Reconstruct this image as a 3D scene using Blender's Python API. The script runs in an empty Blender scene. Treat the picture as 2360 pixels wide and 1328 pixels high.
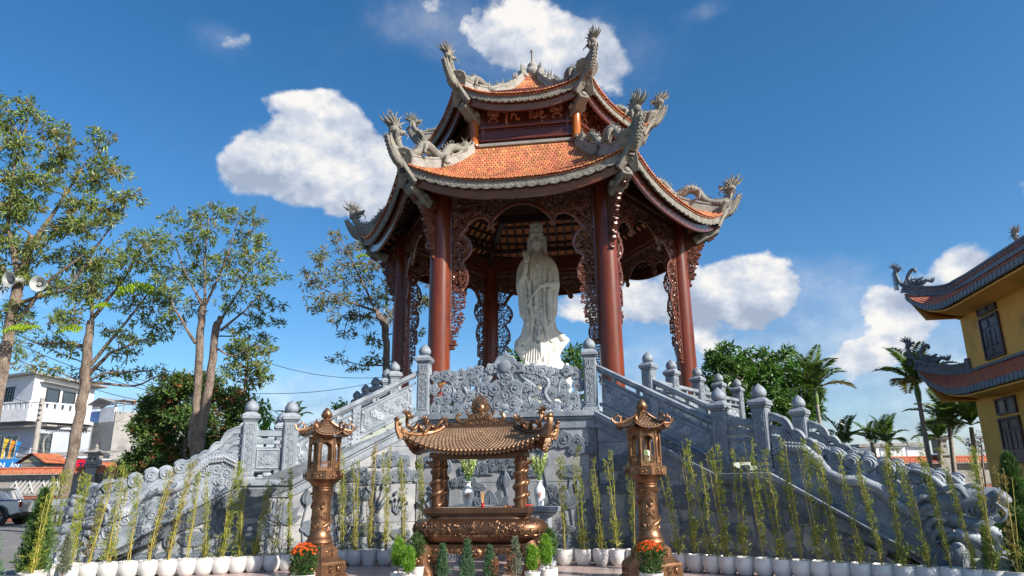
import bpy, math, random
import numpy as np
from mathutils import Vector, Matrix, noise as mnoise
PI = math.pi
R = math.radians
random.seed(7)
rng = np.random.default_rng(11)
SC = bpy.context.scene
COL = SC.collection

# ---------------------------------------------------------------- camera
PITCH, ROLL, EYE = 0.2758, 0.0126, 1.65
FPX = 1607.0                                   # focal length in pixels of the 2360 px wide photograph
cam_d = bpy.data.cameras.new('camera')
cam = bpy.data.objects.new('camera', cam_d)
COL.objects.link(cam)
_f = Vector((0, math.cos(PITCH), math.sin(PITCH)))
_u = Vector((0, -math.sin(PITCH), math.cos(PITCH)))
_r = Vector((1, 0, 0))
_R = _r * math.cos(ROLL) - _u * math.sin(ROLL)
_U = _u * math.cos(ROLL) + _r * math.sin(ROLL)
cam.matrix_world = Matrix(((_R.x, _U.x, -_f.x, 0), (_R.y, _U.y, -_f.y, 0), (_R.z, _U.z, -_f.z, EYE), (0, 0, 0, 1)))
cam_d.sensor_width = 36.0
cam_d.lens = 36.0 * FPX / 2360.0
cam_d.clip_start = 0.1
cam_d.clip_end = 3000
SC.camera = cam

# ---------------------------------------------------------------- light and exposure
SUN_AZ, SUN_EL = R(-34), R(32)                 # angle from +X towards +Y, and height
SUN_STRENGTH, SKY_STRENGTH, EXPOSURE = 5.0, 0.098, 0.70
S_DIR = Vector((math.cos(SUN_AZ) * math.cos(SUN_EL), math.sin(SUN_AZ) * math.cos(SUN_EL), math.sin(SUN_EL)))
sun_d = bpy.data.lights.new('sun', 'SUN')
sun_d.energy = SUN_STRENGTH
sun_d.angle = R(0.55)
sun_d.color = (1.0, 0.93, 0.82)
sun = bpy.data.objects.new('sun', sun_d)
sun.rotation_euler = S_DIR.to_track_quat('Z', 'Y').to_euler()
sun.location = (30, -20, 40)
COL.objects.link(sun)
SC.view_settings.view_transform = 'Standard'
SC.view_settings.look = 'None'
SC.view_settings.gamma = 1.0
SC.view_settings.use_curve_mapping = False
SC.view_settings.exposure = EXPOSURE

def at(u, v, y):
    """world point seen at pixel (u, v) of the photograph at distance y in front of the camera (used to survey real positions)"""
    d = _f * FPX + _R * (u - 1180.0) + _U * (664.0 - v)
    return Vector((0, 0, EYE)) + d * (y / d.y)

# clouds: (u, v, half width, half height, weight) surveyed in the photograph, turned into azimuth and height over the horizon
CLOUDS = [(700, 330, 95, 75, .95), (620, 385, 85, 48, .95), (770, 290, 60, 48, .85), (830, 380, 85, 80, .95), (740, 440, 110, 52, .7),
          (560, 370, 45, 35, .8), (650, 240, 60, 22, .35), (870, 460, 80, 50, .7),
          (1180, 50, 90, 60, .62), (1300, 100, 105, 66, .58), (1150, 115, 55, 42, .5), (1385, 55, 60, 64, .46), (1405, 150, 60, 56, .42), (1235, 152, 110, 38, .45),
          (960, 15, 70, 35, .30), (970, 95, 50, 30, .18), (490, 82, 58, 26, .55), (560, 70, 22, 30, .35),
          (1700, 650, 90, 55, .95), (1640, 690, 110, 55, .8), (1760, 680, 60, 45, .7), (1620, 800, 60, 35, .45), (1350, 710, 90, 40, .75), (1500, 720, 70, 40, .5),
          (1540, 640, 80, 50, .5), (2040, 700, 70, 36, .6), (2160, 640, 90, 40, .5), (2260, 590, 80, 34, .5), (1960, 830, 90, 40, .7), (2060, 800, 90, 40, .65),
          (2140, 740, 90, 40, .4), (2000, 900, 130, 40, .4), (1830, 890, 80, 30, .3), (1470, 860, 90, 30, .35), (1870, 760, 40, 20, .25),
          (2440, 420, 120, 60, .5), (2560, 900, 200, 80, .6), (-200, 600, 200, 90, .6), (-300, 980, 260, 60, .5), (700, 900, 140, 22, .25), (400, 20, 30, 12, .2)]

VEILS = [(1780, 800, 330, 110, .55), (2120, 850, 300, 130, .6), (760, 900, 330, 70, .4), (1500, 950, 420, 80, .5), (1250, 90, 210, 100, .5), (700, 350, 240, 130, .3), (980, 30, 140, 60, .5), (1640, 20, 60, 20, .4), (300, 1000, 500, 90, .5), (500, 80, 70, 40, .35), (1800, 640, 160, 70, .4), (1950, 1000, 620, 70, .75), (600, 1010, 620, 60, .6)]
def make_world():
    w = bpy.data.worlds.new('World')
    SC.world = w
    w.use_nodes = True
    nt = w.node_tree
    N, L = nt.nodes, nt.links
    N.clear()
    def nd(t, **k):
        n = N.new(t)
        for a, b in k.items():
            setattr(n, a, b)
        return n
    def math_(op, a, b=None, c=None, clamp=False):
        n = nd('ShaderNodeMath', operation=op, use_clamp=clamp)
        for i, x in enumerate((a, b, c)):
            if x is None:
                continue
            if isinstance(x, (int, float)):
                n.inputs[i].default_value = x
            else:
                L.new(x, n.inputs[i])
        return n.outputs[0]
    sky = nd('ShaderNodeTexSky', sky_type='NISHITA')
    sky.sun_disc = False
    sky.sun_elevation = SUN_EL
    sky.sun_rotation = PI / 2 - SUN_AZ
    sky.air_density = 0.9
    sky.dust_density = 0.9
    sky.ozone_density = 3.2
    hsv = nd('ShaderNodeHueSaturation')
    hsv.inputs['Saturation'].default_value = 1.27
    hsv.inputs['Value'].default_value = 1.07
    hsv.inputs['Hue'].default_value = .497
    L.new(sky.outputs[0], hsv.inputs['Color'])
    tc = nd('ShaderNodeTexCoord')
    sep = nd('ShaderNodeSeparateXYZ')
    L.new(tc.outputs['Generated'], sep.inputs[0])
    az = math_('ARCTAN2', sep.outputs[0], sep.outputs[1])
    el = math_('ARCSINE', sep.outputs[2])
    def noise(scale, detail, rough, off=(0, 0, 0)):
        mp = nd('ShaderNodeMapping')
        mp.inputs['Location'].default_value = off
        mp.inputs['Scale'].default_value = (1, 1, 1.35)
        L.new(tc.outputs['Generated'], mp.inputs[0])
        n = nd('ShaderNodeTexNoise')
        n.inputs['Scale'].default_value = scale
        n.inputs['Detail'].default_value = detail
        n.inputs['Roughness'].default_value = rough
        L.new(mp.outputs[0], n.inputs['Vector'])
        return n.outputs[0]
    warp = noise(9, 3, .55, (3, 1, 7))
    azw = math_('ADD', az, math_('MULTIPLY', math_('SUBTRACT', warp, .5), .06))
    elw = math_('ADD', el, math_('MULTIPLY', math_('SUBTRACT', warp, .5), -.05))
    tot = None
    low = None
    veil = None
    for q, (u, v, ru, rv, wt) in enumerate(CLOUDS + VEILS):
        d = at(u, v, 10) - Vector((0, 0, EYE))
        d.normalize()
        a0, e0 = math.atan2(d.x, d.y), math.asin(d.z)
        k = 1.0 / math.sqrt(FPX ** 2 + (u - 1180) ** 2 + (v - 664) ** 2)
        ra, re = ru * k / max(.4, math.cos(e0)), rv * k
        x = math_('MULTIPLY', math_('SUBTRACT', azw, a0), 1 / ra)
        y = math_('MULTIPLY', math_('SUBTRACT', elw, e0), 1 / re)
        r2 = math_('ADD', math_('MULTIPLY', x, x), math_('MULTIPLY', y, y))
        g = math_('MULTIPLY', math_('EXPONENT', math_('MULTIPLY', r2, -.62)), wt)
        if q >= len(CLOUDS):
            veil = g if veil is None else math_('ADD', veil, g)
            continue
        tot = g if tot is None else math_('ADD', tot, g)
        gy = math_('MULTIPLY', g, y)
        low = gy if low is None else math_('ADD', low, gy)
    f1 = noise(9, 9, .57)
    f2 = noise(9, 9, .57, (-.012, .006, -.02))
    dens = math_('ADD', math_('MINIMUM', tot, 1.25), math_('MULTIPLY', math_('SUBTRACT', f1, .5), 1.9))
    mr = nd('ShaderNodeMapRange', interpolation_type='SMOOTHSTEP')
    mr.inputs['From Min'].default_value = .48
    mr.inputs['From Max'].default_value = .76
    L.new(dens, mr.inputs['Value'])
    gate = math_('MULTIPLY', mr.outputs[0], math_('MINIMUM', math_('MULTIPLY', tot, 3.0), 1.0))
    vn = noise(5, 7, .6, (5, 2, 1))
    vr = nd('ShaderNodeMapRange', interpolation_type='SMOOTHSTEP')
    vr.inputs['From Min'].default_value = .12
    vr.inputs['From Max'].default_value = 1.0
    vr.inputs['To Max'].default_value = .5
    L.new(math_('ADD', math_('MINIMUM', veil, .9), math_('MULTIPLY', math_('SUBTRACT', vn, .5), 1.5)), vr.inputs['Value'])
    gate = math_('MAXIMUM', gate, math_('MULTIPLY', vr.outputs[0], math_('MINIMUM', math_('MULTIPLY', veil, 2.5), 1.0)))
    # height inside its own cloud: sunlit tops, greyer bases
    rel = math_('DIVIDE', low, math_('MAXIMUM', tot, .05))
    br = math_('ADD', math_('MULTIPLY', rel, .16), .62)
    br = math_('ADD', br, math_('MULTIPLY', math_('SUBTRACT', f1, f2), 2.6))
    br = math_('ADD', br, math_('MULTIPLY', math_('SUBTRACT', f1, .5), .35), clamp=True)
    ramp = nd('ShaderNodeValToRGB')
    e = ramp.color_ramp.elements
    e[0].position = .25; e[0].color = (.40, .47, .60, 1)
    e[1].position = .95; e[1].color = (1.0, .97, .93, 1)
    m = e.new(.62); m.color = (.66, .71, .80, 1)
    L.new(br, ramp.inputs[0])
    bg1 = nd('ShaderNodeBackground'); bg1.inputs[1].default_value = SKY_STRENGTH
    bg2 = nd('ShaderNodeBackground'); bg2.inputs[1].default_value = 0.62
    L.new(hsv.outputs[0], bg1.inputs[0]); L.new(ramp.outputs[0], bg2.inputs[0])
    mx = nd('ShaderNodeMixShader')
    L.new(math_('MULTIPLY', gate, .96), mx.inputs[0]); L.new(bg1.outputs[0], mx.inputs[1]); L.new(bg2.outputs[0], mx.inputs[2])
    out = nd('ShaderNodeOutputWorld')
    L.new(mx.outputs[0], out.inputs[0])
make_world()

# ---------------------------------------------------------------- materials
MATS = {}
def mat(name, c1, c2=None, rough=.7, metal=0., scale=3., bump=.3, bscale=None, stretch=(1, 1, 1), coat=0., island=0., trans=0., stain=None, stain_scale=.6, spec=.5, det=6, bdist=.02):
    if name in MATS:
        return MATS[name]
    m = bpy.data.materials.new(name)
    m.use_nodes = True
    nt = m.node_tree; N, L = nt.nodes, nt.links
    N.clear()
    out = N.new('ShaderNodeOutputMaterial')
    b = N.new('ShaderNodeBsdfPrincipled')
    b.inputs['Roughness'].default_value = rough
    b.inputs['Metallic'].default_value = metal
    b.inputs['Specular IOR Level'].default_value = spec
    b.inputs['Coat Weight'].default_value = coat
    b.inputs['Coat Roughness'].default_value = .12
    tc = N.new('ShaderNodeTexCoord')
    mp = N.new('ShaderNodeMapping'); mp.inputs['Scale'].default_value = stretch
    L.new(tc.outputs['Object'], mp.inputs[0])
    n1 = N.new('ShaderNodeTexNoise'); n1.inputs['Scale'].default_value = scale; n1.inputs['Detail'].default_value = det
    n1.inputs['Roughness'].default_value = .62
    L.new(mp.outputs[0], n1.inputs['Vector'])
    mix = N.new('ShaderNodeMix'); mix.data_type = 'RGBA'
    c2 = c2 or tuple(x * .6 for x in c1)
    mix.inputs[6].default_value = (*c1, 1); mix.inputs[7].default_value = (*c2, 1)
    r1 = N.new('ShaderNodeMapRange'); r1.inputs[1].default_value = .32; r1.inputs[2].default_value = .68
    L.new(n1.outputs[0], r1.inputs[0]); L.new(r1.outputs[0], mix.inputs[0])
    colr = mix.outputs[2]
    if stain:
        n3 = N.new('ShaderNodeTexNoise'); n3.inputs['Scale'].default_value = stain_scale; n3.inputs['Detail'].default_value = 8
        n3.inputs['Roughness'].default_value = .7
        L.new(tc.outputs['Object'], n3.inputs['Vector'])
        r3 = N.new('ShaderNodeMapRange'); r3.inputs[1].default_value = .5; r3.inputs[2].default_value = .66
        L.new(n3.outputs[0], r3.inputs[0])
        mx = N.new('ShaderNodeMix'); mx.data_type = 'RGBA'
        L.new(r3.outputs[0], mx.inputs[0]); L.new(colr, mx.inputs[6]); mx.inputs[7].default_value = (*stain, 1)
        colr = mx.outputs[2]
    if island:
        g = N.new('ShaderNodeNewGeometry')
        hs = N.new('ShaderNodeHueSaturation')
        rr = N.new('ShaderNodeMapRange'); rr.inputs[3].default_value = 1 - island; rr.inputs[4].default_value = 1 + island
        L.new(g.outputs['Random Per Island'], rr.inputs[0]); L.new(rr.outputs[0], hs.inputs['Value'])
        r2 = N.new('ShaderNodeMapRange'); r2.inputs[3].default_value = .5 - island * .06; r2.inputs[4].default_value = .5 + island * .05
        mu = N.new('ShaderNodeMath'); mu.operation = 'MULTIPLY'; mu.inputs[1].default_value = 7.31
        fr = N.new('ShaderNodeMath'); fr.operation = 'FRACT'
        L.new(g.outputs['Random Per Island'], mu.inputs[0]); L.new(mu.outputs[0], fr.inputs[0]); L.new(fr.outputs[0], r2.inputs[0])
        L.new(r2.outputs[0], hs.inputs['Hue']); L.new(colr, hs.inputs['Color'])
        colr = hs.outputs[0]
    L.new(colr, b.inputs['Base Color'])
    rn = N.new('ShaderNodeMapRange'); rn.inputs[3].default_value = max(.02, rough - .12); rn.inputs[4].default_value = min(1, rough + .12)
    L.new(n1.outputs[0], rn.inputs[0]); L.new(rn.outputs[0], b.inputs['Roughness'])
    if bump:
        n2 = N.new('ShaderNodeTexNoise'); n2.inputs['Scale'].default_value = bscale or scale * 8; n2.inputs['Detail'].default_value = 5
        L.new(mp.outputs[0], n2.inputs['Vector'])
        bp = N.new('ShaderNodeBump'); bp.inputs['Strength'].default_value = bump; bp.inputs['Distance'].default_value = bdist
        L.new(n2.outputs[0], bp.inputs['Height']); L.new(bp.outputs[0], b.inputs['Normal'])
    if trans:
        t = N.new('ShaderNodeBsdfTranslucent')
        br = N.new('ShaderNodeMix'); br.data_type = 'RGBA'; br.blend_type = 'MULTIPLY'; br.inputs[0].default_value = 1
        L.new(colr, br.inputs[6]); br.inputs[7].default_value = (1.25, 1.4, .6, 1)
        L.new(br.outputs[2], t.inputs[0])
        ms = N.new('ShaderNodeMixShader'); ms.inputs[0].default_value = trans
        L.new(b.outputs[0], ms.inputs[1]); L.new(t.outputs[0], ms.inputs[2]); L.new(ms.outputs[0], out.inputs[0])
    else:
        L.new(b.outputs[0], out.inputs[0])
    MATS[name] = m
    return m

def tile_mat(name, c1, c2, island=.25, rough=.75):
    return mat(name, c1, c2, rough=rough, scale=2.0, bump=.25, bscale=30, island=island)

# ---------------------------------------------------------------- mesh building
def fr(o, x, z=(0, 0, 1)):
    """frame: origin o, local x along x, local z along z, y the cross product"""
    x = Vector(x).normalized(); z = Vector(z); y = z.cross(x).normalized(); z = x.cross(y).normalized()
    return Matrix(((x.x, y.x, z.x, o[0]), (x.y, y.y, z.y, o[1]), (x.z, y.z, z.z, o[2]), (0, 0, 0, 1)))
def tr(x, y=0, z=0, rz=0, s=1):
    return Matrix.Translation((x, y, z)) @ Matrix.Rotation(rz, 4, 'Z') @ Matrix.Scale(s, 4)

class B:
    def __init__(s, T=None):
        s.V = []; s.F = {}; s.n = 0; s.T = T
    def _det(s):
        return s.T is not None and s.T.to_3x3().determinant() < 0
    def _face(s, idx, m=0):
        A = np.array([idx], dtype=np.int64)
        if s._det(): A = A[:, ::-1]
        s.F.setdefault((A.shape[1], m), []).append(A)
    def add(s, vs, fs, m=0):
        neg = s._det()
        v = np.asarray(vs, dtype=np.float64).reshape(-1, 3)
        if s.T is not None:
            M = np.array(s.T)
            v = v @ M[:3, :3].T + M[:3, 3]
        s.V.append(v)
        if isinstance(fs, np.ndarray):
            s.F.setdefault((fs.shape[1], m), []).append((fs[:, ::-1] if neg else fs).astype(np.int64) + s.n)
        else:
            g = {}
            for f in fs:
                g.setdefault(len(f), []).append(f)
            for k, l in g.items():
                A = np.array(l, dtype=np.int64)
                s.F.setdefault((k, m), []).append((A[:, ::-1] if neg else A) + s.n)
        s.n += len(v)
    def box(s, c, d, rz=0, ch=0., m=0, rx=0, ry=0):
        hx, hy, hz = d[0] / 2, d[1] / 2, d[2] / 2
        if ch:
            k = min(ch, hx * .9, hy * .9, hz * .9)
            vs = []
            for sx in (-1, 1):
                for sy in (-1, 1):
                    for sz in (-1, 1):
                        vs += [(sx * (hx), sy * (hy - k), sz * (hz - k)), (sx * (hx - k), sy * hy, sz * (hz - k)), (sx * (hx - k), sy * (hy - k), sz * hz)]
            I = lambda a, b_, c_, t: ((a * 2 + b_) * 2 + c_) * 3 + t
            fs = []
            for a in (0, 1):
                fs.append([I(a, 0, 0, 0), I(a, 1, 0, 0), I(a, 1, 1, 0), I(a, 0, 1, 0)][::(1 if a else -1)])
                fs.append([I(0, a, 0, 1), I(0, a, 1, 1), I(1, a, 1, 1), I(1, a, 0, 1)][::(1 if a else -1)])
                fs.append([I(0, 0, a, 2), I(1, 0, a, 2), I(1, 1, a, 2), I(0, 1, a, 2)][::(1 if a else -1)])
            for a in (0, 1):
                for b_ in (0, 1):
                    fs.append([I(a, b_, 0, 0), I(a, b_, 1, 0), I(a, b_, 1, 1), I(a, b_, 0, 1)][::(-1 if a ^ b_ else 1)])
                    fs.append([I(a, 0, b_, 0), I(a, 1, b_, 0), I(a, 1, b_, 2), I(a, 0, b_, 2)][::(1 if a ^ b_ else -1)])
                    fs.append([I(0, a, b_, 1), I(1, a, b_, 1), I(1, a, b_, 2), I(0, a, b_, 2)][::(-1 if a ^ b_ else 1)])
                    for c_ in (0, 1):
                        fs.append([I(a, b_, c_, 0), I(a, b_, c_, 1), I(a, b_, c_, 2)][::(1 if (a + b_ + c_) % 2 else -1)])
            vs = np.array(vs)
        else:
            vs = np.array([(x, y, z) for x in (-hx, hx) for y in (-hy, hy) for z in (-hz, hz)])
            fs = [(0, 1, 3, 2), (4, 6, 7, 5), (0, 4, 5, 1), (2, 3, 7, 6), (0, 2, 6, 4), (1, 5, 7, 3)]
        if rx or ry or rz:
            M = np.array(Matrix.Rotation(rz, 3, 'Z') @ Matrix.Rotation(ry, 3, 'Y') @ Matrix.Rotation(rx, 3, 'X'))
            vs = vs @ M.T
        s.add(vs + np.array(c), fs, m)
    def beam(s, p, q, w, h, ch=0., m=0, up=(0, 0, 1)):
        p, q = Vector(p), Vector(q)
        old = s.T
        F = fr((p + q) / 2, q - p, up)
        s.T = F if old is None else old @ F
        s.box((0, 0, 0), ((q - p).length, w, h), ch=ch, m=m)
        s.T = old
    def tube(s, pts, rad, n=8, cap=True, m=0, sq=1., up=None):
        P = np.array([tuple(p) for p in pts], dtype=float)
        k = len(P)
        if np.isscalar(rad):
            rad = [rad] * k
        if 3 <= k <= 9 and n >= 6 and max(rad) >= .028:      # round the bends of short polylines
            E = np.concatenate([[2 * P[0] - P[1]], P, [2 * P[-1] - P[-2]]]); Q = []; q = []
            for i in range(k - 1):
                p0, p1, p2, p3 = E[i:i + 4]
                for t in (0, .34, .67):
                    Q.append(.5 * (2 * p1 + (p2 - p0) * t + (2 * p0 - 5 * p1 + 4 * p2 - p3) * t * t + (3 * p1 - p0 - 3 * p2 + p3) * t ** 3)); q.append(rad[i] * (1 - t) + rad[i + 1] * t)
            P = np.array(Q + [P[-1]]); rad = q + [rad[-1]]; k = len(P)
        T = np.gradient(P, axis=0)
        T /= (np.linalg.norm(T, axis=1)[:, None] + 1e-12)
        a = np.array(up if up is not None else ((0, 0, 1.) if abs(T[0][2]) < .9 else (1., 0, 0)), dtype=float)
        ang = np.linspace(0, 2 * PI, n, endpoint=False)
        vs = []
        for i in range(k):
            x = a - T[i] * a.dot(T[i])
            nx = np.linalg.norm(x)
            x = x / nx if nx > 1e-6 else np.array((1., 0, 0))
            y = np.cross(T[i], x)
            if up is None:
                a = x
            r = rad[i]
            vs.append(P[i] + r * (np.outer(np.cos(ang), x) + sq * np.outer(np.sin(ang), y)))
        vs = np.concatenate(vs)
        i0 = np.arange(n); i1 = (i0 + 1) % n
        fs = np.concatenate([np.stack([j * n + i0, j * n + i1, (j + 1) * n + i1, (j + 1) * n + i0], 1) for j in range(k - 1)])
        s.add(vs, fs, m)
        if cap:
            b0 = s.n - k * n
            s._face([b0 + i for i in range(n)][::-1], m)
            s._face([b0 + (k - 1) * n + i for i in range(n)], m)
    def lathe(s, prof, n=24, c=(0, 0, 0), sx=1., sy=1., m=0, rot=0., cap=True):
        ang = np.linspace(0, 2 * PI, n, endpoint=False) + rot
        vs = np.concatenate([np.stack([r * np.cos(ang) * sx + c[0], r * np.sin(ang) * sy + c[1], np.full(n, z + c[2])], 1) for r, z in prof])
        k = len(prof); i0 = np.arange(n); i1 = (i0 + 1) % n
        fs = np.concatenate([np.stack([j * n + i0, j * n + i1, (j + 1) * n + i1, (j + 1) * n + i0], 1) for j in range(k - 1)])
        s.add(vs, fs, m)
        if cap:
            b0 = s.n - k * n
            if prof[0][0] > 1e-4:
                s._face([b0 + i for i in range(n)][::-1], m)
            if prof[-1][0] > 1e-4:
                s._face([b0 + (k - 1) * n + i for i in range(n)], m)
    def ball(s, c, r, nu=10, nv=6, m=0):
        if np.isscalar(r):
            r = (r, r, r)
        pr = [(max(1e-5, math.sin(PI * j / nv)), -math.cos(PI * j / nv)) for j in range(nv + 1)]
        ang = np.linspace(0, 2 * PI, nu, endpoint=False)
        vs = np.concatenate([np.stack([a * np.cos(ang) * r[0] + c[0], a * np.sin(ang) * r[1] + c[1], np.full(nu, z * r[2] + c[2])], 1) for a, z in pr])
        i0 = np.arange(nu); i1 = (i0 + 1) % nu
        fs = np.concatenate([np.stack([j * nu + i0, j * nu + i1, (j + 1) * nu + i1, (j + 1) * nu + i0], 1) for j in range(nv)])
        s.add(vs, fs, m)
    def prism(s, poly, y0, y1, ch=0., m=0):
        """poly: (x, z) outline seen from -y; y0 is the front (nearer -y), y1 the back; ch bevels the front edge"""
        P = np.array(poly, dtype=float)
        a = 0.5 * np.sum(P[:, 0] * np.roll(P[:, 1], -1) - np.roll(P[:, 0], -1) * P[:, 1])
        if a < 0:
            P = P[::-1]
        n = len(P)
        rings = []
        if ch:
            e = np.roll(P, -1, 0) - P
            e /= (np.linalg.norm(e, axis=1)[:, None] + 1e-9)
            nn = np.stack([-e[:, 1], e[:, 0]], 1)
            nb = nn + np.roll(nn, 1, 0)
            nb /= (np.linalg.norm(nb, axis=1)[:, None] + 1e-9)
            rings.append((P + nb * ch, y0))
            rings.append((P, y0 + ch))
        else:
            rings.append((P, y0))
        rings.append((P, y1))
        vs = np.concatenate([np.stack([q[:, 0], np.full(n, y), q[:, 1]], 1) for q, y in rings])
        fs = []
        k = len(rings)
        for j in range(k - 1):
            for i in range(n):
                i2 = (i + 1) % n
                fs.append((j * n + i, (j + 1) * n + i, (j + 1) * n + i2, j * n + i2))
        s.add(vs, fs + [tuple(range(n)), tuple(range(k * n - 1, (k - 1) * n - 1, -1))], m)
    def grid(s, G, m=0, flip=False):
        G = np.asarray(G); a, b_ = G.shape[:2]
        idx = np.arange(a * b_).reshape(a, b_)
        f = np.stack([idx[:-1, :-1].ravel(), idx[:-1, 1:].ravel(), idx[1:, 1:].ravel(), idx[1:, :-1].ravel()], 1)
        s.add(G.reshape(-1, 3), f[:, ::-1] if flip else f, m)
    def slab(s, G, th, m=0):
        """closed sheet: grid G and the same grid moved by the vector th"""
        G = np.asarray(G, dtype=float); H = G + np.array(th)
        a, b_ = G.shape[:2]; idx = np.arange(a * b_).reshape(a, b_); o = a * b_
        q = lambda i: np.stack([i[:-1, :-1].ravel(), i[:-1, 1:].ravel(), i[1:, 1:].ravel(), i[1:, :-1].ravel()], 1)
        ring = np.concatenate([idx[0, :], idx[1:, -1], idx[-1, -2::-1], idx[-2:0:-1, 0]])
        r2 = np.roll(ring, -1)
        side = np.stack([ring, r2, r2 + o, ring + o], 1)
        s.add(np.concatenate([G.reshape(-1, 3), H.reshape(-1, 3)]), np.concatenate([q(idx)[:, ::-1], q(idx) + o, side]), m)
    def mesh(s, name, mats, smooth=35):
        me = bpy.data.meshes.new(name)
        if s.n == 0:
            return me
        V = np.concatenate(s.V)
        loops, starts, mi = [], [], []
        p = 0
        for (k, m), l in s.F.items():
            A = np.concatenate(l)
            loops.append(A.ravel())
            starts.append(p + np.arange(len(A)) * k)
            mi.append(np.full(len(A), m, dtype=np.int32))
            p += A.size
        loops = np.concatenate(loops).astype(np.int32); starts = np.concatenate(starts).astype(np.int32); mi = np.concatenate(mi)
        me.vertices.add(len(V)); me.vertices.foreach_set('co', V.astype(np.float32).ravel())
        me.loops.add(len(loops)); me.loops.foreach_set('vertex_index', loops)
        me.polygons.add(len(starts)); me.polygons.foreach_set('loop_start', starts)
        me.polygons.foreach_set('material_index', mi)
        me.update(calc_edges=True)
        for x in (mats if isinstance(mats, (list, tuple)) else [mats]):
            me.materials.append(x)
        me.polygons.foreach_set('use_smooth', np.zeros(len(starts), dtype=bool))
        if smooth:
            me.polygons.foreach_set('use_smooth', np.ones(len(starts), dtype=bool))
            me.set_sharp_from_angle(angle=R(smooth))
        return me
    def obj(s, name, mats, parent=None, smooth=35, label=None, kind=None, loc=None, rz=0):
        return link(name, s.mesh(name, mats, smooth), parent, label, kind, loc, rz)

def link(name, me, parent=None, label=None, kind=None, loc=None, rz=0, mw=None):
    o = bpy.data.objects.new(name, me)
    COL.objects.link(o)
    if parent is not None:
        o.parent = parent
    if loc is not None:
        o.location = loc
    if rz:
        o.rotation_euler = (0, 0, rz)
    if mw is not None:
        o.matrix_local = mw
    if label:
        o['label'] = label
    if kind:
        o['kind'] = kind
    return o

def tag(o, label, cat, group=None, kind=None):
    o['label'] = label; o['category'] = cat
    if group: o['group'] = group
    if kind: o['kind'] = kind
    return o

def thing(name, label, cat, loc=(0, 0, 0), rz=0, group=None):
    o = bpy.data.objects.new(name, None)
    o.empty_display_size = .2
    COL.objects.link(o)
    o.location = loc; o.rotation_euler = (0, 0, rz)
    return tag(o, label, cat, group)

def copy_tree(o, parent=None, kids=None):
    if kids is None:
        kids = {}
        for x in bpy.data.objects:
            if x.parent is not None:
                kids.setdefault(x.parent.name, []).append(x)
    c = o.copy(); COL.objects.link(c)
    if parent is not None:
        c.parent = parent
    for ch in kids.get(o.name, []):
        copy_tree(ch, c, kids)
    return c

# ornament helpers -------------------------------------------------
def spiral_pts(cx, cz, r, turns=1.6, a0=0., d=1, y=0., n=16):
    out = []
    for i in range(n + 1):
        t = i / n
        a = a0 + d * t * turns * 2 * PI
        rr = r * (1 - t * .86)
        out.append((cx + rr * math.cos(a), y, cz + rr * math.sin(a)))
    return out
def scroll(b, cx, cz, r, y=0., w=None, a0=None, d=None, turns=1.5, boss=True, n=12, k=5):
    a0 = random.uniform(0, 2 * PI) if a0 is None else a0
    d = random.choice((-1, 1)) if d is None else d
    w = w or r * .17
    P = spiral_pts(cx, cz, r, turns, a0, d, y, n)
    b.tube(P, [w * (1 - .45 * i / n) for i in range(n + 1)], n=k, cap=False)
    if boss:
        b.ball((cx, y, cz), (r * .24, r * .24, r * .24), 6, 4)
def cloud_outline(cx, cz, r, lobes=6, e=.16, ph=0., sx=1., sz=1., n=None):
    n = n or lobes * 5
    out = []
    for i in range(n):
        a = 2 * PI * i / n
        rr = r * (1 - e + e * abs(math.cos(lobes * a / 2 + ph)) * 1.6)
        out.append((cx + rr * math.cos(a) * sx, cz + rr * math.sin(a) * sz))
    return out
def cloud(b, cx, cz, r, y0, y1, lobes=5, boss=True, sx=1., sz=1.):
    b.prism(cloud_outline(cx, cz, r, lobes, .18, random.uniform(0, 3), sx, sz), y0, y1, ch=r * .09)
    a0 = random.uniform(0, 6.28)
    P = spiral_pts(cx, cz, r * .62, 1.35, a0, random.choice((-1, 1)), y0 - .002, 11)
    b.tube(P, [r * .085] * len(P), n=5, cap=False)
    if boss:
        b.ball((cx, y0 - r * .03, cz), (r * .2, r * .2, r * .2), 6, 4)
def petal(cx, cz, l, w, a, n=6):
    """pointed leaf outline from its base (cx, cz), pointing along angle a"""
    out = []
    for i in range(n + 1):
        t = i / n; out.append((t * l, w * math.sin(PI * t ** .8) ** .9 if 0 < t < 1 else 0))
    for i in range(n - 1, 0, -1):
        t = i / n; out.append((t * l, -w * math.sin(PI * t ** .8) ** .9))
    ca, sa = math.cos(a), math.sin(a)
    return [(cx + x * ca - z * sa, cz + x * sa + z * ca) for x, z in out]
def clip_poly(P, a, b_, c):
    """keep a*x + b*z <= c"""
    out = []
    for i in range(len(P)):
        p, q = P[i], P[(i + 1) % len(P)]
        dp, dq = a * p[0] + b_ * p[1] - c, a * q[0] + b_ * q[1] - c
        if dp <= 0: out.append(p)
        if (dp < 0 < dq) or (dq < 0 < dp):
            t = dp / (dp - dq); out.append((p[0] + (q[0] - p[0]) * t, p[1] + (q[1] - p[1]) * t))
    return out
def inside(P, x, z):
    c = False
    for i in range(len(P)):
        x1, z1 = P[i]; x2, z2 = P[i - 1]
        if (z1 > z) != (z2 > z) and x < (x2 - x1) * (z - z1) / (z2 - z1) + x1:
            c = not c
    return c
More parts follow.
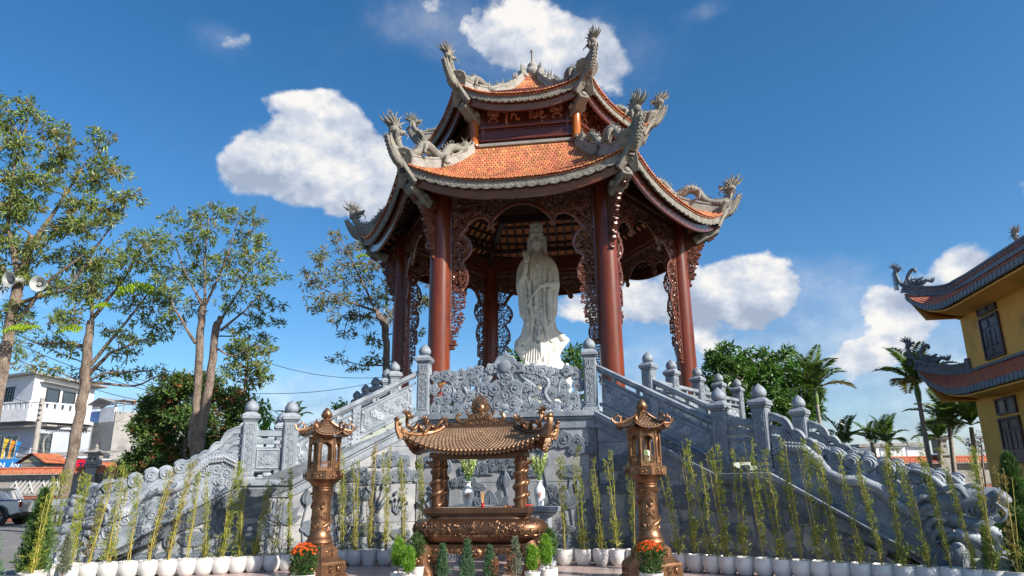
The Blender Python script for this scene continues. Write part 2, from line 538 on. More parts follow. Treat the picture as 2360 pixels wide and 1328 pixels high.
def fretwork(b, poly, n, rmin, rmax, y, th, sd=1):
    """carved openwork: curls, leaves and blossoms packed inside an outline, with real gaps between them"""
    rd = random.Random(sd)
    xs = [p[0] for p in poly]; zs = [p[1] for p in poly]
    placed = []
    tries = 0
    while len(placed) < n and tries < n * 40:
        tries += 1
        x, z = rd.uniform(min(xs), max(xs)), rd.uniform(min(zs), max(zs))
        if not inside(poly, x, z): continue
        r = rd.uniform(rmin, rmax)
        if any((x - p[0]) ** 2 + (z - p[1]) ** 2 < (.62 * (r + p[2])) ** 2 for p in placed): continue
        placed.append((x, z, r))
        yy = y + rd.uniform(-th, th) * .5
        k = rd.random()
        if k < .5:
            P = spiral_pts(x, z, r, rd.uniform(1.0, 1.5), rd.uniform(0, 6.28), rd.choice((-1, 1)), yy, 9)
            P = [(p[0], p[1] - th * .5 * math.sin(i * .9), p[2]) for i, p in enumerate(P)]
            b.tube(P, [r * .26 * (1 - .4 * i / 9) for i in range(10)], n=5, cap=False)
            b.ball((x, yy - th * .3, z), (r * .28, th * .6, r * .28), 6, 4)
        elif k < .8:
            a = rd.uniform(0, 6.28)
            for j in range(5):
                aa = a + j * 2 * PI / 5
                b.ball((x + .55 * r * math.cos(aa), yy, z + .55 * r * math.sin(aa)), (r * .36, th * .8, r * .36), 6, 4)
            b.ball((x, yy - th * .6, z), (r * .25, th * .5, r * .25), 6, 4)
        else:
            a = rd.uniform(0, 6.28)
            b.prism(petal(x - r * math.cos(a), z - r * math.sin(a), r * 2.1, r * .42, a, 4), yy - th * .6, yy + th * .5, ch=r * .1)
            b.prism(petal(x - r * math.cos(a + 1.6), z - r * math.sin(a + 1.6), r * 2.0, r * .36, a + 1.6, 4), yy - th * .4, yy + th * .5, ch=r * .1)
    return placed
# ---------------------------------------------------------------- materials of the place
M_GRAN = mat('grey_granite', (.245, .278, .32), (.130, .155, .185), rough=.62, scale=4.5, bump=.35, bscale=55, stain=(.34, .37, .41), stain_scale=1.6)
M_CARV = mat('carved_granite', (.30, .33, .37), (.18, .205, .24), rough=.6, scale=5, bump=.5, bscale=45, stain=(.50, .53, .57), stain_scale=2.5)
M_SLAB = mat('wall_granite', (.315, .325, .345), (.19, .20, .22), rough=.72, scale=3.2, bump=.4, bscale=70, stain=(.42, .41, .40), stain_scale=1.3, island=.05)
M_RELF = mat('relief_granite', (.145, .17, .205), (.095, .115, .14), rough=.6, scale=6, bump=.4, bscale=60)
M_STEP = mat('green_step_stone', (.34, .37, .32), (.25, .28, .24), rough=.6, scale=3, bump=.3, bscale=50)
M_DARKJ = mat('joint_bed_stone', (.20, .205, .21), rough=.9, scale=6, bump=.1)  # even dark grey stone of the bed behind the slab joints

CX0, CY0, PHI = .956, 25.12, R(-8.02)
ZP, ZL = 3.35, 1.83
FX, FY = 2.16, -8.27
PL = thing('stone_platform', 'tall blue-grey carved stone platform with two curving stairs under the red pavilion', 'platform', (CX0, CY0, 0), PHI)

FR_R = fr((FX, FY, 0), (math.cos(PI / 6), -.5, 0))
MIR = Matrix.Diagonal((-1, 1, 1, 1))
FR_L = MIR @ FR_R
FR_F = fr((-FX, FY, 0), (1, 0, 0))          # front facet, x from 0 to 2*FX
WD = 2.95

def z_string(s):
    if s < S1: return 3.33 - K1 * s
    if s < S2: return 1.835
    return 1.835 - K2 * (s - S2)
S1, S2, K1, K2 = 2.84, 3.96, (3.33 - 1.835) / 2.84, .598
S_END = 7.02

def build_core():
    b = B()
    # hexagonal core and front bay, seen in plan
    H = [(6.82 * math.cos(R(60 * k)), 6.82 * math.sin(R(60 * k))) for k in range(6)]
    def vert_prism(P, z0, z1):
        n = len(P)
        vs = [(x, y, z0) for x, y in P] + [(x, y, z1) for x, y in P]
        fs = [(i, (i + 1) % n, n + (i + 1) % n, n + i) for i in range(n)] + [tuple(range(n, 2 * n)), tuple(range(n - 1, -1, -1))]
        b.add(vs, fs)
    vert_prism(H, 0, 3.2)
    vert_prism([(-FX + .05, FY + .06), (FX - .05, FY + .06), (3.35, -5.7), (-3.35, -5.7)], 0, 3.3)
    b.obj('core', M_SLAB, PL, smooth=0)
    b = B()
    vert = lambda P, z0, z1: None
    n = 6
    H2 = [(6.9 * math.cos(R(60 * k)), 6.9 * math.sin(R(60 * k))) for k in range(6)]
    vs = [(x, y, 3.2) for x, y in H2] + [(x, y, ZP) for x, y in H2]
    b.add(vs, [(i, (i + 1) % 6, 6 + (i + 1) % 6, 6 + i) for i in range(6)] + [tuple(range(6, 12)), (5, 4, 3, 2, 1, 0)])
    b.add([(-FX + .04, FY + .05, 3.306), (FX - .04, FY + .05, 3.306), (3.4, -5.75, 3.306), (-3.4, -5.75, 3.306), (-FX + .04, FY + .05, ZP - .01), (FX - .04, FY + .05, ZP - .01), (3.4, -5.75, ZP - .01), (-3.4, -5.75, ZP - .01)],
          [(0, 1, 5, 4), (1, 2, 6, 5), (2, 3, 7, 6), (3, 0, 4, 7), (4, 5, 6, 7), (3, 2, 1, 0)])
    b.obj('paving', M_STEP, PL, smooth=0)
build_core()

def build_wing(T, name_side):
    # stair mass
    b = B(T)
    prof = [(.0, 0), (S_END, 0)] + [(s, max(.0, z_string(s) - .30)) for s in (S_END - .3, S2, S1, 0.0)]
    b.prism(prof, .10, WD - .06)
    b.obj('stair_core', M_SLAB, PL, smooth=0)
    # steps: each one its own stone
    h1 = (ZP - ZL) / 9
    for i in range(9):
        b = B(T); x0 = .10 + i * .31
        b.box((x0 + .19, WD / 2, ZP - (i + 1) * h1 - .02 + h1 / 2 - .0), (.36, WD - .22, h1 + .06), ch=.02)
        b.obj('step', M_STEP, PL, smooth=0)
    b = B(T); b.box((3.40, WD / 2, ZL - .10), (1.08, WD - .22, .18), ch=.02); b.obj('landing', M_STEP, PL, smooth=0)
    h2 = ZL / 11
    for i in range(11):
        b = B(T); x0 = 3.95 + i * .275
        b.box((x0 + .16, WD / 2, ZL - (i + 1) * h2 + h2 / 2 - .01), (.33, WD - .22, h2 + .06), ch=.02)
        b.obj('step', M_STEP, PL, smooth=0)
    # string mouldings of the outer and inner side
    for (y0, sg) in ((0., -1), (WD, 1)):
        for (dz0, dz1, out, nm) in ((-.13, .0, .13, 'string_course'), (-.20, -.13, .07, 'string_course'), (-.38, -.20, .035, 'string_course')):
            b = B(T)
            top = [(s, z_string(s) + dz1) for s in (-.02, S1, S2, S_END + .05)]
            bot = [(s, max(0.01, z_string(s) + dz0)) for s in (S_END + .05, S2, S1, -.02)]
            ya, yb = (y0 - out, y0 + .22) if sg < 0 else (y0 - .22, y0 + out)
            b.prism(top + bot, ya, yb, ch=.012)
            b.obj(nm, M_GRAN, PL, smooth=20)
    # wall slabs under the string, joints recessed
    b = B(T); b.prism([(0.01, 0.), (S_END - .75, 0.), (S2, z_string(S2) - .38), (S1, z_string(S1) - .38), (.01, z_string(0) - .36)], .022, .12)
    b.obj('joint_bed', M_DARKJ, PL, smooth=0)
    x = .012
    while x < 6.4:
        for r_ in range(4):
            za, zb = r_ * .86, r_ * .86 + .86
            P = [(x + .004, za + .004), (x + .98, za + .004), (x + .98, zb - .004), (x + .004, zb - .004)]
            # under first flight line, landing and second flight (convex pieces clipped one by one)
            if x < S1: P = clip_poly(P, K1, 1, 3.33 - .37)
            if x < S1 < x + .98: P = P if x + .5 < S1 else clip_poly(P, 0, 1, 1.835 - .37)
            elif x > S1 and x + .98 <= S2: P = clip_poly(P, 0, 1, 1.835 - .37)
            if x + .98 > S2: P = clip_poly(clip_poly(P, K2, 1, 1.835 - .37 + K2 * S2), 0, 1, 1.835 - .37)
            if len(P) > 2:
                xs = [p[0] for p in P]; zs = [p[1] for p in P]
                if max(xs) - min(xs) > .06 and max(zs) - min(zs) > .05:
                    b = B(T); b.prism(P, .0, .08, ch=.006); b.obj('slab', M_SLAB, PL, smooth=0)
        x += .984
build_wing(FR_R, 'r'); build_wing(FR_L, 'l')

def build_front():
    b = B(FR_F); b.prism([(0, 0), (2 * FX, 0), (2 * FX, 3.0), (0, 3.0)], .022, .12); b.obj('joint_bed', M_DARKJ, PL, smooth=0)
    for i in range(4):
        for j in range(4):
            za, zb = j * .86, min(3.0, j * .86 + .86)
            if zb - za < .1: continue
            b = B(FR_F); x0, x1 = i * 1.03 + .004, i * 1.03 + 1.026
            b.prism([(x0, za + .004), (x1, za + .004), (x1, zb - .004), (x0, zb - .004)], .0, .08, ch=.006)
            b.obj('slab', M_SLAB, PL, smooth=0)
    for (z0, z1, out) in ((3.2, 3.335, .13), (3.13, 3.198, .07), (2.93, 3.128, .04)):
        b = B(FR_F)
        b.prism([(-out * .55, z0), (2 * FX + out * .55, z0), (2 * FX + out * .55, z1), (-out * .55, z1)], -out, .2, ch=.012)
        b.obj('cornice', M_GRAN, PL, smooth=20)
build_front()

# ---- carved reliefs on the walls
def lotus(b, cx, cz, s, y=-.0, th=.05):
    for a, l, w, k in ((160, .9, .2, 1), (20, .9, .2, 1), (135, 1., .24, .8), (45, 1., .24, .8), (112, 1.05, .25, .6), (68, 1.05, .25, .6), (90, .95, .3, 0)):
        P = petal(cx, cz, l * s, w * s, R(a))
        b.prism(P, y - th * (1.2 - k * .5), y + .02, ch=.012)
        tip = P[6]
        b.tube([(cx, y - th * (1.25 - k * .5), cz), ((cx + tip[0]) / 2, y - th * (1.35 - k * .5), (cz + tip[1]) / 2), (tip[0], y - th * (1.1 - k * .5), tip[1])], [.004, .012, .003], n=4, cap=False)
def lotus_leaf(b, cx, cz, s, a=0., y=0.):
    P = cloud_outline(cx, cz, s * .5, 7, .07, random.random() * 3, 1.15, .62, 28)
    b.prism(P, y - .045, y + .02, ch=.014)
    for k in range(9):
        t = a + 2 * PI * k / 9
        b.tube([(cx, y - .05, cz), (cx + s * .5 * math.cos(t), y - .047, cz + s * .28 * math.sin(t))], [.010, .004], n=4, cap=False)
def stem(b, P, y=0., r=.022):
    b.tube([(x, y - .01, z) for x, z in P], [r] * len(P), n=6, cap=False)
def bud(b, cx, cz, s, a=PI / 2, y=0.):
    b.prism(petal(cx, cz, s, s * .3, a), y - .06, y + .02, ch=.02)
    b.prism(petal(cx, cz, s * .95, s * .13, a), y - .08, y + .02, ch=.012)
def bird(b, cx, cz, s, y=0.):
    b.prism(petal(cx, cz, s, s * .16, R(84)), y - .06, y + .02, ch=.02)
    b.prism(petal(cx + .03 * s, cz - .5 * s, s * .75, s * .07, R(88)), y - .04, y + .02, ch=.01)
    b.tube([(cx + s * .08, y - .02, cz + s * .85), (cx + .05 * s, y - .03, cz + 1.12 * s), (cx + .12 * s, y - .02, cz + 1.2 * s)], [.04 * s, .045 * s, .01], n=5)
def waves(T, x0, x1, zmax=None, sd=1):
    rd = random.Random(sd)
    x = x0
    while x < x1:
        r = rd.uniform(.28, .46); cz = rd.uniform(-.05, .12)
        b = B(T)
        for k in range(5):
            rr = r * (1 - k * .19)
            pts = [(x + rr * math.cos(a), -.012 - .004 * k, max(.012, cz + rr * math.sin(a))) for a in np.linspace(PI * .02, PI * .98, 12)]
            b.tube(pts, [.017] * 12, n=5, cap=False)
        b.prism([(x + r * math.cos(a), max(.0, cz + r * math.sin(a))) for a in np.linspace(0, PI, 14)], -.018, .02, ch=.01)
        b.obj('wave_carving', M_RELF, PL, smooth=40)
        x += r * 1.15
def wall_reliefs(T, L_, hf, sd, big):
    rd = random.Random(sd); random.seed(sd); big = list(big)
    for _ in range(400):     # fill the gaps between the large motifs
        x = rd.uniform(.25, L_ - .25); zt = 2.8 if T is FR_F else z_string(x) - .5
        z = rd.uniform(.45, 2.8); s = rd.uniform(.24, .38)
        if z + s > zt + .1 or any((x - q[0]) ** 2 + (z - q[1]) ** 2 < (.55 * (s + q[2])) ** 2 for q in big): continue
        big.append((x, z, s, 'cloud' if z > 1.7 else rd.choice(('lotus', 'leaf', 'bud', 'branch'))))
    waves(T, .25, L_ - .4, sd=sd)
    for (cx, cz, s, kind) in big:
        b = B(T)
        if kind == 'lotus':
            lotus(b, cx, cz, s); stem(b, [(cx, cz), (cx + .05, cz - .4), (cx - .04, .3)])
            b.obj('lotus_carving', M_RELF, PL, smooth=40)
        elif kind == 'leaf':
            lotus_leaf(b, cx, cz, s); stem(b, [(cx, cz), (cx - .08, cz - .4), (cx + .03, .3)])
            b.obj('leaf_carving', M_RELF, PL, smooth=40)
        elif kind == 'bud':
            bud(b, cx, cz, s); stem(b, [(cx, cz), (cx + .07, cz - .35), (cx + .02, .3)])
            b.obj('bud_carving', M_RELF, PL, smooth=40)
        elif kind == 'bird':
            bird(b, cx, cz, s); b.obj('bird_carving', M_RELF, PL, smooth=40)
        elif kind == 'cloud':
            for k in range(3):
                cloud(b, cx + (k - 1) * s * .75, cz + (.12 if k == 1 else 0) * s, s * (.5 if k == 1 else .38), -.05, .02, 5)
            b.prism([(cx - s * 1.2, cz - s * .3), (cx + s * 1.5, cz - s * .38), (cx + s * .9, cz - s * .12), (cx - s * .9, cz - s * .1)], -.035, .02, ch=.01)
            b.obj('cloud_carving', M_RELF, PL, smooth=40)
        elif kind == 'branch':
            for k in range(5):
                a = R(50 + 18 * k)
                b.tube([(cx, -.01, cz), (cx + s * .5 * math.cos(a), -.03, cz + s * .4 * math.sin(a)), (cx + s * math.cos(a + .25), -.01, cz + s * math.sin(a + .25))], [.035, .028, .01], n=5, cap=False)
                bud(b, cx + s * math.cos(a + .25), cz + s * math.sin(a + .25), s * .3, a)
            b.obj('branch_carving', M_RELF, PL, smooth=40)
wall_reliefs(FR_F, 2 * FX, None, 3, [(1.80, .98, .62, 'lotus'), (1.50, 1.62, .34, 'leaf'), (2.15, 1.58, .42, 'bud'), (2.6, 1.3, .3, 'leaf'), (1.1, 1.0, .8, 'leaf'), (.75, 1.9, .45, 'bud'), (.55, 2.62, .42, 'cloud'), (3.55, 2.62, .42, 'cloud'),
                                     (3.5, 1.15, .5, 'lotus'), (3.05, 2.0, .5, 'bud'), (3.7, 1.95, .5, 'leaf'), (.45, .9, .45, 'branch'), (1.7, 2.5, .33, 'cloud'), (2.9, .75, .5, 'leaf')])
wall_reliefs(FR_R, 6.2, None, 5, [(.75, 2.15, .34, 'cloud'), (.75, .85, .78, 'bird'), (1.35, 1.7, .28, 'cloud'), (1.35, .9, .5, 'bud'), (1.9, 1.15, .5, 'lotus'), (2.3, .75, .6, 'leaf'), (2.75, 1.1, .5, 'lotus'), (3.15, .7, .5, 'leaf'),
                                  (3.5, 1.05, .45, 'lotus'), (3.95, .6, .7, 'branch'), (4.45, .95, .38, 'leaf'), (4.9, .6, .4, 'lotus'), (5.3, .5, .35, 'leaf'), (.35, 1.55, .3, 'cloud'), (5.75, .35, .3, 'bud')])
wall_reliefs(FR_L, 6.2, None, 8, [(.6, 2.25, .38, 'cloud'), (.9, 1.1, .5, 'branch'), (1.3, 1.9, .34, 'cloud'), (1.75, 1.1, .52, 'lotus'), (2.25, .8, .62, 'leaf'), (2.5, 1.25, .4, 'bud'), (3.0, .9, .5, 'lotus'), (3.5, .75, .62, 'leaf'),
                                  (3.7, 1.15, .28, 'cloud'), (4.2, .7, .52, 'lotus'), (4.75, .65, .5, 'leaf'), (5.2, .45, .4, 'bud'), (.35, .6, .42, 'leaf')])

# ---- posts
def post_parts():
    H = 1.28
    b = B()
    b.box((0, 0, .04), (.36, .36, .08), ch=.012)
    b.box((0, 0, .08 + (H - .08) / 2), (.30, .30, H - .08), ch=.02)
    sh = b.mesh('post_shaft', M_GRAN, 20)
    c = B()
    c.box((0, 0, H + .02), (.33, .33, .04), ch=.01)
    c.box((0, 0, H + .075), (.40, .40, .07), ch=.015)
    c.lathe([(.285, H + .108), (.25, H + .15), (.185, H + .18), (.17, H + .2)], n=4, rot=PI / 4)
    c.lathe([(.10, H + .18), (.12, H + .2), (.08, H + .225)], n=14)
    cap = c.mesh('post_cap', M_GRAN, 30)
    f = B()
    f.lathe([(.07, H + .215), (.135, H + .232), (.150, H + .262), (.157, H + .302), (.146, H + .350), (.118, H + .400), (.078, H + .445), (.036, H + .475), (.014, H + .498), (.0, H + .505)], n=18)
    f.tube([(.149 * math.cos(a) * (1 - .35 * (t / 20)), .149 * math.sin(a) * (1 - .35 * (t / 20)), H + .27 + .09 * t / 20) for t, a in ((t, t * .62) for t in range(21))], [.011] * 21, n=5, cap=False)
    bud_ = f.mesh('bud_finial', M_GRAN, 50)
    k = B(); random.seed(4)
    for ang in (0, PI / 2, PI, -PI / 2):
        k.T = Matrix.Rotation(ang, 4, 'Z')
        for (x0, x1, z0, z1) in ((-.105, -.088, .14, H - .06), (.088, .105, .14, H - .06), (-.088, .088, .14, .157), (-.088, .088, H - .077, H - .06)):
            k.box(((x0 + x1) / 2, -.153, (z0 + z1) / 2), (x1 - x0, .012, z1 - z0))
        z = .22; j = 0
        while z < H - .30:
            scroll(k, (.028 if j % 2 else -.028), z, .052, -.153, .013, None, 1 if j % 2 else -1, n=9, k=4)
            z += .088; j += 1
        for q in range(5):
            k.prism(petal((q - 2) * .03, H - .30, .13 + .05 * (2 - abs(q - 2)), .018, R(90 - (q - 2) * 10), 4), -.165, -.148, ch=.004)
    cv = k.mesh('post_carving', M_CARV, 40)
    return sh, cap, bud_, cv
PS = post_parts()
def post(T, x, y, z, T0=True):
    M = (T @ Matrix.Translation((x, y, z))) if T is not None else Matrix.Translation((x, y, z))
    if M.to_3x3().determinant() < 0: M = M @ MIR
    o = link('baluster_post', PS[0], PL, mw=M)
    for n_, me in (('cap', PS[1]), ('bud_finial', PS[2]), ('carved_panel', PS[3])):
        link(n_, me, o)

PY = .15
for T in (FR_R, FR_L):
    post(T, 2.95, PY, ZL); post(T, 3.82, PY, ZL)
    post(T, .0, WD - PY + .02, ZP - .01); post(T, 2.95, WD - PY, ZL); post(T, 3.82, WD - PY, ZL)
post(FR_F, .10, PY, ZP - .015); post(FR_F, 2 * FX - .10, PY, ZP - .015)
# hexagon parapets
HEXR = 6.85
def hexpt(r_, k): return Vector((r_ * math.cos(R(60 * k)), r_ * math.sin(R(60 * k)), 0))
def seg_balustrade(T, L_, z, sd=0):
    """level balustrade of length L_ along local x"""
    random.seed(sd)
    b = B(T); b.box((L_ / 2, 0, z + 1.0), (L_ - .28, .16, .11), ch=.02); b.obj('top_rail', M_GRAN, PL, smooth=20)
    b = B(T); b.box((L_ / 2, 0, z + .82), (L_ - .28, .10, .06), ch=.01)
    for q in (.22, .5, .78): b.box((L_ * q, 0, z + .90), (.10, .09, .14), ch=.02)
    b.obj('mid_rail', M_GRAN, PL, smooth=20)
    b = B(T); b.box((L_ / 2, 0, z + .47), (L_ - .3, .09, .5), ch=.01); b.box((L_ / 2, 0, z + .14), (L_ - .3, .13, .08), ch=.01)
    b.obj('panel', M_GRAN, PL, smooth=20)
    for ys in (-.05, .05):
        b = B(T @ (Matrix.Identity(4) if ys < 0 else Matrix.Rotation(PI, 4, 'Z') @ Matrix.Translation((-L_, 0, 0))))
        for q in range(5):
            cloud(b, L_ / 2 + (q - 2) * .2, z + .47 + .05 * ((q % 2) * 2 - 1), .11, -.068, -.04, 5)
        for (zz) in (.26, .68): b.box((L_ / 2, -.052, z + zz), (L_ - .44, .02, .02))
        b.obj('panel_carving', M_CARV, PL, smooth=40, kind='stuff')
def hex_side(k0, k1, ts, first=True):
    p, q = hexpt(HEXR, k0), hexpt(HEXR, k1)
    d = (q - p).normalized()
    L_ = (q - p).length
    pts = [p + d * t for t in ts]
    for i, a in enumerate(pts):
        T = fr(a, d)
        if i > 0 or first:
            post(T, 0, 0, ZP)
        if i < len(pts) - 1:
            seg_balustrade(T, (pts[i + 1] - a).length, ZP, i + 3)
hex_side(-1, 0, [0.0, 1.75, 3.55, 5.25, 6.85], False)
hex_side(-2, -3, [0.0, 1.55, 3.3, 5.1, 6.85], False)
hex_side(0, 1, [0, 1.75, 3.5, 5.2, 6.85], False)
hex_side(3, 2, [0, 1.75, 3.5, 5.2, 6.85], False)

# sloping balustrades of the upper flights
def flight_rail(T, y):
    def sl(pts, dz): return [(s, z_string(s) + dz) for s in pts]
    def band(s0, s1, d0, d1, y0, y1, nm, m, ch=.015):
        b = B(T); b.prism([(s0, z_string(s0) + d0), (s1, z_string(s1) + d0), (s1, z_string(s1) + d1), (s0, z_string(s0) + d1)], y0, y1, ch=ch)
        return b.obj(nm, m, PL, smooth=20)
    band(.03, 2.82, .98, 1.11, y - .09, y + .09, 'hand_rail', M_GRAN, .025)
    band(.05, 2.81, .945, .978, y - .06, y + .06, 'hand_rail', M_GRAN)
    band(.14, 1.36, .22, .80, y - .045, y + .045, 'panel', M_GRAN)
    band(1.58, 2.81, .22, .80, y - .045, y + .045, 'panel', M_GRAN)
    band(.05, 2.81, .14, .218, y - .07, y + .07, 'bottom_rail', M_GRAN)
    band(.05, 2.81, .802, .85, y - .06, y + .06, 'mid_rail', M_GRAN)
    band(1.37, 1.57, .0, .944, y - .075, y + .075, 'pier', M_GRAN)
    b = B(T); random.seed(2)
    for (s0, s1) in ((.14, 1.36), (1.58, 2.81)):
        for q in range(7):
            s = s0 + .16 + q * (s1 - s0 - .32) / 6
            cloud(b, s, z_string(s) + .5 + .07 * ((q % 2) * 2 - 1), .095, y - .062, y - .03, 5)
        O_ = [(s0 + .10, z_string(s0 + .10) + .34), (s0 + .16, z_string(s0 + .16) + .28), (s1 - .16, z_string(s1 - .16) + .28), (s1 - .10, z_string(s1 - .10) + .36), (s1 - .10, z_string(s1 - .10) + .68), (s1 - .16, z_string(s1 - .16) + .74), (s0 + .16, z_string(s0 + .16) + .74), (s0 + .10, z_string(s0 + .10) + .66), (s0 + .10, z_string(s0 + .10) + .34)]
        b.tube([(x, y - .048, z) for x, z in O_], [.016] * 9, n=5, cap=False)
        for e_ in (s0 + .04, s1 - .04):
            for dz in (.30, .72): b.ball((e_, y - .045, z_string(e_) + dz), (.05, .03, .05), 6, 4)
        for q in (.25, .75):
            s = s0 + (s1 - s0) * q; b.box((s, y, z_string(s) + .9), (.07, .07, .1))
    for s in (1.42, 1.53):
        for dz in np.arange(.2, .9, .1): b.ball((s, y - .072, z_string(1.47) + dz), (.03, .02, .035), 6, 4)
    b.obj('rail_carving', M_CARV, PL, smooth=40, kind='stuff')
    # crescent openings read as dark recessed moons
    # landing bay between its two posts
    def lv(s0, s1, d0, d1, y0, y1, nm, m=M_GRAN, ch=.012):
        b = B(T); b.prism([(s0, ZL + d0), (s1, ZL + d0), (s1, ZL + d1), (s0, ZL + d1)], y0, y1, ch=ch); b.obj(nm, m, PL, smooth=20)
    lv(3.10, 3.67, .95, 1.08, y - .08, y + .08, 'hand_rail'); lv(3.10, 3.67, .78, .86, y - .05, y + .05, 'mid_rail')
    lv(3.10, 3.67, .22, .70, y - .045, y + .045, 'panel'); lv(3.10, 3.67, .02, .06, y - .07, y + .07, 'bottom_rail')
    b = B(T)
    for (x0, x1, z0, z1) in ((3.13, 3.64, .64, .67), (3.13, 3.64, .25, .28), (3.13, 3.16, .28, .64), (3.61, 3.64, .28, .64)):
        b.box(((x0 + x1) / 2, y - .05, ZL + (z0 + z1) / 2), (x1 - x0, .03, z1 - z0), ch=.006)
    lotus(b, 3.385, ZL + .34, .22, y - .045, .02)
    b.box((3.385, y, ZL + .11), (.2, .1, .1), ch=.03)
    b.obj('lotus_panel_carving', M_CARV, PL, smooth=40)
for T in (FR_R, FR_L):
    flight_rail(T, PY); flight_rail(T, WD - PY)

# dragon balustrades of the lower flights
def dragon_wall(T, y0, y1, nm):
    T = T @ Matrix.Translation((-.16, 0, 0))
    random.seed(21)
    def lobed(L_, w=.24, h=.075):
        """edge with rounded wave lobes along the polyline L_"""
        out = []
        for (a, za), (c, zc) in zip(L_[:-1], L_[1:]):
            d = math.hypot(c - a, zc - za); n = max(1, round(d / w)); ux, uz = (c - a) / d, (zc - za) / d
            for i in range(n):
                for t in (0, .2, .45, .7, .9):
                    k = (i + t) / n; o_ = h * math.sin(PI * t ** .75)
                    out.append((a + (c - a) * k - uz * o_, za + (zc - za) * k + ux * o_))
        return out + [L_[-1]]
    top = lobed([(4.14, 2.34), (4.5, 2.34), (4.8, 2.18), (5.15, 2.04), (5.5, 1.86), (5.9, 1.76), (6.3, 1.60), (6.7, 1.52), (7.0, 1.38)], .3, .06)
    b = B(T)
    bot = [(7.0, .05), (6.95, .13)] + [(s, z_string(s) - .07) for s in (6.6, 6.0, 5.2, 4.14)]
    b.prism(top + bot, y0 + .05, y1 - .04, ch=.015)
    b.obj('dragon_slab', M_GRAN, PL, smooth=30)
    # wave-edged ribbon sweeping down from the post, with openings under it
    yc = (y0 + y1) / 2
    for k, (P, w) in enumerate((([(4.10, 2.96), (4.36, 2.94), (4.58, 2.66), (4.80, 2.48), (5.06, 2.26), (5.36, 2.14)], .13), ([(4.10, 2.72), (4.34, 2.68), (4.54, 2.46), (4.84, 2.26)], .12), ([(4.10, 2.50), (4.3, 2.47), (4.5, 2.3)], .10))):
        b = B(T); up_ = lobed(P, .25, .055)
        b.prism(up_ + [(x - .05, z - w * (1 - .5 * i / len(P))) for i, (x, z) in list(enumerate(P))[::-1]], y0 + .06, y1 - .06, ch=.014)
        b.tube([(x, y0 + .05, z - .035) for x, z in up_[:-1]], [.012] * (len(up_) - 1), n=5, cap=False)
        b.obj('flame_ribbon', M_GRAN, PL, smooth=30)
    # curling mane along the crest: raised volutes
    b = B(T)
    crest = [(5.0, 2.22, .15), (5.3, 2.12, .15), (5.58, 2.0, .14), (5.85, 1.96, .14), (6.15, 1.85, .15), (6.4, 1.76, .13), (6.62, 1.74, .14), (6.9, 1.66, .13)]
    for i, (s, z, r_) in enumerate(crest):
        b.prism(cloud_outline(s, z - .02, r_ * .95, 3, .06, i, 1, 1, 24), yc - .085, yc + .085, ch=.02)
        b.tube([(p[0], yc - .09, p[2]) for p in spiral_pts(s, z - .02, r_ * .62, 1.2, 2.4, -1, 0, 10)], [.017] * 11, n=5, cap=False)
        b.tube([(s - .16, yc, z - .10), (s - .12, yc, z + .04), (s + .0, yc, z + r_ * .85), (s + .12, yc, z + r_ * .5), (s + .12, yc, z + r_ * .1)], [.04, .045, .04, .03, .012], n=7, sq=1., up=(0, 1, 0))
    b.obj('mane_carving', M_GRAN, PL, smooth=45)
    # scaled body in waves on the face
    b = B(T)
    for (P, r0) in (([(4.2, 2.2), (4.45, 2.32), (4.75, 2.28), (5.0, 2.05), (5.15, 1.8), (5.4, 1.66), (5.7, 1.66), (6.0, 1.5), (6.2, 1.25), (6.45, 1.12), (6.75, 1.15), (7.0, 1.1)], .10),):
        n = len(P)
        pts = [(x, y0 + .04, z) for x, z in P]
        b.tube(pts, [r0 * (.7 + .4 * math.sin(PI * i / (n - 1))) for i in range(n)], n=10)
        for i in range(n - 1):
            for t in np.arange(0, 1, .2):
                x = P[i][0] + (P[i + 1][0] - P[i][0]) * t; z = P[i][1] + (P[i + 1][1] - P[i][1]) * t
                for dz in (-.07, 0, .07):
                    b.ball((x, y0 + .04 - r0 * .82 + abs(dz) * .4, z + dz), (.034, .022, .03), 5, 3)
    b.obj('scaled_body', M_CARV, PL, smooth=45)
    b = B(T)
    rd = random.Random(5)
    for _ in range(58):
        s = rd.uniform(4.3, 6.95); zt = np.interp(s, [p[0] for p in top], [p[1] for p in top]) - .12; zb = z_string(s) + .12
        if zt <= zb: continue
        scroll(b, s, rd.uniform(zb, zt), rd.uniform(.07, .14), y0 + .045, .022, n=10, k=5)
    b.obj('cloud_relief', M_CARV, PL, smooth=45, kind='stuff')
    # head, facing away from the stair
    b = B(T)
    yc = (y0 + y1) / 2; W_ = .17
    b.ball((6.95, yc, 1.28), (.30, W_ * 1.1, .27), 14, 9)                       # skull
    b.tube([(6.9, yc, 1.25), (7.2, yc, 1.30), (7.45, yc, 1.34), (7.62, yc, 1.36), (7.78, yc, 1.33), (7.85, yc, 1.25)], [.22, .2, .16, .13, .14, .09], n=12, sq=.9)   # upper jaw
    b.ball((7.74, yc - .07, 1.39), (.12, .09, .10), 10, 7); b.ball((7.74, yc + .07, 1.39), (.12, .09, .10), 10, 7)    # nose
    b.tube([(6.95, yc, 1.02), (7.2, yc, .93), (7.45, yc, .93), (7.62, yc, 1.02)], [.16, .12, .10, .05], n=10)   # lower jaw
    b.tube([(7.3, yc, 1.12), (7.5, yc, 1.08), (7.66, yc, 1.14)], [.06, .05, .02], n=8)       # tongue
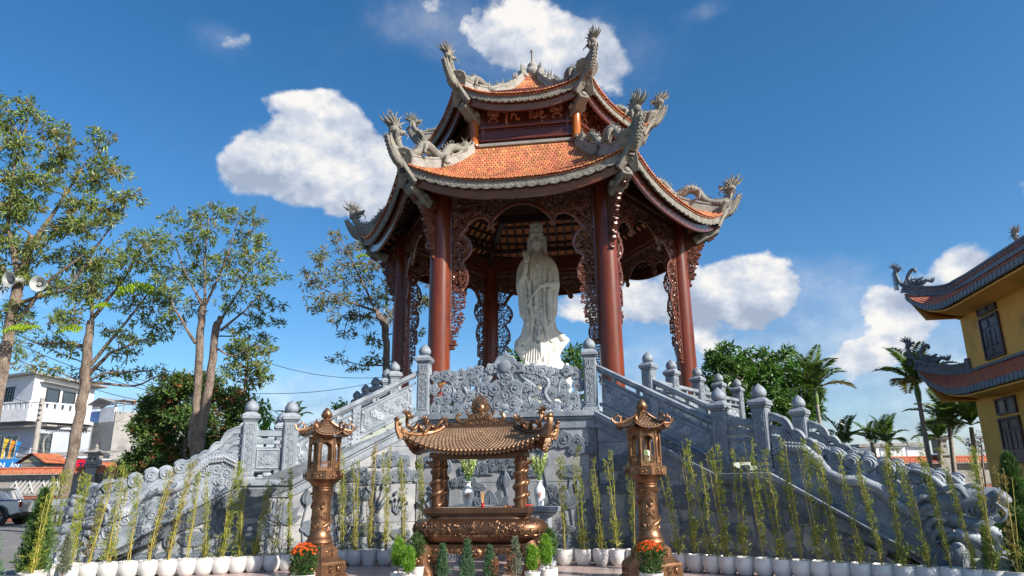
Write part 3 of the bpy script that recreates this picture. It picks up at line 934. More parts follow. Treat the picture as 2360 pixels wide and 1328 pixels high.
    for sy in (-1, 1):
        b.ball((7.18, yc + sy * .15, 1.42), (.085, .06, .085), 10, 7)
        b.tube([(7.32, yc + sy * .15, 1.36), (7.2, yc + sy * .17, 1.54), (7.02, yc + sy * .17, 1.50), (6.85, yc + sy * .16, 1.42)], [.03, .045, .05, .03], n=7)
        b.tube([(7.0, yc + sy * .1, 1.5), (6.85, yc + sy * .12, 1.68), (6.65, yc + sy * .12, 1.8), (6.48, yc + sy * .12, 1.83)], [.07, .055, .04, .015], n=8)
        for q in range(6):
            b.prism([(7.24 + q * .08, 1.2), (7.30 + q * .08, 1.2), (7.27 + q * .08, 1.08)], yc + sy * .11 - .015, yc + sy * .11 + .015)
        for q, (dx, dz) in enumerate(((-.1, -.25), (-.2, -.05), (-.25, .12), (-.05, -.42), (.1, -.5))):
            cx, cz = 6.85 + dx, 1.15 + dz
            b.tube([(cx + .2, yc + sy * .12, cz + .08), (cx + .05, yc + sy * .16, cz + .1), (cx - .08, yc + sy * .16, cz), (cx - .06, yc + sy * .15, cz - .1), (cx + .02, yc + sy * .14, cz - .06)], [.06, .06, .055, .04, .02], n=7)
        # whisker curl
        b.tube([(7.7, yc + sy * .12, 1.28), (7.82, yc + sy * .17, 1.12), (7.72, yc + sy * .18, .98), (7.6, yc + sy * .17, 1.04)], [.03, .03, .025, .01], n=6)
    b.obj('dragon_head', M_GRAN, PL, smooth=50)
    b = B(T)
    b.ball((7.05, y0 - .02, .42), (.15, .12, .24), 12, 8)
    for q in range(7): b.tube([(7.0 + .03 * q - .08, y0 - .12 + .004 * q, .60), (7.0 + .035 * q - .1, y0 - .14 + .004 * q, .4), (7.0 + .03 * q - .08, y0 - .11, .22)], [.006, .012, .006], n=4, cap=False)
    b.tube([(7.05, yc, .75), (7.25, yc, .7), (7.45, yc, .55), (7.42, yc, .35), (7.3, yc, .22)], [.14, .13, .11, .1, .12], n=10)
    for q in range(4): b.tube([(7.3 + .04 * q, y0 + .0 + .06 * q, .2), (7.42 + .04 * q, y0 - .04 + .06 * q, .14), (7.5 + .04 * q, y0 - .03 + .06 * q, .02)], [.05, .04, .012], n=6)
    b.prism(cloud_outline(7.62, .28, .24, 4, .1, 1), yc - .12, yc + .12, ch=.03)
    b.tube([(p[0], yc - .125, p[2]) for p in spiral_pts(7.62, .28, .18, 1.5, 0, 1, 0, 14)], [.022] * 15, n=5, cap=False)
    b.box((7.3, yc, .04), (1.1, .36, .08), ch=.015)
    b.obj('dragon_paw', M_CARV, PL, smooth=45)
for T in (FR_R, FR_L):
    dragon_wall(T, .03, .28, 'x'); dragon_wall(T, WD - .28, WD - .03, 'x')

# openwork cloud-and-dragon parapet on the front bay
def front_parapet():
    random.seed(12); rd = random.Random(12)
    b = B(FR_F); z0 = 3.34; W2 = 2 * FX
    cx = W2 / 2
    # flowing ribbons
    def ribbon(P, r_):
        n = len(P); b.tube([(x, .15, z) for x, z in P], [r_ * (1 - .3 * abs(2 * i / (n - 1) - 1)) for i in range(n)], n=8, sq=.5 / .5, up=(0, 1, 0))
    for sg in (-1, 1):
        m = lambda L_: [(cx + sg * x, z0 + z) for x, z in L_]
        ribbon(m([(1.85, .85), (1.6, .92), (1.35, .75), (1.3, .45), (1.5, .25), (1.8, .3)]), .10)
        ribbon(m([(1.75, .1), (1.4, .12), (1.1, .2), (.95, .45), (1.05, .7), (.85, .92), (.6, 1.0)]), .11)
        ribbon(m([(1.0, .15), (.7, .12), (.55, .35), (.7, .6), (.45, .8), (.3, 1.0)]), .10)
        ribbon(m([(.5, .1), (.25, .2), (.15, .45), (.3, .6)]), .09)
    b.obj('parapet_ribbons', M_GRAN, PL, smooth=45)
    b = B(FR_F)
    spots = []
    for sg in (-1, 1):
        for (x, z, r_) in ((1.72, .92, .15), (1.5, .98, .14), (1.28, .95, .13), (1.08, .98, .13), (.88, 1.0, .15), (.68, 1.05, .14), (1.78, .62, .14), (1.45, .6, .13), (1.2, .72, .12), (.98, .72, .14), (.75, .8, .13),
                        (1.7, .33, .15), (1.42, .38, .14), (1.18, .45, .15), (.92, .42, .13), (.68, .5, .14), (1.75, .12, .14), (1.5, .12, .13), (1.2, .14, .14), (.95, .14, .13), (.7, .18, .14), (.5, .62, .13), (.48, .38, .12), (.46, .15, .13), (.52, .95, .13)):
            spots.append((cx + sg * x + rd.uniform(-.03, .03), z0 + z * .98 + rd.uniform(-.02, .02), r_))
    for k, (x, z, r_) in enumerate(spots):
        yy = .06 + rd.uniform(-.015, .02)
        cloud(b, x, z, r_ * 1.04, yy, .2, 5)
    b.obj('parapet_clouds', M_GRAN, PL, smooth=30, kind='stuff')
    b = B(FR_F)
    # centre piece: stacked clouds, a sun disc and a pointed top
    for (dx, z, r_) in ((-.2, .2, .2), (.2, .2, .2), (-.24, .58, .2), (.24, .58, .2), (0, .42, .2), (0, .72, .2), (0, .9, .2), (-.36, 1.08, .13), (.36, 1.08, .13), (-.2, 1.1, .15), (.2, 1.1, .15)):
        cloud(b, cx + dx, z0 + z, r_, .035, .2, 5, boss=abs(dx) > .01)
    b.prism([(cx - .3, z0 + 1.2), (cx - .2, z0 + 1.38), (cx - .08, z0 + 1.42), (cx, z0 + 1.53), (cx + .08, z0 + 1.42), (cx + .2, z0 + 1.38), (cx + .3, z0 + 1.2), (cx + .22, z0 + 1.05), (cx - .22, z0 + 1.05)], .06, .2, ch=.025)
    b.T = FR_F @ Matrix.Translation((cx, .045, z0 + 1.12)) @ Matrix.Rotation(PI / 2, 4, 'X')
    b.lathe([(.001, .07), (.10, .068), (.145, .05), (.155, .0)], n=24)
    b.T = FR_F
    b.ball((cx, .06, z0 + .13), (.14, .05, .09), 10, 6)
    b.obj('parapet_crest', M_GRAN, PL, smooth=35)
front_parapet()
# ================================================================= the red pavilion
M_COL = mat('lacquered_column_wood', (.20, .038, .011), (.080, .015, .006), rough=.36, scale=1.6, bump=.15, bscale=18, stretch=(3, 3, .35), coat=.3, spec=.3, bdist=.01, stain=(.10, .02, .008), stain_scale=1.3)
M_WOOD = mat('dark_red_lacquer', (.155, .040, .020), (.085, .020, .012), rough=.34, scale=2.5, bump=.12, bscale=20, stretch=(1, 1, 2), coat=.5)
M_WCARV = mat('carved_red_wood', (.185, .055, .028), (.09, .026, .014), rough=.34, scale=5, bump=.35, bscale=40, coat=.45)
M_DWOOD = mat('rafter_wood', (.055, .022, .013), (.03, .012, .008), rough=.5, scale=3, bump=.2, bscale=20, stretch=(1, 1, 1))
M_POST = mat('orange_lacquer_post', (.42, .13, .02), (.25, .06, .012), rough=.28, scale=2, bump=.1, stretch=(3, 3, .4), coat=.6)
M_TILE = mat('terracotta_roof_tile', (.56, .22, .095), (.45, .155, .062), rough=.75, scale=2, bump=.25, bscale=30, island=.28, stain=(.34, .13, .065), stain_scale=.8)
M_TUND = mat('terracotta_underside', (.50, .19, .075), (.38, .13, .05), rough=.8, scale=4, bump=.2, island=.2)
M_RSTN = mat('weathered_ridge_stone', (.27, .25, .21), (.165, .155, .13), rough=.8, scale=4, bump=.6, bscale=50, stain=(.13, .125, .11), stain_scale=2.2)
M_PALE = mat('pale_ridge_plaster', (.33, .315, .285), (.235, .225, .205), rough=.8, scale=4, bump=.4, bscale=45, stain=(.19, .18, .16), stain_scale=1.7)

PV = thing('pavilion', 'six-sided two-tier red wooden pavilion with orange tile roofs and stone dragons', 'pavilion', (CX0, CY0, 0), PHI)

def face_frame(k, a=0.):   # frame of side k (0 = front): local x along the side, local y outward -> we use -y outward
    th = R(-90 + 60 * k)
    o = Vector((math.cos(th) * a, math.sin(th) * a, 0))
    return fr(o, (-math.sin(th), math.cos(th), 0))
TAN30 = math.tan(PI / 6)

class Roof:
    def __init__(s, a0, z0, a1, z1, lift, sag, p=2.6):
        s.a0, s.z0, s.a1, s.z1, s.lift, s.sag, s.p = a0, z0, a1, z1, lift, sag, p
    def P(s, u, v, dn=0.):
        """point in the side's frame; u -1..1 across, v 0 (top) .. 1 (eave)"""
        a = s.a0 + (s.a1 - s.a0) * v
        z = s.z0 + (s.z1 - s.z0) * v - s.sag * 4 * v * (1 - v) + s.lift * abs(u) ** s.p * v ** 1.6
        return (u * a * TAN30, -a, z - dn)
    def hip(s, v):
        a = s.a0 + (s.a1 - s.a0) * v
        return a / math.cos(PI / 6), s.P(1, v)[2]
LOW = Roof(3.05, 13.12, 6.05, 10.50, .80, .30)
UPP = Roof(0.30, 17.75, 3.95, 14.60, .62, .62)

M_LET = mat('polished_highlit_carving', (.50, .20, .12), (.38, .13, .08), rough=.22, scale=4, bump=.1, coat=.8)  # base colour lightened to stand in for gloss highlights on the carving
def tiles_mesh(rf, rows, w, v0=0.01):
    vs, fs = [], []
    n = 0
    rd = random.Random(3)
    L_ = math.hypot(rf.a1 - rf.a0, rf.z1 - rf.z0)
    for r_ in range(rows):
        va, vb = v0 + (1.012 - v0) * r_ / rows, v0 + (1.012 - v0) * (r_ + 1.16) / rows
        vb = min(vb, 1.02)
        a = rf.a0 + (rf.a1 - rf.a0) * min(1, vb)
        half = a * TAN30
        cnt = int(2 * half / w) + 2
        for i in range(cnt):
            x = -half + (i + .5 * (r_ % 2)) * w
            x0, x1 = x + .03 * w, x + .97 * w
            if x1 < -half or x0 > half: continue
            x0, x1 = max(x0, -half), min(x1, half)
            if x1 - x0 < .25 * w: continue
            h = .050 + rd.uniform(-.008, .010)
            xm0, xm1 = x0 + (x1 - x0) * .22, x1 - (x1 - x0) * .22
            vend = vb - .28 / rows
            def pt(xx, v, dz):
                aa = rf.a0 + (rf.a1 - rf.a0) * v
                p = rf.P(max(-1, min(1, xx / (aa * TAN30))), min(v, 1.02))
                return (xx, p[1], p[2] + dz)
            vs += [pt(x0, va, .004), pt(x1, va, .004), pt(x1, vend, h), pt(xm1, vb, h), pt(xm0, vb, h), pt(x0, vend, h),
                   pt(x1, vend, h - .042), pt(xm1, vb, h - .042), pt(xm0, vb, h - .042), pt(x0, vend, h - .042)]
            fs += [(n, n + 1, n + 2, n + 3, n + 4, n + 5), (n + 5, n + 4, n + 8, n + 9), (n + 4, n + 3, n + 7, n + 8), (n + 3, n + 2, n + 6, n + 7)]
            n += 10
    b = B(); b.add(vs, fs)
    return b.mesh('roof_tiles', M_TILE, 0)

def roof_parts(rf, rows, w, nm, eave_h, wood_h, raft=True):
    tm = tiles_mesh(rf, rows, w)
    U = np.linspace(-1, 1, 33); Vv = np.linspace(0, 1, 13)
    # closed deck under the tiles: terracotta seen from below between the rafters
    b = B(); b.slab([[rf.P(u, v, .03) for u in U] for v in Vv], (0, 0, -.035)); deck = b.mesh('roof_deck', M_TUND, 60)
    b = B(); G = [[(lambda p: (p[0], p[1] + .02, p[2] - .0))(rf.P(u, .992, .02 + d)) for u in U] for d in (0,)]
    # eave: pale lip, scalloped stone band, wood band behind
    e = B()
    lip = [[rf.P(u, 1.003, .045 - .0), rf.P(u, 1.003, .075)] for u in U]
    pts_t = [rf.P(u, 1.0, .03) for u in np.linspace(-1, 1, 61)]
    for i in range(60):
        p, q = pts_t[i], pts_t[i + 1]
    UU = np.linspace(-.985, .985, 121)
    th = .07
    G = []
    for d in (0, 1):
        row = []
        for i, u in enumerate(UU):
            p = rf.P(u, 1.0, .045)
            dz = 0 if d == 0 else eave_h * (.82 + .18 * abs(math.sin(i * PI / 6)))
            row.append((p[0], p[1] + .035, p[2] - dz))
        G.append(row)
    e.slab(G, (0, th, 0))
    band = e.mesh('eave_band', mat('dull_eave_stone', (.21, .195, .165), (.12, .11, .095), rough=.85, scale=5, bump=.6, bscale=40, stain=(.27, .255, .225), stain_scale=3), 30)
    e = B()
    e.tube([(rf.P(u, 1.0)[0], rf.P(u, 1.0)[1] + .03, rf.P(u, 1.0)[2] - .035) for u in U], [.022] * 33, n=6)
    for i in range(40):
        u = -.96 + 1.92 * (i + .5) / 40; p = rf.P(u, 1.0, .045 + eave_h * .5)
        e.ball((p[0], p[1] + .033, p[2] - .05), (.05, .008, .04), 6, 4)
    lipm = e.mesh('eave_lip', M_RSTN, 40)
    e = B()
    G = []
    for d in (0.02, .10 + wood_h):
        row = []
        for u in np.linspace(-.97, .97, 41):
            p = rf.P(u, 1.0, 0)
            k = (1 - abs(u) ** 3 * .25)
            row.append((p[0] * .985, p[1] + .17 + (.10 if d > .05 else 0), p[2] - .06 - d - (eave_h * .55 if d > .05 else 0)))
        G.append(row)
    e.slab(G, (0, .09, 0))
    wood = e.mesh('eave_board', M_WOOD, 30)
    # rafters and battens
    r_ = B(); bt = B()
    halfmax = rf.a1 * TAN30
    x = -halfmax + .12
    sp = .36
    while x < halfmax - .05:
        vmin = max(0.03, (abs(x) / TAN30 - rf.a0) / (rf.a1 - rf.a0) + .02)
        if vmin < .93:
            vsamp = np.linspace(vmin, .97, 7)
            P = [rf.P(x / ((rf.a0 + (rf.a1 - rf.a0) * v) * TAN30), v, .115) for v in vsamp]
            for i in range(6):
                r_.beam(P[i], P[i + 1], .085, .10)
        x += sp
    nb = 11 if rf is LOW else 9
    for j in range(nb):
        v = .05 + .9 * j / (nb - 1)
        P = [rf.P(u, v, .10) for u in np.linspace(-.97, .97, 9)]
        for i in range(8): bt.beam(P[i], P[i + 1], .12, .07)
    rm = r_.mesh('rafters', M_DWOOD, 0); bm_ = bt.mesh('battens', M_DWOOD, 0)
    for k in range(6):
        T = face_frame(k)
        root = link(nm, deck, PV, mw=T)
        o = link('roof_tiles', tm, root); o['kind'] = 'stuff'
        link('eave_band', band, root); link('eave_lip', lipm, root); link('eave_board', wood, root)
        if raft:
            o = link('rafters', rm, root); o['kind'] = 'stuff'
            o = link('battens', bm_, root); o['kind'] = 'stuff'
roof_parts(LOW, 18, .122, 'lower_roof', .27, .22)
roof_parts(UPP, 19, .122, 'upper_roof', .24, .20)

# ---- hip ridges, prows, corner blocks and dragons (radial frame: x outward, z up)
def dragon_into(b, P, r0, y=0., head=1., face=-1, legs=((3, .2), (6, .2)), spikes=True, seed=1, flame=1.):
    """P: body centre line from tail to head in the x,z plane; face -1 looks towards -x"""
    rd = random.Random(seed)
    n = len(P)
    # smooth the centre line
    pts = []
    for i in range(n - 1):
        p0, p1, p2, p3 = P[max(0, i - 1)], P[i], P[i + 1], P[min(n - 1, i + 2)]
        for t in (0, .33, .66):
            f = lambda a, b_, c, d: .5 * (2 * b_ + (c - a) * t + (2 * a - 5 * b_ + 4 * c - d) * t * t + (-a + 3 * b_ - 3 * c + d) * t ** 3)
            pts.append((f(p0[0], p1[0], p2[0], p3[0]), y + .05 * math.sin(len(pts) * .6), f(p0[1], p1[1], p2[1], p3[1])))
    pts.append((P[-1][0], y, P[-1][1]))
    m = len(pts)
    rad = [r0 * (.35 + .75 * math.sin(PI * min(1, (.12 + .8 * i / m))) ** .7) for i in range(m)]
    rad = [r * (1 + .05 * (i % 2)) for i, r in enumerate(rad)]
    b.tube(pts, rad, n=9)
    for i in range(1, m - 1):
        t = np.array(pts[i + 1]) - np.array(pts[i - 1]); t /= np.linalg.norm(t)
        nrm = np.array((-t[2], 0, t[0]))
        if nrm[2] < 0 and abs(t[0]) > .3: nrm = -nrm
        if abs(t[0]) <= .3: nrm = np.array((1 if face < 0 else -1, 0, 0.))
        c = np.array(pts[i]) + nrm * rad[i] * .8
        if spikes:
            L_ = r0 * rd.uniform(.7, 1.1)
            b.tube([c, c + nrm * L_ * .6 + t * L_ * .3, c + nrm * L_ + t * L_ * .75 * rd.uniform(-1, 1)], [r0 * .26, r0 * .17, r0 * .03], n=4)
        for q in (-1, 1):
            b.ball((pts[i][0], pts[i][1] + q * rad[i] * .85, pts[i][2]), (rad[i] * .35, rad[i] * .25, rad[i] * .35), 5, 3)
    # tail flames
    tx, tz = P[0]
    for q in range(6):
        a = R(50 + q * 18 + rd.uniform(-6, 6)); L_ = r0 * rd.uniform(2.2, 4.2) * flame
        b.tube([(tx, y, tz), (tx + L_ * .4 * math.cos(a), y + .02 * (q - 3), tz + L_ * .45 * math.sin(a)), (tx + L_ * .62 * math.cos(a + .35), y + .03 * (q - 3), tz + L_ * .75 * math.sin(a)), (tx + L_ * math.cos(a), y + .03 * (q - 3), tz + L_ * math.sin(a))], [r0 * .42, r0 * .33, r0 * .2, r0 * .04], n=5)
    # legs with claws
    for (i, L_) in legs:
        k = min(m - 2, i * 3); px, py, pz = pts[k]
        for q in (-1, 1):
            foot = (px + .3 * q * L_ - .1 * face, py + q * r0 * 1.9, pz - L_ * 1.35)
            b.tube([(px, py, pz), (px + .25 * L_, py + q * r0 * 1.5, pz - L_ * .3), foot], [r0 * .62, r0 * .5, r0 * .3], n=6)
            for c_ in (-1, 0, 1):
                b.tube([foot, (foot[0] + face * r0 * .8, foot[1] + c_ * r0 * .5, foot[2] + r0 * .12), (foot[0] + face * r0 * 1.3, foot[1] + c_ * r0 * .7, foot[2] - r0 * .3)], [r0 * .24, r0 * .18, r0 * .04], n=4)
    # head
    hx, hz = P[-1]; h = r0 * 1.55 * head; F_ = face
    b.ball((hx, y, hz), (h * .95, h * .75, h * .8), 10, 7)
    b.tube([(hx, y, hz - h * .05), (hx + F_ * h * 1.0, y, hz + h * .02), (hx + F_ * h * 1.65, y, hz + h * .12), (hx + F_ * h * 1.95, y, hz + h * .2)], [h * .62, h * .5, h * .42, h * .28], n=8)
    b.ball((hx + F_ * h * 1.9, y, hz + h * .38), h * .3, 7, 5)
    b.tube([(hx + F_ * h * .1, y, hz - h * .62), (hx + F_ * h * .9, y, hz - h * .8), (hx + F_ * h * 1.45, y, hz - h * .62)], [h * .38, h * .3, h * .12], n=7)
    for q in (-1, 1):
        b.ball((hx + F_ * h * .75, y + q * h * .5, hz + h * .45), h * .24, 7, 5)
        b.tube([(hx + F_ * h * .3, y + q * h * .4, hz + h * .55), (hx - F_ * h * .6, y + q * h * .6, hz + h * 1.35), (hx - F_ * h * 1.4, y + q * h * .7, hz + h * 1.9), (hx - F_ * h * 1.9, y + q * h * .6, hz + h * 2.6)], [h * .2, h * .17, h * .11, h * .03], n=5)
        b.tube([(hx + F_ * h * 1.5, y + q * h * .4, hz), (hx + F_ * h * 2.1, y + q * h * .8, hz - h * .5), (hx + F_ * h * 1.7, y + q * h, hz - h * 1.3)], [h * .12, h * .1, h * .03], n=5)
        for t_ in range(5):
            b.tube([(hx - F_ * h * .1, y + q * h * .5, hz - h * .2 - .1 * h * t_), (hx - F_ * h * .4, y + q * h * .9, hz - h * (.5 + .22 * t_)), (hx + F_ * h * (.3 - .15 * t_), y + q * h * .9, hz - h * (1.1 + .15 * t_))], [h * .2, h * .14, h * .03], n=4)
    for q in range(15):
        a = R(38 + (q // 3) * 27) ; yy = ((q % 3) - 1) * h * .55
        L_ = h * rd.uniform(2.2, 3.4) * flame
        c, s_ = -F_ * math.cos(a), math.sin(a)
        o = (hx - F_ * h * .4, y + yy * .5, hz + h * .25)
        wob = rd.uniform(-.25, .25)
        b.tube([o, (o[0] + c * L_ * .4 - s_ * .1 * L_, o[1] + yy * .6, o[2] + s_ * L_ * .4), (o[0] + c * L_ * .72 + s_ * .1 * L_, o[1] + yy * .9, o[2] + s_ * L_ * .7), (o[0] + c * L_ * (1 + wob * .3), o[1] + yy * 1.2, o[2] + s_ * L_ * (1 - wob * .3))],
               [h * .24, h * .2, h * .13, h * .025], n=5)

def ridge_parts(rf, R0, z0, vtop, shift, nm, dragon_pts, drag_r):
    # ridge sweeping along the hip, rising beyond the corner
    hp = [rf.hip(v) for v in np.linspace(vtop, 1.0, 12)]
    rr, zz = hp[-1]
    path = [(r_, 0, z + .10) for r_, z in hp] + [(rr + .25, 0, zz + .20), (rr + .38, 0, zz + .36), (rr + .44, 0, zz + .52)]
    b = B()
    n = len(path)
    for (w, dz0, dz1) in ((.15, -.16, .02), (.115, .02, .16), (.14, .16, .22)):
        G = []
        for i, (x, y, z) in enumerate(path):
            k = 1 if i < 12 else (1 - .28 * (i - 11))
            G.append([(x, -w * k, z + dz0 * k), (x, -w * k, z + dz1 * k), (x, w * k, z + dz1 * k), (x, w * k, z + dz0 * k), (x, -w * k, z + dz0 * k)])
        b.grid(G)
        b.add([G[0][i] for i in range(4)], [(0, 3, 2, 1)]); b.add([G[-1][i] for i in range(4)], [(0, 1, 2, 3)])
    ridge = b.mesh('hip_ridge', M_PALE, 25)
    # prow: carved rising fin, thick, with flame teeth
    b = B()
    P = [(rr - .25, zz + .12), (rr + .05, zz - .25), (rr + .28, zz - .05), (rr + .46, zz + .20), (rr + .58, zz + .46), (rr + .62, zz + .72), (rr + .55, zz + .66), (rr + .46, zz + .52), (rr + .32, zz + .34), (rr + .12, zz + .24)]
    b.prism(P, -.11, .11, ch=.03)
    for i in range(9):
        t = i / 8; x = rr + .12 + .48 * t ** .8; z = zz - .1 + .66 * t ** 1.5
        b.ball((x, 0, z), (.10, .15 - .05 * t, .11), 7, 5)
        b.tube([(x, .02, z), (x + .09, .06, z + .02), (x + .12, .05, z + .14)], [.05, .04, .01], n=5)
        b.tube([(x, -.02, z), (x + .09, -.06, z + .02), (x + .12, -.05, z + .14)], [.05, .04, .01], n=5)
    prow = b.mesh('ridge_prow', M_RSTN, 45)
    # two rounded end planks closing the eaves, and the carved beam head
    b = B()
    for sg in (-1, 1):
        b.T = Matrix.Translation((rr + .06, sg * .13, zz + .1)) @ Matrix.Rotation(R(sg * 30), 4, 'Z') @ Matrix.Rotation(R(90), 4, 'Z') @ Matrix.Rotation(R(34), 4, 'X') @ Matrix.Translation((0, 0, -zz - .1))
        out = [(sg * x * 1.5, zz + z) for x, z in ((-.17, .26), (-.08, .38), (.05, .40), (.17, .31), (.20, .1), (.15, -.15), (.05, -.55), (-.08, -.88), (-.19, -.83), (-.16, -.3))]
        b.prism(out, -.06, .06, ch=.02)
        for q in range(4):
            z_ = zz + .18 - q * .22
            b.tube([(p[0], -.062, p[2]) for p in spiral_pts((.02 - .03 * q) * sg, z_, .075, 1.2, q, 1, 0, 9)], [.014] * 10, n=4, cap=False)
            b.ball(((.02 - .03 * q) * sg, -.06, z_), (.03, .02, .03), 6, 4)
    b.T = None
    planks = b.mesh('corner_planks', M_RSTN, 35)
    b = B()
    b.T = Matrix.Translation((rr - .74, 0, zz - .90)) @ Matrix.Rotation(R(-26), 4, 'Y')
    b.box((0, 0, 0), (.95, .36, .32), ch=.025)
    b.box((-.1, 0, .0), (.2, .62, .12), ch=.02)
    b.T = b.T @ Matrix.Translation((.478, 0, 0)) @ Matrix.Rotation(PI / 2, 4, 'Y')
    b.lathe([(.095, .0), (.095, .03), (.07, .05), (.0, .055)], n=14)
    for q in range(12):
        a = q * PI / 6; b.ball((.11 * math.cos(a), .11 * math.sin(a), .01), .02, 5, 3)
    b.T = None
    head = b.mesh('beam_head', M_RSTN, 30)
    d = B(); dragon_into(d, dragon_pts, drag_r, legs=((4, .26), (7, .3)), flame=.78, head=.92)
    rng_ = random.Random(4)
    for q in range(10):      # small clouds and flames at the dragon's feet
        t = q / 9; r_, z = rf.hip(vtop + (1 - vtop) * t * .95)
        for sg in (-1, 1):
            d.ball((r_, sg * .09, z + .30), (.09, .05, .06), 6, 4)
        if q % 2: d.tube([(r_, 0, z + .3), (r_ + .05, .03, z + .45), (r_ - .02, 0, z + .6)], [.05, .035, .008], n=5)
    dm = d.mesh('dragon', M_RSTN, 50)
    for k in range(6):
        T = Matrix.Rotation(R(60 * k), 4, 'Z')
        o = link(nm, ridge, PV, mw=T)
        link('ridge_prow', prow, o); link('corner_planks', planks, o); link('beam_head', head, o)
        dd = link('dragon_ornament', dm, o)
lr, lz = LOW.hip(1.0)
low_pts = [(4.05, 12.92), (4.3, 12.72), (4.6, 12.72), (4.9, 12.55), (5.2, 12.12), (5.5, 12.10), (5.8, 12.28), (6.1, 12.2), (6.35, 11.85), (6.65, 11.66), (6.98, 11.66), (7.25, 11.88), (7.34, 12.24)]
ridge_parts(LOW, lr, lz, .06, 0, 'lower_hip_ridge', low_pts, .145)
ur, uz = UPP.hip(1.0)
upp_pts = [(1.55, 16.55), (1.8, 16.35), (2.1, 16.3), (2.4, 16.05), (2.7, 15.78), (3.0, 15.82), (3.3, 15.95), (3.6, 15.85), (3.9, 15.62), (4.25, 15.62), (4.65, 15.58), (4.92, 15.80), (5.0, 16.10)]
ridge_parts(UPP, ur, uz, .10, 0, 'upper_hip_ridge', upp_pts, .125)

# base course where the upper storey meets the lower roof
b = B()
for k in range(6):
    b.T = face_frame(k)
    b.box((0, -3.10, 13.13), (3.58, .20, .12), ch=.02); b.box((0, -3.0, 13.22), (3.5, .16, .10), ch=.02)
b.obj('base_course', M_PALE, PV, smooth=20)

# finial
b = B()
b.lathe([(.55, 17.25), (.55, 17.45), (.42, 17.5), (.40, 17.6), (.30, 17.62), (.27, 17.72), (.33, 17.82), (.34, 17.92), (.30, 18.04), (.2, 18.10), (.215, 18.16), (.215, 18.24), (.15, 18.34), (.075, 18.42), (.052, 18.55), (.045, 18.78), (.06, 18.86), (.085, 18.92), (.08, 18.95), (0, 18.955)], n=24)
for k in range(6):
    a = R(60 * k); b.T = Matrix.Rotation(a, 4, 'Z')
    b.box((.62, 0, 17.52), (.5, .26, .22), ch=.04)
    for q in range(3): b.tube([(.5 + .12 * q, 0, 17.6), (.55 + .12 * q, .02, 17.85), (.5 + .14 * q, 0, 18.0)], [.06, .05, .01], n=5)
b.T = None
b.obj('roof_finial', M_PALE, PV, smooth=45)

# ---- upper storey
def text_mesh(txt, size, ext, m, shear=.2):
    cu = bpy.data.curves.new('t', 'FONT'); cu.body = txt; cu.size = size; cu.extrude = ext; cu.bevel_depth = ext * .5; cu.bevel_resolution = 1
    cu.align_x = 'CENTER'; cu.align_y = 'CENTER'; cu.shear = shear; cu.resolution_u = 4
    o = bpy.data.objects.new('t', cu); COL.objects.link(o)
    dg = bpy.context.evaluated_depsgraph_get()
    me = bpy.data.meshes.new_from_object(o.evaluated_get(dg))
    bpy.data.objects.remove(o)
    me.materials.clear(); me.materials.append(m)
    return me
RB = 3.6; AB = RB * math.cos(PI / 6)
def brush(b, P, w, y):
    n = len(P)
    b.tube([(x, y, z) for x, z in P], [w * (.55 + .6 * math.sin(PI * min(1., .15 + i / (n - 1) * .85))) for i in range(n)], n=7, up=(0, 1, 0), sq=1.0)
def lettering(y=0.):
    """the carved brush lettering: Tri Tue with its Vietnamese accents"""
    b = B()
    s = 1.
    br = lambda P, w=.035: brush(b, P, w * 1.35, y - .02)
    # T
    br([(-.98, .25), (-.90, .22), (-.78, .25), (-.66, .24), (-.58, .29)], .045)
    br([(-.75, .22), (-.78, .05), (-.80, -.12), (-.80, -.28), (-.74, -.36), (-.70, -.31)], .04)
    # r
    br([(-.62, .06), (-.58, .09), (-.58, -.02), (-.60, -.14)]); br([(-.58, .0), (-.52, .07), (-.46, .08), (-.44, .02)])
    # i with acute
    br([(-.38, .08), (-.38, -.02), (-.37, -.12), (-.30, -.16), (-.22, -.08)]); br([(-.36, .17), (-.31, .25), (-.27, .31)], .028)
    b2 = b; b = B(); br = lambda P, w=.035: brush(b, P, w * 1.35, y - .02)
    # T
    br([(.06, .24), (.14, .20), (.26, .25), (.38, .24), (.46, .28)], .045)
    br([(.28, .22), (.24, .08), (.21, -.04), (.22, -.13), (.28, -.14)], .038)
    # u
    br([(.36, .10), (.34, -.02), (.37, -.12), (.44, -.12), (.48, .0), (.50, .10), (.50, -.04), (.54, -.13)])
    # e with circumflex and dot below
    br([(.60, -.02), (.68, .0), (.74, .06), (.70, .12), (.63, .08), (.61, -.04), (.66, -.14), (.76, -.16), (.90, -.08)])
    br([(.62, .20), (.69, .30), (.76, .20)], .026); b.ball((.70, y, -.29), (.05, .03, .05), 8, 6)
    return b2, b
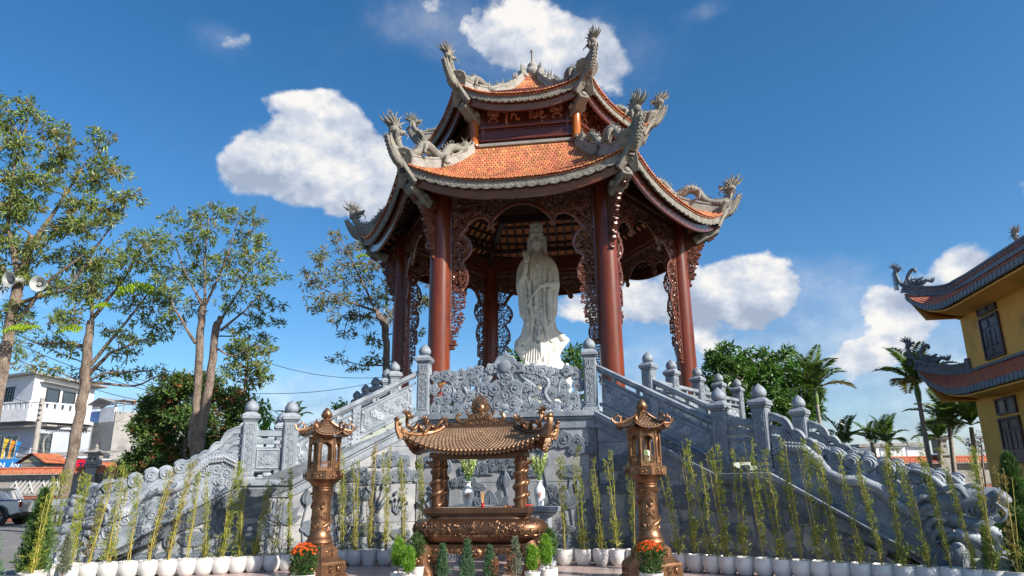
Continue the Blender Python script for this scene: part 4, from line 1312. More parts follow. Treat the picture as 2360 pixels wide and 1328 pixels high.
def upper_storey():
    for k in range(6):
        th = R(60 * k)
        b = B(); c = (RB * math.cos(th), RB * math.sin(th), 0)
        b.lathe([(.20, 13.1), (.20, 13.2), (.165, 13.25), (.155, 14.2), (.145, 15.3)], n=20, c=c)
        o = b.obj('upper_post', M_POST, PV, smooth=40)
    for k in range(6):
        T = face_frame(k)
        b = B(); b.box((0, -AB + .12, 14.1), (3.3, .06, 2.1)); o = b.obj('wall_panel', M_WOOD, PV, smooth=0); o.matrix_local = T
        y = -AB + .06
        f = B()
        for (z, h, d) in ((13.36, .10, .12), (13.86, .12, .14), (14.93, .10, .14), (15.05, .09, .2), (15.18, .12, .24)):
            f.box((0, y - d * .25, z), (3.28, d, h), ch=.02)
        for sx in (-1, 1): f.box((sx * 1.5, y, 14.2), (.12, .12, 1.75), ch=.02)
        for (z0, z1) in ((13.46, 13.76), (13.97, 14.83)):
            for (dx, dz, a_, h_) in ((0, z0 + .015, 2.86, .03), (0, z1 - .015, 2.86, .03)): f.box((dx, y + .01, dz), (a_, .05, h_))
            for sx in (-1, 1): f.box((sx * 1.415, y + .01, (z0 + z1) / 2), (.03, .05, z1 - z0))
        fr_ = f.obj('panel_frame', M_WOOD, o, smooth=20)
        # key-fret strip
        g = B(); x = -1.3
        while x < 1.28:
            for (cx_, cz_, w_, h_) in ((0, .06, .14, .014), (-.064, 0, .014, .12), (.03, -.055, .1, .014), (.07, -.02, .014, .08), (.02, .016, .09, .014), (-.02, -.015, .014, .05)):
                g.box((x + cx_, y + .022, 13.61 + cz_), (w_, .02, h_))
            x += .165
        g.obj('fret_strip', M_WCARV, o, smooth=0)
        if k == 0:
            for l in lettering(y + .02): link('carved_word', l.mesh('carved_word', M_LET, 50), o, mw=Matrix.Translation((.02, -.03, 14.25)) @ Matrix.Diagonal((.84, 1, .95, 1)))
        else:
            c = B(); fretwork(c, [(-.95, 14.08), (.95, 14.08), (.95, 14.7), (-.95, 14.7)], 26, .09, .16, y + .01, .03, k + 20); c.obj('scroll_carving', M_WCARV, o, smooth=50)
        for sx in (-1, 1):
            c = B(); x0 = sx * 1.14
            for q in range(9):
                a = q * 2 * PI / 9; scroll(c, x0 + .17 * math.cos(a), 14.42 + .11 * math.sin(a), .08, y + .01, .02, n=8, k=4)
            c.ball((x0, y + .01, 14.42), (.12, .05, .09), 8, 5)
            for q in (-1, 1): c.tube([(x0, y, 14.24), (x0 + q * .12, y, 14.19), (x0 + q * .16, y, 14.08), (x0 + q * .06, y, 14.05)], [.03, .03, .025, .01], n=6)
            c.obj('bat_carving', M_LET, o, smooth=50)
    # ceiling inside so that the sky does not show through
    b = B(); b.lathe([(3.3, 15.25), (3.3, 15.3)], n=6); b.obj('ceiling', M_DWOOD, PV, smooth=0)
    # carved brackets at the posts
    br = B()
    br.T = None
    out = [(.1, 15.0), (.75, 15.05), (.72, 14.9), (.55, 14.82), (.58, 14.66), (.42, 14.6), (.44, 14.44), (.3, 14.36), (.3, 14.2), (.14, 14.12)]
    br.prism(out, -.07, .07, ch=.02)
    for (x, z) in ((.5, 14.9), (.38, 14.72), (.3, 14.52), (.22, 14.3)):
        for sg in (-1, 1):
            br.tube([(p[0], sg * .075, p[2]) for p in spiral_pts(x, z, .09, 1.3, 0, 1, 0, 10)], [.018] * 11, n=5, cap=False)
    bm = br.mesh('post_bracket', M_WCARV, 40)
    for k in range(6):
        link('post_bracket', bm, PV, mw=Matrix.Rotation(R(60 * k), 4, 'Z') @ Matrix.Translation((RB + .02, 0, 0)))
upper_storey()

# ---- columns
RC = 5.22; AC = RC * math.cos(PI / 6)
b = B(); b.lathe([(.345, 3.34), (.345, 5.5), (.325, 8), (.30, 11.05)], n=36); colm = b.mesh('column', M_COL, 50)
b = B(); b.lathe([(.50, 3.345), (.52, 3.40), (.50, 3.5), (.42, 3.56), (.38, 3.60)], n=28); cbase = b.mesh('column_base', M_GRAN, 40)
for k in range(6):
    o = link('column', colm, PV, mw=Matrix.Translation((RC * math.cos(R(60 * k)), RC * math.sin(R(60 * k)), 0)))
    link('column_base', cbase, o)
# bays between the columns
ARCH = [(-2.0, 9.28), (-1.84, 9.51), (-1.66, 9.78), (-1.4, 9.9), (-1.12, 9.88), (-.99, 9.62), (-.86, 9.86), (-.6, 10.12), (-.3, 10.26), (0, 10.31), (.3, 10.26), (.6, 10.12), (.86, 9.86), (.99, 9.62), (1.12, 9.88), (1.4, 9.9), (1.66, 9.78), (1.84, 9.51), (2.0, 9.28)]
SIDE = [(2.27, 9.4), (1.92, 9.36), (1.70, 9.15), (1.60, 8.86), (1.72, 8.60), (1.90, 8.42), (1.80, 8.2), (1.72, 7.95), (1.78, 7.66), (1.95, 7.48), (1.80, 7.45), (1.80, 6.95), (1.95, 6.93), (1.86, 6.6), (1.95, 6.3), (2.10, 6.1), (2.14, 5.85), (2.27, 5.85)]
def bay_parts():
    top = 10.62
    b = B()
    poly = [(-2.25, top)] + [(-2.25, 9.2)] + ARCH + [(2.25, 9.2), (2.25, top)]
    fretwork(b, poly, 330, .07, .13, 0., .05, 5)
    for sg in (-1, 1):   # phoenix-like feathers in the corners
        for q in range(9):
            a = R(200 + q * 17) if sg < 0 else R(-20 - q * 17)
            b.prism(petal(sg * 1.85, 10.2, .36, .05, a, 4), -.07, .0, ch=.01)
    L1 = b.mesh('lintel_carving', M_WCARV, 50)
    e = B()
    e.tube([(x, -.01, z) for x, z in ARCH], [.038] * len(ARCH), n=7, up=(0, 1, 0), sq=1.8)
    for sg in (-1, 1):
        for q in range(7):
            a = q * PI * 2 / 6; e.ball((sg * .99 + .075 * math.cos(a) * (q < 6), -.02, 9.58 + .07 * math.sin(a) * (q < 6)), .055, 7, 5)
    E1 = e.mesh('arch_edge', M_WOOD, 50)
    SCS = []
    for sg in (-1, 1):
        s_ = B(); poly = [(sg * x, z) for x, z in SIDE]
        fretwork(s_, poly, 150, .055, .10, 0., .045, 9 if sg < 0 else 10)
        e2 = [(sg * x, z) for x, z in SIDE[1:-2]]
        s_.tube([(x, -.005, z) for x, z in e2[:9]], [.028] * 9, n=6, up=(0, 1, 0), sq=1.6)
        # key-fret block and lower lattice
        for (cx_, cz_, w_, h_) in ((2.03, 7.45, .46, .03), (2.03, 6.95, .46, .03), (1.81, 7.2, .03, .5), (2.03, 7.28, .42, .025), (2.03, 7.12, .42, .025), (1.92, 7.37, .02, .15), (2.08, 7.03, .02, .15), (2.15, 7.37, .02, .15), (1.95, 7.03, .02, .15),
                                   (2.0, 6.75, .35, .025), (1.88, 6.6, .025, .3), (2.05, 6.5, .3, .025), (2.02, 6.3, .025, .4), (2.12, 6.2, .25, .025), (2.12, 6.05, .2, .025)):
            s_.box((sg * cx_, 0, cz_), (w_, .06, h_))
        SCS.append(s_.mesh('side_carving', M_WCARV, 50))
    p = B()
    PPS = []
    for sg in (-1, 1):
        p = B(); p.box((sg * 2.27, 0, 8.25), (.07, .10, 4.9), ch=.012)
        p.box((sg * 2.18, 0, 5.80), (.30, .16, .07), ch=.02); p.box((sg * 2.22, 0, 5.70), (.24, .13, .12), ch=.03); p.ball((sg * 2.12, 0, 5.90), (.07, .06, .06), 8, 5)
        PPS.append(p.mesh('bay_frame', M_WOOD, 30))
    q = B()
    q.box((0, .0, 10.71), (4.55, .16, .18), ch=.02); q.box((0, -.02, 10.88), (4.75, .24, .16), ch=.02); q.box((0, -.05, 10.64), (4.5, .09, .04)); q.box((0, .0, 11.2), (4.9, .14, .5))
    BB = q.mesh('architrave', M_WOOD, 20)
    for k in range(6):
        T = face_frame(k) @ Matrix.Translation((0, -AC, 0))
        o = link('architrave', BB, PV, mw=T)
        link('lintel_carving', L1, o); link('arch_edge', E1, o); 
        for me in SCS: link('side_carving', me, o)
        for me in PPS: link('bay_frame', me, o)
bay_parts()
# outer corner brackets of the columns (radial)
b = B()
OB = [(.28, 10.5), (1.30, 10.62), (1.34, 10.36), (1.16, 10.22), (1.0, 10.28), (.86, 10.16), (.9, 9.9), (.72, 9.78), (.78, 9.58), (.60, 9.45), (.64, 9.2), (.5, 9.05), (.52, 8.8), (.34, 8.7), (.30, 8.45)]
b.prism(OB, -.05, .05, ch=.015)
for sg in (-1, 1):
    bb = B(); fretwork(bb, [(x - .0, z) for x, z in OB], 60, .06, .11, sg * .06, .03, 31)
    for v, fdict in ((bb.V, bb.F),):
        pass
    off = b.n
    b.V += bb.V
    for k_, l in bb.F.items(): b.F.setdefault(k_, []).extend([x + off for x in l])
    b.n += bb.n
# notched edge blocks
for (x, z) in ((1.25, 10.3), (.92, 10.05), (.78, 9.7), (.66, 9.35), (.54, 8.95), (.36, 8.55)):
    b.box((x, 0, z), (.12, .16, .10), ch=.03)
obm = b.mesh('corner_bracket', M_WCARV, 40)
for k in range(6):
    link('corner_bracket', obm, PV, mw=Matrix.Rotation(R(60 * k), 4, 'Z') @ Matrix.Translation((RC, 0, 0)))
# hip beams inside and the lantern ring beams under the roof
b = B()
for k in range(6):
    c, s_ = math.cos(R(60 * k)), math.sin(R(60 * k))
    for i in range(8):
        v0_, v1_ = i / 8, (i + 1) / 8
        r0_, z0_ = LOW.hip(v0_); r1_, z1_ = LOW.hip(v1_)
        b.beam((r0_ * c, r0_ * s_, z0_ - .22), (r1_ * c, r1_ * s_, z1_ - .22), .2, .24)
    c2, s2 = math.cos(R(60 * k + 60)), math.sin(R(60 * k + 60))
    b.beam((3.5 * c, 3.5 * s_, 12.75), (3.5 * c2, 3.5 * s2, 12.75), .2, .3)
    b.beam((4.5 * c, 4.5 * s_, 11.6), (4.5 * c2, 4.5 * s2, 11.6), .14, .16)
b.lathe([(3.3, 13.0), (3.3, 13.08)], n=6)
b.obj('inner_beams', M_DWOOD, PV, smooth=20)
# ================================================================= white marble statue on a lotus
M_MARB = mat('white_marble', (.76, .75, .70), (.68, .67, .62), rough=.5, scale=1.6, bump=.12, bscale=30, stain=(.60, .58, .53), stain_scale=1.3)
def build_statue():
    st = thing('statue', 'tall white marble robed figure with crown and raised hand, standing on lotus in the pavilion', 'statue', (.97, 25.10, 3.34), PHI + R(3))
    # ---- lotus pedestal
    b = B()
    b.lathe([(1.35, 0), (1.35, .18), (1.22, .22), (1.18, .42), (1.0, .5), (.82, .62), (.80, 1.15), (.95, 1.35), (1.05, 1.6), (1.08, 2.1), (1.06, 2.38), (.95, 2.44), (0, 2.44)], n=36)
    b.obj('pedestal', M_MARB, st, smooth=35)
    def lp(w, h, bulge):
        g = []
        for i in range(8):
            t = i / 7
            row = []
            for j in range(9):
                s = -1 + j / 4
                ww = w * math.sin(PI * min(.98, .25 + .72 * t)) ** .6 * (1 if t < .99 else .05)
                row.append((s * ww, -bulge * math.sin(PI * (.12 + .7 * t)) * (1 - .35 * s * s), h * t))
            g.append(row)
        return g
    for (n_, r_, z0, w, h, bu, ph, tilt) in ((14, .80, 1.25, .24, .62, .22, 0, .34), (14, .84, 1.55, .25, .66, .24, .5, .22), (14, .92, 1.95, .22, .56, .14, 0, .12), (14, .9, .62, .24, .5, .22, .5, PI - .5)):
        for k in range(n_):
            a = 2 * PI * (k + ph) / n_
            b = B(Matrix.Rotation(a, 4, 'Z') @ Matrix.Translation((0, -r_, z0)) @ Matrix.Rotation(tilt, 4, 'X'))
            b.slab(lp(w, h, bu), (0, .05, 0)); b.obj('lotus_petal', M_MARB, st, smooth=60)
    # ---- figure: one continuous carved surface
    b = B(); Z0 = 2.44; H = 5.5
    rows = [  # z, x centre, half width, depth front, depth back
        (0.00, .13, .60, .36, .34), (.10, .13, .66, .40, .36), (.35, .11, .60, .36, .34), (.7, .09, .54, .33, .32), (1.05, .08, .50, .31, .31), (1.5, .06, .47, .30, .30),
        (2.0, .05, .47, .30, .30), (2.5, .04, .50, .31, .31), (3.0, .02, .52, .32, .32), (3.4, .01, .52, .33, .34), (3.8, 0, .54, .32, .34), (4.05, 0, .54, .27, .30), (4.2, 0, .40, .22, .26), (4.32, 0, .22, .17, .2)]
    G = []
    nt = 72
    for (z, cx, w, df, db) in rows:
        pass
    zs = np.linspace(0, 4.32, 70)
    rw = np.array(rows)
    for z in zs:
        cx, w, df, db = [np.interp(z, rw[:, 0], rw[:, i]) for i in (1, 2, 3, 4)]
        row = []
        for j in range(nt):
            a = 2 * PI * j / nt
            k = .030 * math.sin(15 * a + .5 * math.sin(z * 2)) * (1 if z < 3.6 else .4) + .018 * math.sin(7 * a + z * 1.3)
            if z < .9: k += .03 * math.sin(19 * a) * (.9 - z)
            y = -math.cos(a); x = math.sin(a)
            row.append((cx + x * (w + k), y * ((df if y < 0 else db) + k), Z0 + z))
        row.append(row[0])
        G.append(row)
    b.grid(np.array(G))
    b.add([G[0][j] for j in range(nt)], [tuple(range(nt))]); b.add([G[-1][j] for j in range(nt)], [tuple(range(nt))[::-1]])
    S = lambda pts, r, n=10, sq=1., up=None: b.tube([(x, y, Z0 + z) for x, y, z in pts], r, n=n, sq=sq, up=up)
    # hem flares at both sides
    for sg, ex in ((-1, .86), (1, 1.10)):
        S([(sg * .42 + .04, -.05, 2.3), (sg * .46 + .05, -.06, 1.7), (sg * .50 + .06, -.08, 1.3), (sg * (ex - .24), -.08, 1.0), (sg * ex, -.08, .95)], [.10, .11, .14, .16, .035], 12, 1.1)
        S([(sg * .40, -.05, .45), (sg * .58, -.06, .55), (sg * .78, -.07, .72), (sg * ex, -.08, .93)], [.16, .18, .15, .035], 12, 1.2)
        S([(sg * .3, -.1, .2), (sg * .55, -.1, .35), (sg * .72, -.08, .6)], [.14, .16, .12], 10)
        S([(sg * .38 + .06, -.02, 1.2), (sg * .48 + .07, -.03, .95), (sg * .52 + .08, -.04, .7), (sg * .46 + .1, -.04, .45)], [.12, .19, .2, .16], 12)
        for q in range(5):   # folds sweeping down to the hem
            S([(sg * (.12 + .07 * q), -.33 + .02 * q, 2.2 - .1 * q), (sg * (.2 + .08 * q), -.34 + .03 * q, 1.5), (sg * (.32 + .10 * q), -.32 + .04 * q, 1.05 - .05 * q), (sg * (.48 + .09 * q), -.25 + .04 * q, .82 - .02 * q)], [.024, .046, .046, .018], 6)
    # shoulders and sleeves
    for sg in (-1, 1):
        S([(sg * .18, 0, 4.12), (sg * .42, 0, 3.98), (sg * .58, -.03, 3.65), (sg * .63, -.06, 3.3), (sg * .65, -.10, 3.05)], [.15, .19, .19, .18, .15], 14)
        S([(sg * .62, -.05, 3.35), (sg * .66, -.08, 3.0), (sg * .60, -.10, 2.5), (sg * .55, -.10, 2.0), (sg * .49 + .04, -.08, 1.55), (sg * .46 + .05, -.05, 1.3)], [.17, .16, .12, .10, .08, .04], 12, 1.5)
        for q in range(7):
            x0 = .40 + .05 * q
            S([(sg * x0, -.27 + .02 * q, 3.7 - .05 * q), (sg * (x0 + .02), -.30 + .02 * q, 3.0), (sg * (x0 - .01), -.29 + .02 * q, 2.2), (sg * (x0 - .03), -.26 + .02 * q, 1.5 + .05 * q)], [.014, .034, .034, .012], 6)
        # scalloped inner edge of the mantle
        for q in range(7):
            z = 3.05 - q * .24; x0 = sg * (.26 + .012 * q)
            S([(x0, -.34, z), (x0 + sg * .08, -.35, z - .10), (x0 + sg * .03, -.34, z - .22)], [.018, .042, .016], 6)
    # forearm raised, viewer's left, with open hand
    S([(-.66, -.12, 3.1), (-.55, -.32, 3.2), (-.45, -.42, 3.45), (-.40, -.48, 3.78)], [.16, .13, .10, .08], 12)
    S([(-.60, -.3, 3.3), (-.46, -.42, 3.32), (-.36, -.42, 3.18), (-.30, -.38, 2.8), (-.28, -.36, 2.3), (-.27, -.34, 1.7)], [.06, .06, .06, .06, .05, .02], 8)
    b.ball((-.40, -.50, Z0 + 3.92), (.095, .06, .14), 10, 8)
    for (dx, l, lean) in ((-.066, .24, -.05), (-.022, .30, -.03), (.024, .28, -.01)):
        S([(-.40 + dx, -.50, 4.02), (-.40 + dx * 1.25 + lean * .3, -.51, 4.02 + l * .55), (-.40 + dx * 1.3 + lean, -.53, 4.02 + l)], [.028, .025, .017], 7)
    S([(-.34, -.51, 3.98), (-.31, -.55, 4.09), (-.33, -.58, 4.16)], [.024, .021, .014], 7)
    S([(-.33, -.51, 3.88), (-.28, -.55, 3.99), (-.32, -.59, 4.12)], [.03, .025, .016], 7)
    # other forearm across the waist, holding a small flask mouth down
    S([(.68, -.12, 3.05), (.52, -.34, 2.96), (.34, -.42, 2.98), (.20, -.44, 2.92)], [.17, .14, .105, .07], 12)
    S([(.62, -.25, 2.9), (.45, -.40, 2.75), (.42, -.38, 2.3), (.45, -.34, 1.8), (.50, -.28, 1.35)], [.08, .09, .08, .07, .03], 8)
    b.ball((.13, -.46, Z0 + 2.86), (.10, .055, .075), 10, 7)
    for q in range(4):
        S([(.10 - .01 * q, -.50, 2.90 - .035 * q), (.02 - .01 * q, -.525, 2.84 - .035 * q), (-.03, -.49, 2.77 - .035 * q)], [.022, .02, .013], 6)
    S([(.10, -.51, 2.92), (.02, -.54, 2.93), (-.04, -.53, 2.89)], [.024, .02, .013], 6)
    S([(.16, -.49, 2.95), (.06, -.52, 2.83), (-.03, -.52, 2.72), (-.12, -.50, 2.60), (-.19, -.48, 2.52), (-.24, -.47, 2.46)], [.05, .075, .07, .045, .026, .035], 10)
    # chest: necklace, pendant and layered skirt swags
    S([(.13 * math.cos(a) * 1.25, -.24 - .07 * math.sin(-a), 4.22 + .10 * math.sin(a)) for a in np.linspace(PI * 1.02, PI * 1.98, 13)], [.018] * 13, 6)
    for q in range(9):
        a = PI * (1.1 + .1 * q); b.ball((.20 * math.cos(a), -.31 - .03 * -math.sin(a), Z0 + 4.12 + .22 * math.sin(a)), .02, 6, 4)
    b.ball((0, -.36, Z0 + 3.78), (.07, .03, .05), 8, 5)
    for z in (3.55, 3.25): S([(-.24, -.30, z), (0, -.37, z - .06), (.24, -.30, z)], [.012, .018, .012], 6)
    for q in range(6):
        z = 2.35 - q * .30
        S([(-.19, -.33, z + .08), (-.10, -.36, z - .05), (0, -.37, z - .10), (.10, -.36, z - .05), (.19, -.33, z + .08)], [.014, .034, .040, .034, .014], 6)
    for sg in (-1, 1):
        S([(sg * .24, -.24, 4.16), (sg * .25, -.33, 3.7), (sg * .25, -.36, 3.2), (sg * .24, -.37, 2.4), (sg * .24, -.36, 1.6), (sg * .30, -.36, 1.0)], [.015, .03, .035, .035, .035, .02], 7)
        S([(sg * .36, -.30, 3.9), (sg * .33, -.33, 3.4), (sg * .35, -.34, 2.8)], [.015, .025, .012], 6)
    S([(.03, -.37, 1.55), (.02, -.42, 1.1), (-.02, -.44, .95), (.07, -.43, .98), (.08, -.40, .5), (.10, -.36, .1)], [.03, .05, .06, .05, .045, .03], 8)
    for q in range(11):
        x = -.42 + q * .084
        S([(x * .75, -.34 + abs(x) * .25, 1.15), (x, -.36 + abs(x) * .3, .6), (x * 1.2, -.40 + abs(x) * .35, .06)], [.016, .040, .046], 6)
    for sg in (-1, 1): S([(sg * .18, -.3, .04), (sg * .2, -.48, .05)], [.09, .06], 8, .7)     # feet
    # neck and head
    S([(0, .0, 4.2), (0, -.01, 4.45), (0, -.02, 4.6)], [.17, .135, .14], 14)
    hz = Z0 + 4.72
    b.ball((0, -.06, hz), (.215, .25, .30), 24, 18)
    b.ball((0, -.11, hz - .13), (.155, .15, .14), 16, 10)
    S([(0, -.29, 4.80), (0, -.325, 4.72), (0, -.335, 4.67)], [.018, .028, .036], 8)
    for sg in (-1, 1):
        b.ball((sg * .03, -.305, hz - .058), (.022, .024, .018), 6, 4)
        S([(sg * .03, -.285, 4.80), (sg * .09, -.275, 4.838), (sg * .16, -.22, 4.80)], [.018, .020, .012], 6)
        b.ball((sg * .088, -.232, hz + .030), (.050, .026, .020), 10, 6)
        b.ball((sg * .10, -.19, hz - .07), (.07, .06, .07), 10, 7)
        b.tube([(sg * .225, -.02, hz + .05), (sg * .235, -.02, hz - .06), (sg * .22, -.02, hz - .20)], [.03, .028, .032], n=7)
    S([(-.055, -.27, 4.595), (0, -.292, 4.585), (.055, -.27, 4.595)], [.012, .022, .012], 6)
    S([(-.035, -.268, 4.556), (0, -.285, 4.55), (.035, -.268, 4.556)], [.010, .018, .010], 6)
    b.ball((0, -.235, Z0 + 4.50), (.045, .035, .035), 8, 5)
    # hair band, veil and crown
    for i in range(23):
        a = R(-112) + R(224) * i / 22
        b.ball((.275 * math.sin(a), -.02 - .235 * math.cos(a) * .95, hz + .20 + .03 * math.cos(a)), (.032, .035, .075), 6, 5)
    G = []
    for z, rx, ry in ((4.98, .27, .27), (5.1, .25, .25), (5.2, .20, .2)):
        pass
    b.lathe([(.26, 4.90), (.27, 5.0), (.25, 5.1), (.22, 5.2), (.16, 5.3), (.0, 5.34)], n=22, c=(0, .02, Z0))
    for sg in (-1, 1):   # veil from the crown to the shoulders
        S([(sg * .17, .06, 5.12), (sg * .27, .05, 4.95), (sg * .30, .03, 4.65), (sg * .30, .02, 4.35), (sg * .32, -.03, 4.15), (sg * .42, 0, 4.0)], [.07, .075, .07, .065, .065, .05], 9, 1.15, (0, 1, 0))
    S([(0, .2, 5.1), (0, .27, 4.7), (0, .28, 4.3), (0, .25, 3.9)], [.2, .22, .26, .3], 12, .5)
    b.prism([(-.22, Z0 + 4.98), (-.26, Z0 + 5.15), (-.235, Z0 + 5.3), (-.26, Z0 + 5.42), (-.13, Z0 + 5.46), (0, Z0 + 5.52), (.13, Z0 + 5.46), (.26, Z0 + 5.42), (.235, Z0 + 5.3), (.26, Z0 + 5.15), (.22, Z0 + 4.98)], -.26, -.14, ch=.02)
    b.ball((0, -.27, Z0 + 5.24), (.085, .035, .12), 10, 7)
    for q in range(9):
        a = R(-80 + 20 * q + 90); b.ball((.155 * math.cos(a), -.265, Z0 + 5.24 + .17 * math.sin(a)), (.035, .025, .035), 6, 4)
    for q in range(7): b.ball((-.2 + q * .066, -.265, Z0 + 5.02), (.03, .03, .03), 6, 4)
    me = b.mesh('raw', M_MARB, 0)
    tmp = bpy.data.objects.new('raw', me); COL.objects.link(tmp)
    md = tmp.modifiers.new('r', 'REMESH'); md.mode = 'VOXEL'; md.voxel_size = .0145; md.use_smooth_shade = True
    sm = tmp.modifiers.new('s', 'SMOOTH'); sm.factor = .35; sm.iterations = 1
    dg = bpy.context.evaluated_depsgraph_get()
    m2 = bpy.data.meshes.new_from_object(tmp.evaluated_get(dg)); m2.name = 'figure'
    bpy.data.objects.remove(tmp)
    m2.materials.clear(); m2.materials.append(M_MARB)
    link('figure', m2, st)
build_statue()

# flowers and a small round-topped stand on the platform
def leaf_pts(n, c, r, l, w, up=.3, seed=0, droop=.3):
    """n leaf quads (two triangles folded along the rib) around c"""
    g = np.random.default_rng(seed)
    return g
M_YEL = mat('yellow_petals', (.75, .55, .04), (.6, .38, .02), rough=.6, scale=20, bump=0, trans=.25, island=.2)
M_MAG = mat('magenta_petals', (.62, .03, .30), (.45, .02, .28), rough=.6, scale=20, bump=0, trans=.25, island=.2)
M_POT = mat('white_glazed_pot', (.66, .645, .62), (.60, .585, .56), rough=.28, scale=3, bump=.06, bscale=25, coat=.35, stain=(.55, .53, .49), stain_scale=5)
M_SOIL = mat('potting_soil', (.06, .045, .03), (.03, .022, .015), rough=.95, scale=30, bump=.6)
M_LEAFD = mat('garden_leaf', (.050, .105, .022), (.028, .065, .014), rough=.5, scale=10, bump=0, trans=.22, island=.35)
def leaves(b, pts, dirs, l, w, rg, m=0, fold=.25):
    """leaf blades: folded diamond, root at pts, pointing along dirs"""
    n = len(pts)
    D = dirs / (np.linalg.norm(dirs, axis=1)[:, None] + 1e-9)
    A = rg.normal(size=(n, 3)); X = np.cross(D, A); X /= (np.linalg.norm(X, axis=1)[:, None] + 1e-9)
    Nn = np.cross(X, D)
    L_ = (l * rg.uniform(.7, 1.25, n))[:, None]; W_ = (w * rg.uniform(.75, 1.2, n))[:, None]
    p0 = pts; p1 = pts + D * L_ * .45 + X * W_ * .5 + Nn * W_ * fold; p2 = pts + D * L_ - Nn * L_ * .08; p3 = pts + D * L_ * .45 - X * W_ * .5 + Nn * W_ * fold; pm = pts + D * L_ * .5
    V = np.stack([p0, p1, p2, p3], 1).reshape(-1, 3)
    i = np.arange(n) * 4
    b.add(V, np.concatenate([np.stack([i, i + 1, i + 2], 1), np.stack([i, i + 2, i + 3], 1)]), m)
def flower_vase(name, label, cat, loc, mat_, hh, seed, n=40, spread=.28, s=1.):
    t = thing(name, label, cat, loc)
    b = B(); b.lathe([(.09 * s, 0), (.13 * s, .08 * s), (.12 * s, .22 * s), (.07 * s, .30 * s), (.09 * s, .34 * s)], n=18); b.obj('pot', M_POT, t)
    g = np.random.default_rng(seed)
    b = B()
    ends = []
    for q in range(9):
        a = g.uniform(0, 6.28); r_ = g.uniform(.3, 1) * spread
        e = (r_ * math.cos(a), r_ * math.sin(a), .34 * s + hh * g.uniform(.6, 1)); ends.append(e)
        b.tube([(0, 0, .3 * s), (e[0] * .4, e[1] * .4, .34 * s + hh * .5), e], [.008, .007, .005], n=5)
    b.obj('stems', M_LEAFD, t)
    b = B(); P = np.array([ends[i % 9] for i in range(n)]) + g.normal(size=(n, 3)) * .05; leaves(b, np.repeat(P, 5, 0), g.normal(size=(n * 5, 3)) + (0, -.4, 0), .055, .05, g); b.obj('blossoms', mat_, t, smooth=0)
    b = B(); P = g.normal(size=(60, 3)) * (.1, .1, .08) + (0, 0, .34 * s + hh * .35); leaves(b, P, g.normal(size=(60, 3)) + (0, 0, .6), .16, .04, g); b.obj('foliage', M_LEAFD, t, smooth=0)
    return t
p = at(1255, 872, 19.3); flower_vase('yellow_orchid', 'yellow orchid sprays in a pot at the foot of the white statue', 'flowers', (p.x, p.y, 3.36), M_YEL, .62, 3, 60, .42)
p = at(1057, 900, 18.9); flower_vase('yellow_daisies', 'yellow blossoms in a pot behind the openwork parapet, beside the disc-topped stand', 'flowers', (p.x - .15, p.y, 3.36), M_YEL, .66, 5, 40, .42)
p = at(1033, 890, 18.2); flower_vase('magenta_flowers', 'magenta flowers in a white pot seen through the openwork parapet', 'flowers', (p.x, p.y, 3.36), M_MAG, .28, 6, 60, .12)
t = thing('offering_stand', 'small pale round-topped stand behind the openwork parapet, left of centre', 'stand', (at(1070, 857, 18.6).x, 18.6, 3.35), 0)
b = B(); b.lathe([(.26, 0), (.26, .05), (.07, .12), (.05, .9), (.09, 1.0)], n=20); b.obj('stem', M_GRAN, t)
b = B(); b.lathe([(.20, 1.0), (.27, 1.03), (.28, 1.07), (.24, 1.10), (0, 1.11)], n=28); b.obj('round_top', M_PALE, t)
# ================================================================= bronze burner and lanterns
M_BRZ = mat('bronze', (.34, .185, .10), (.19, .10, .055), rough=.42, metal=.85, scale=3.5, bump=.18, bscale=40, stain=(.13, .075, .045), stain_scale=2.2, bdist=.008)
M_BRZD = mat('dark_bronze', (.21, .11, .064), (.125, .064, .04), rough=.42, metal=.85, scale=3.5, bump=.25, bscale=40, bdist=.008)
M_BRZT = mat('bronze_tiles', (.33, .215, .135), (.22, .14, .09), rough=.5, metal=.55, scale=4, bump=.2, bscale=40, island=.12)
def swag(b, n_, x0, x1, z, y, r_, seed):
    rd = random.Random(seed)
    for i in range(n_):
        x = x0 + (x1 - x0) * (i + .5) / n_
        a = rd.uniform(0, 6.28)
        P = spiral_pts(x, z + rd.uniform(-.3, .3) * r_, r_ * rd.uniform(.7, 1.1), rd.uniform(1, 1.5), a, rd.choice((-1, 1)), y, 9)
        b.tube(P, [r_ * .24 * (1 - .4 * j / 9) for j in range(10)], n=5, cap=False)
        b.ball((x + rd.uniform(-1, 1) * r_ * .5, y, z + rd.uniform(-1, 1) * r_), (r_ * .28,) * 3, 6, 4)
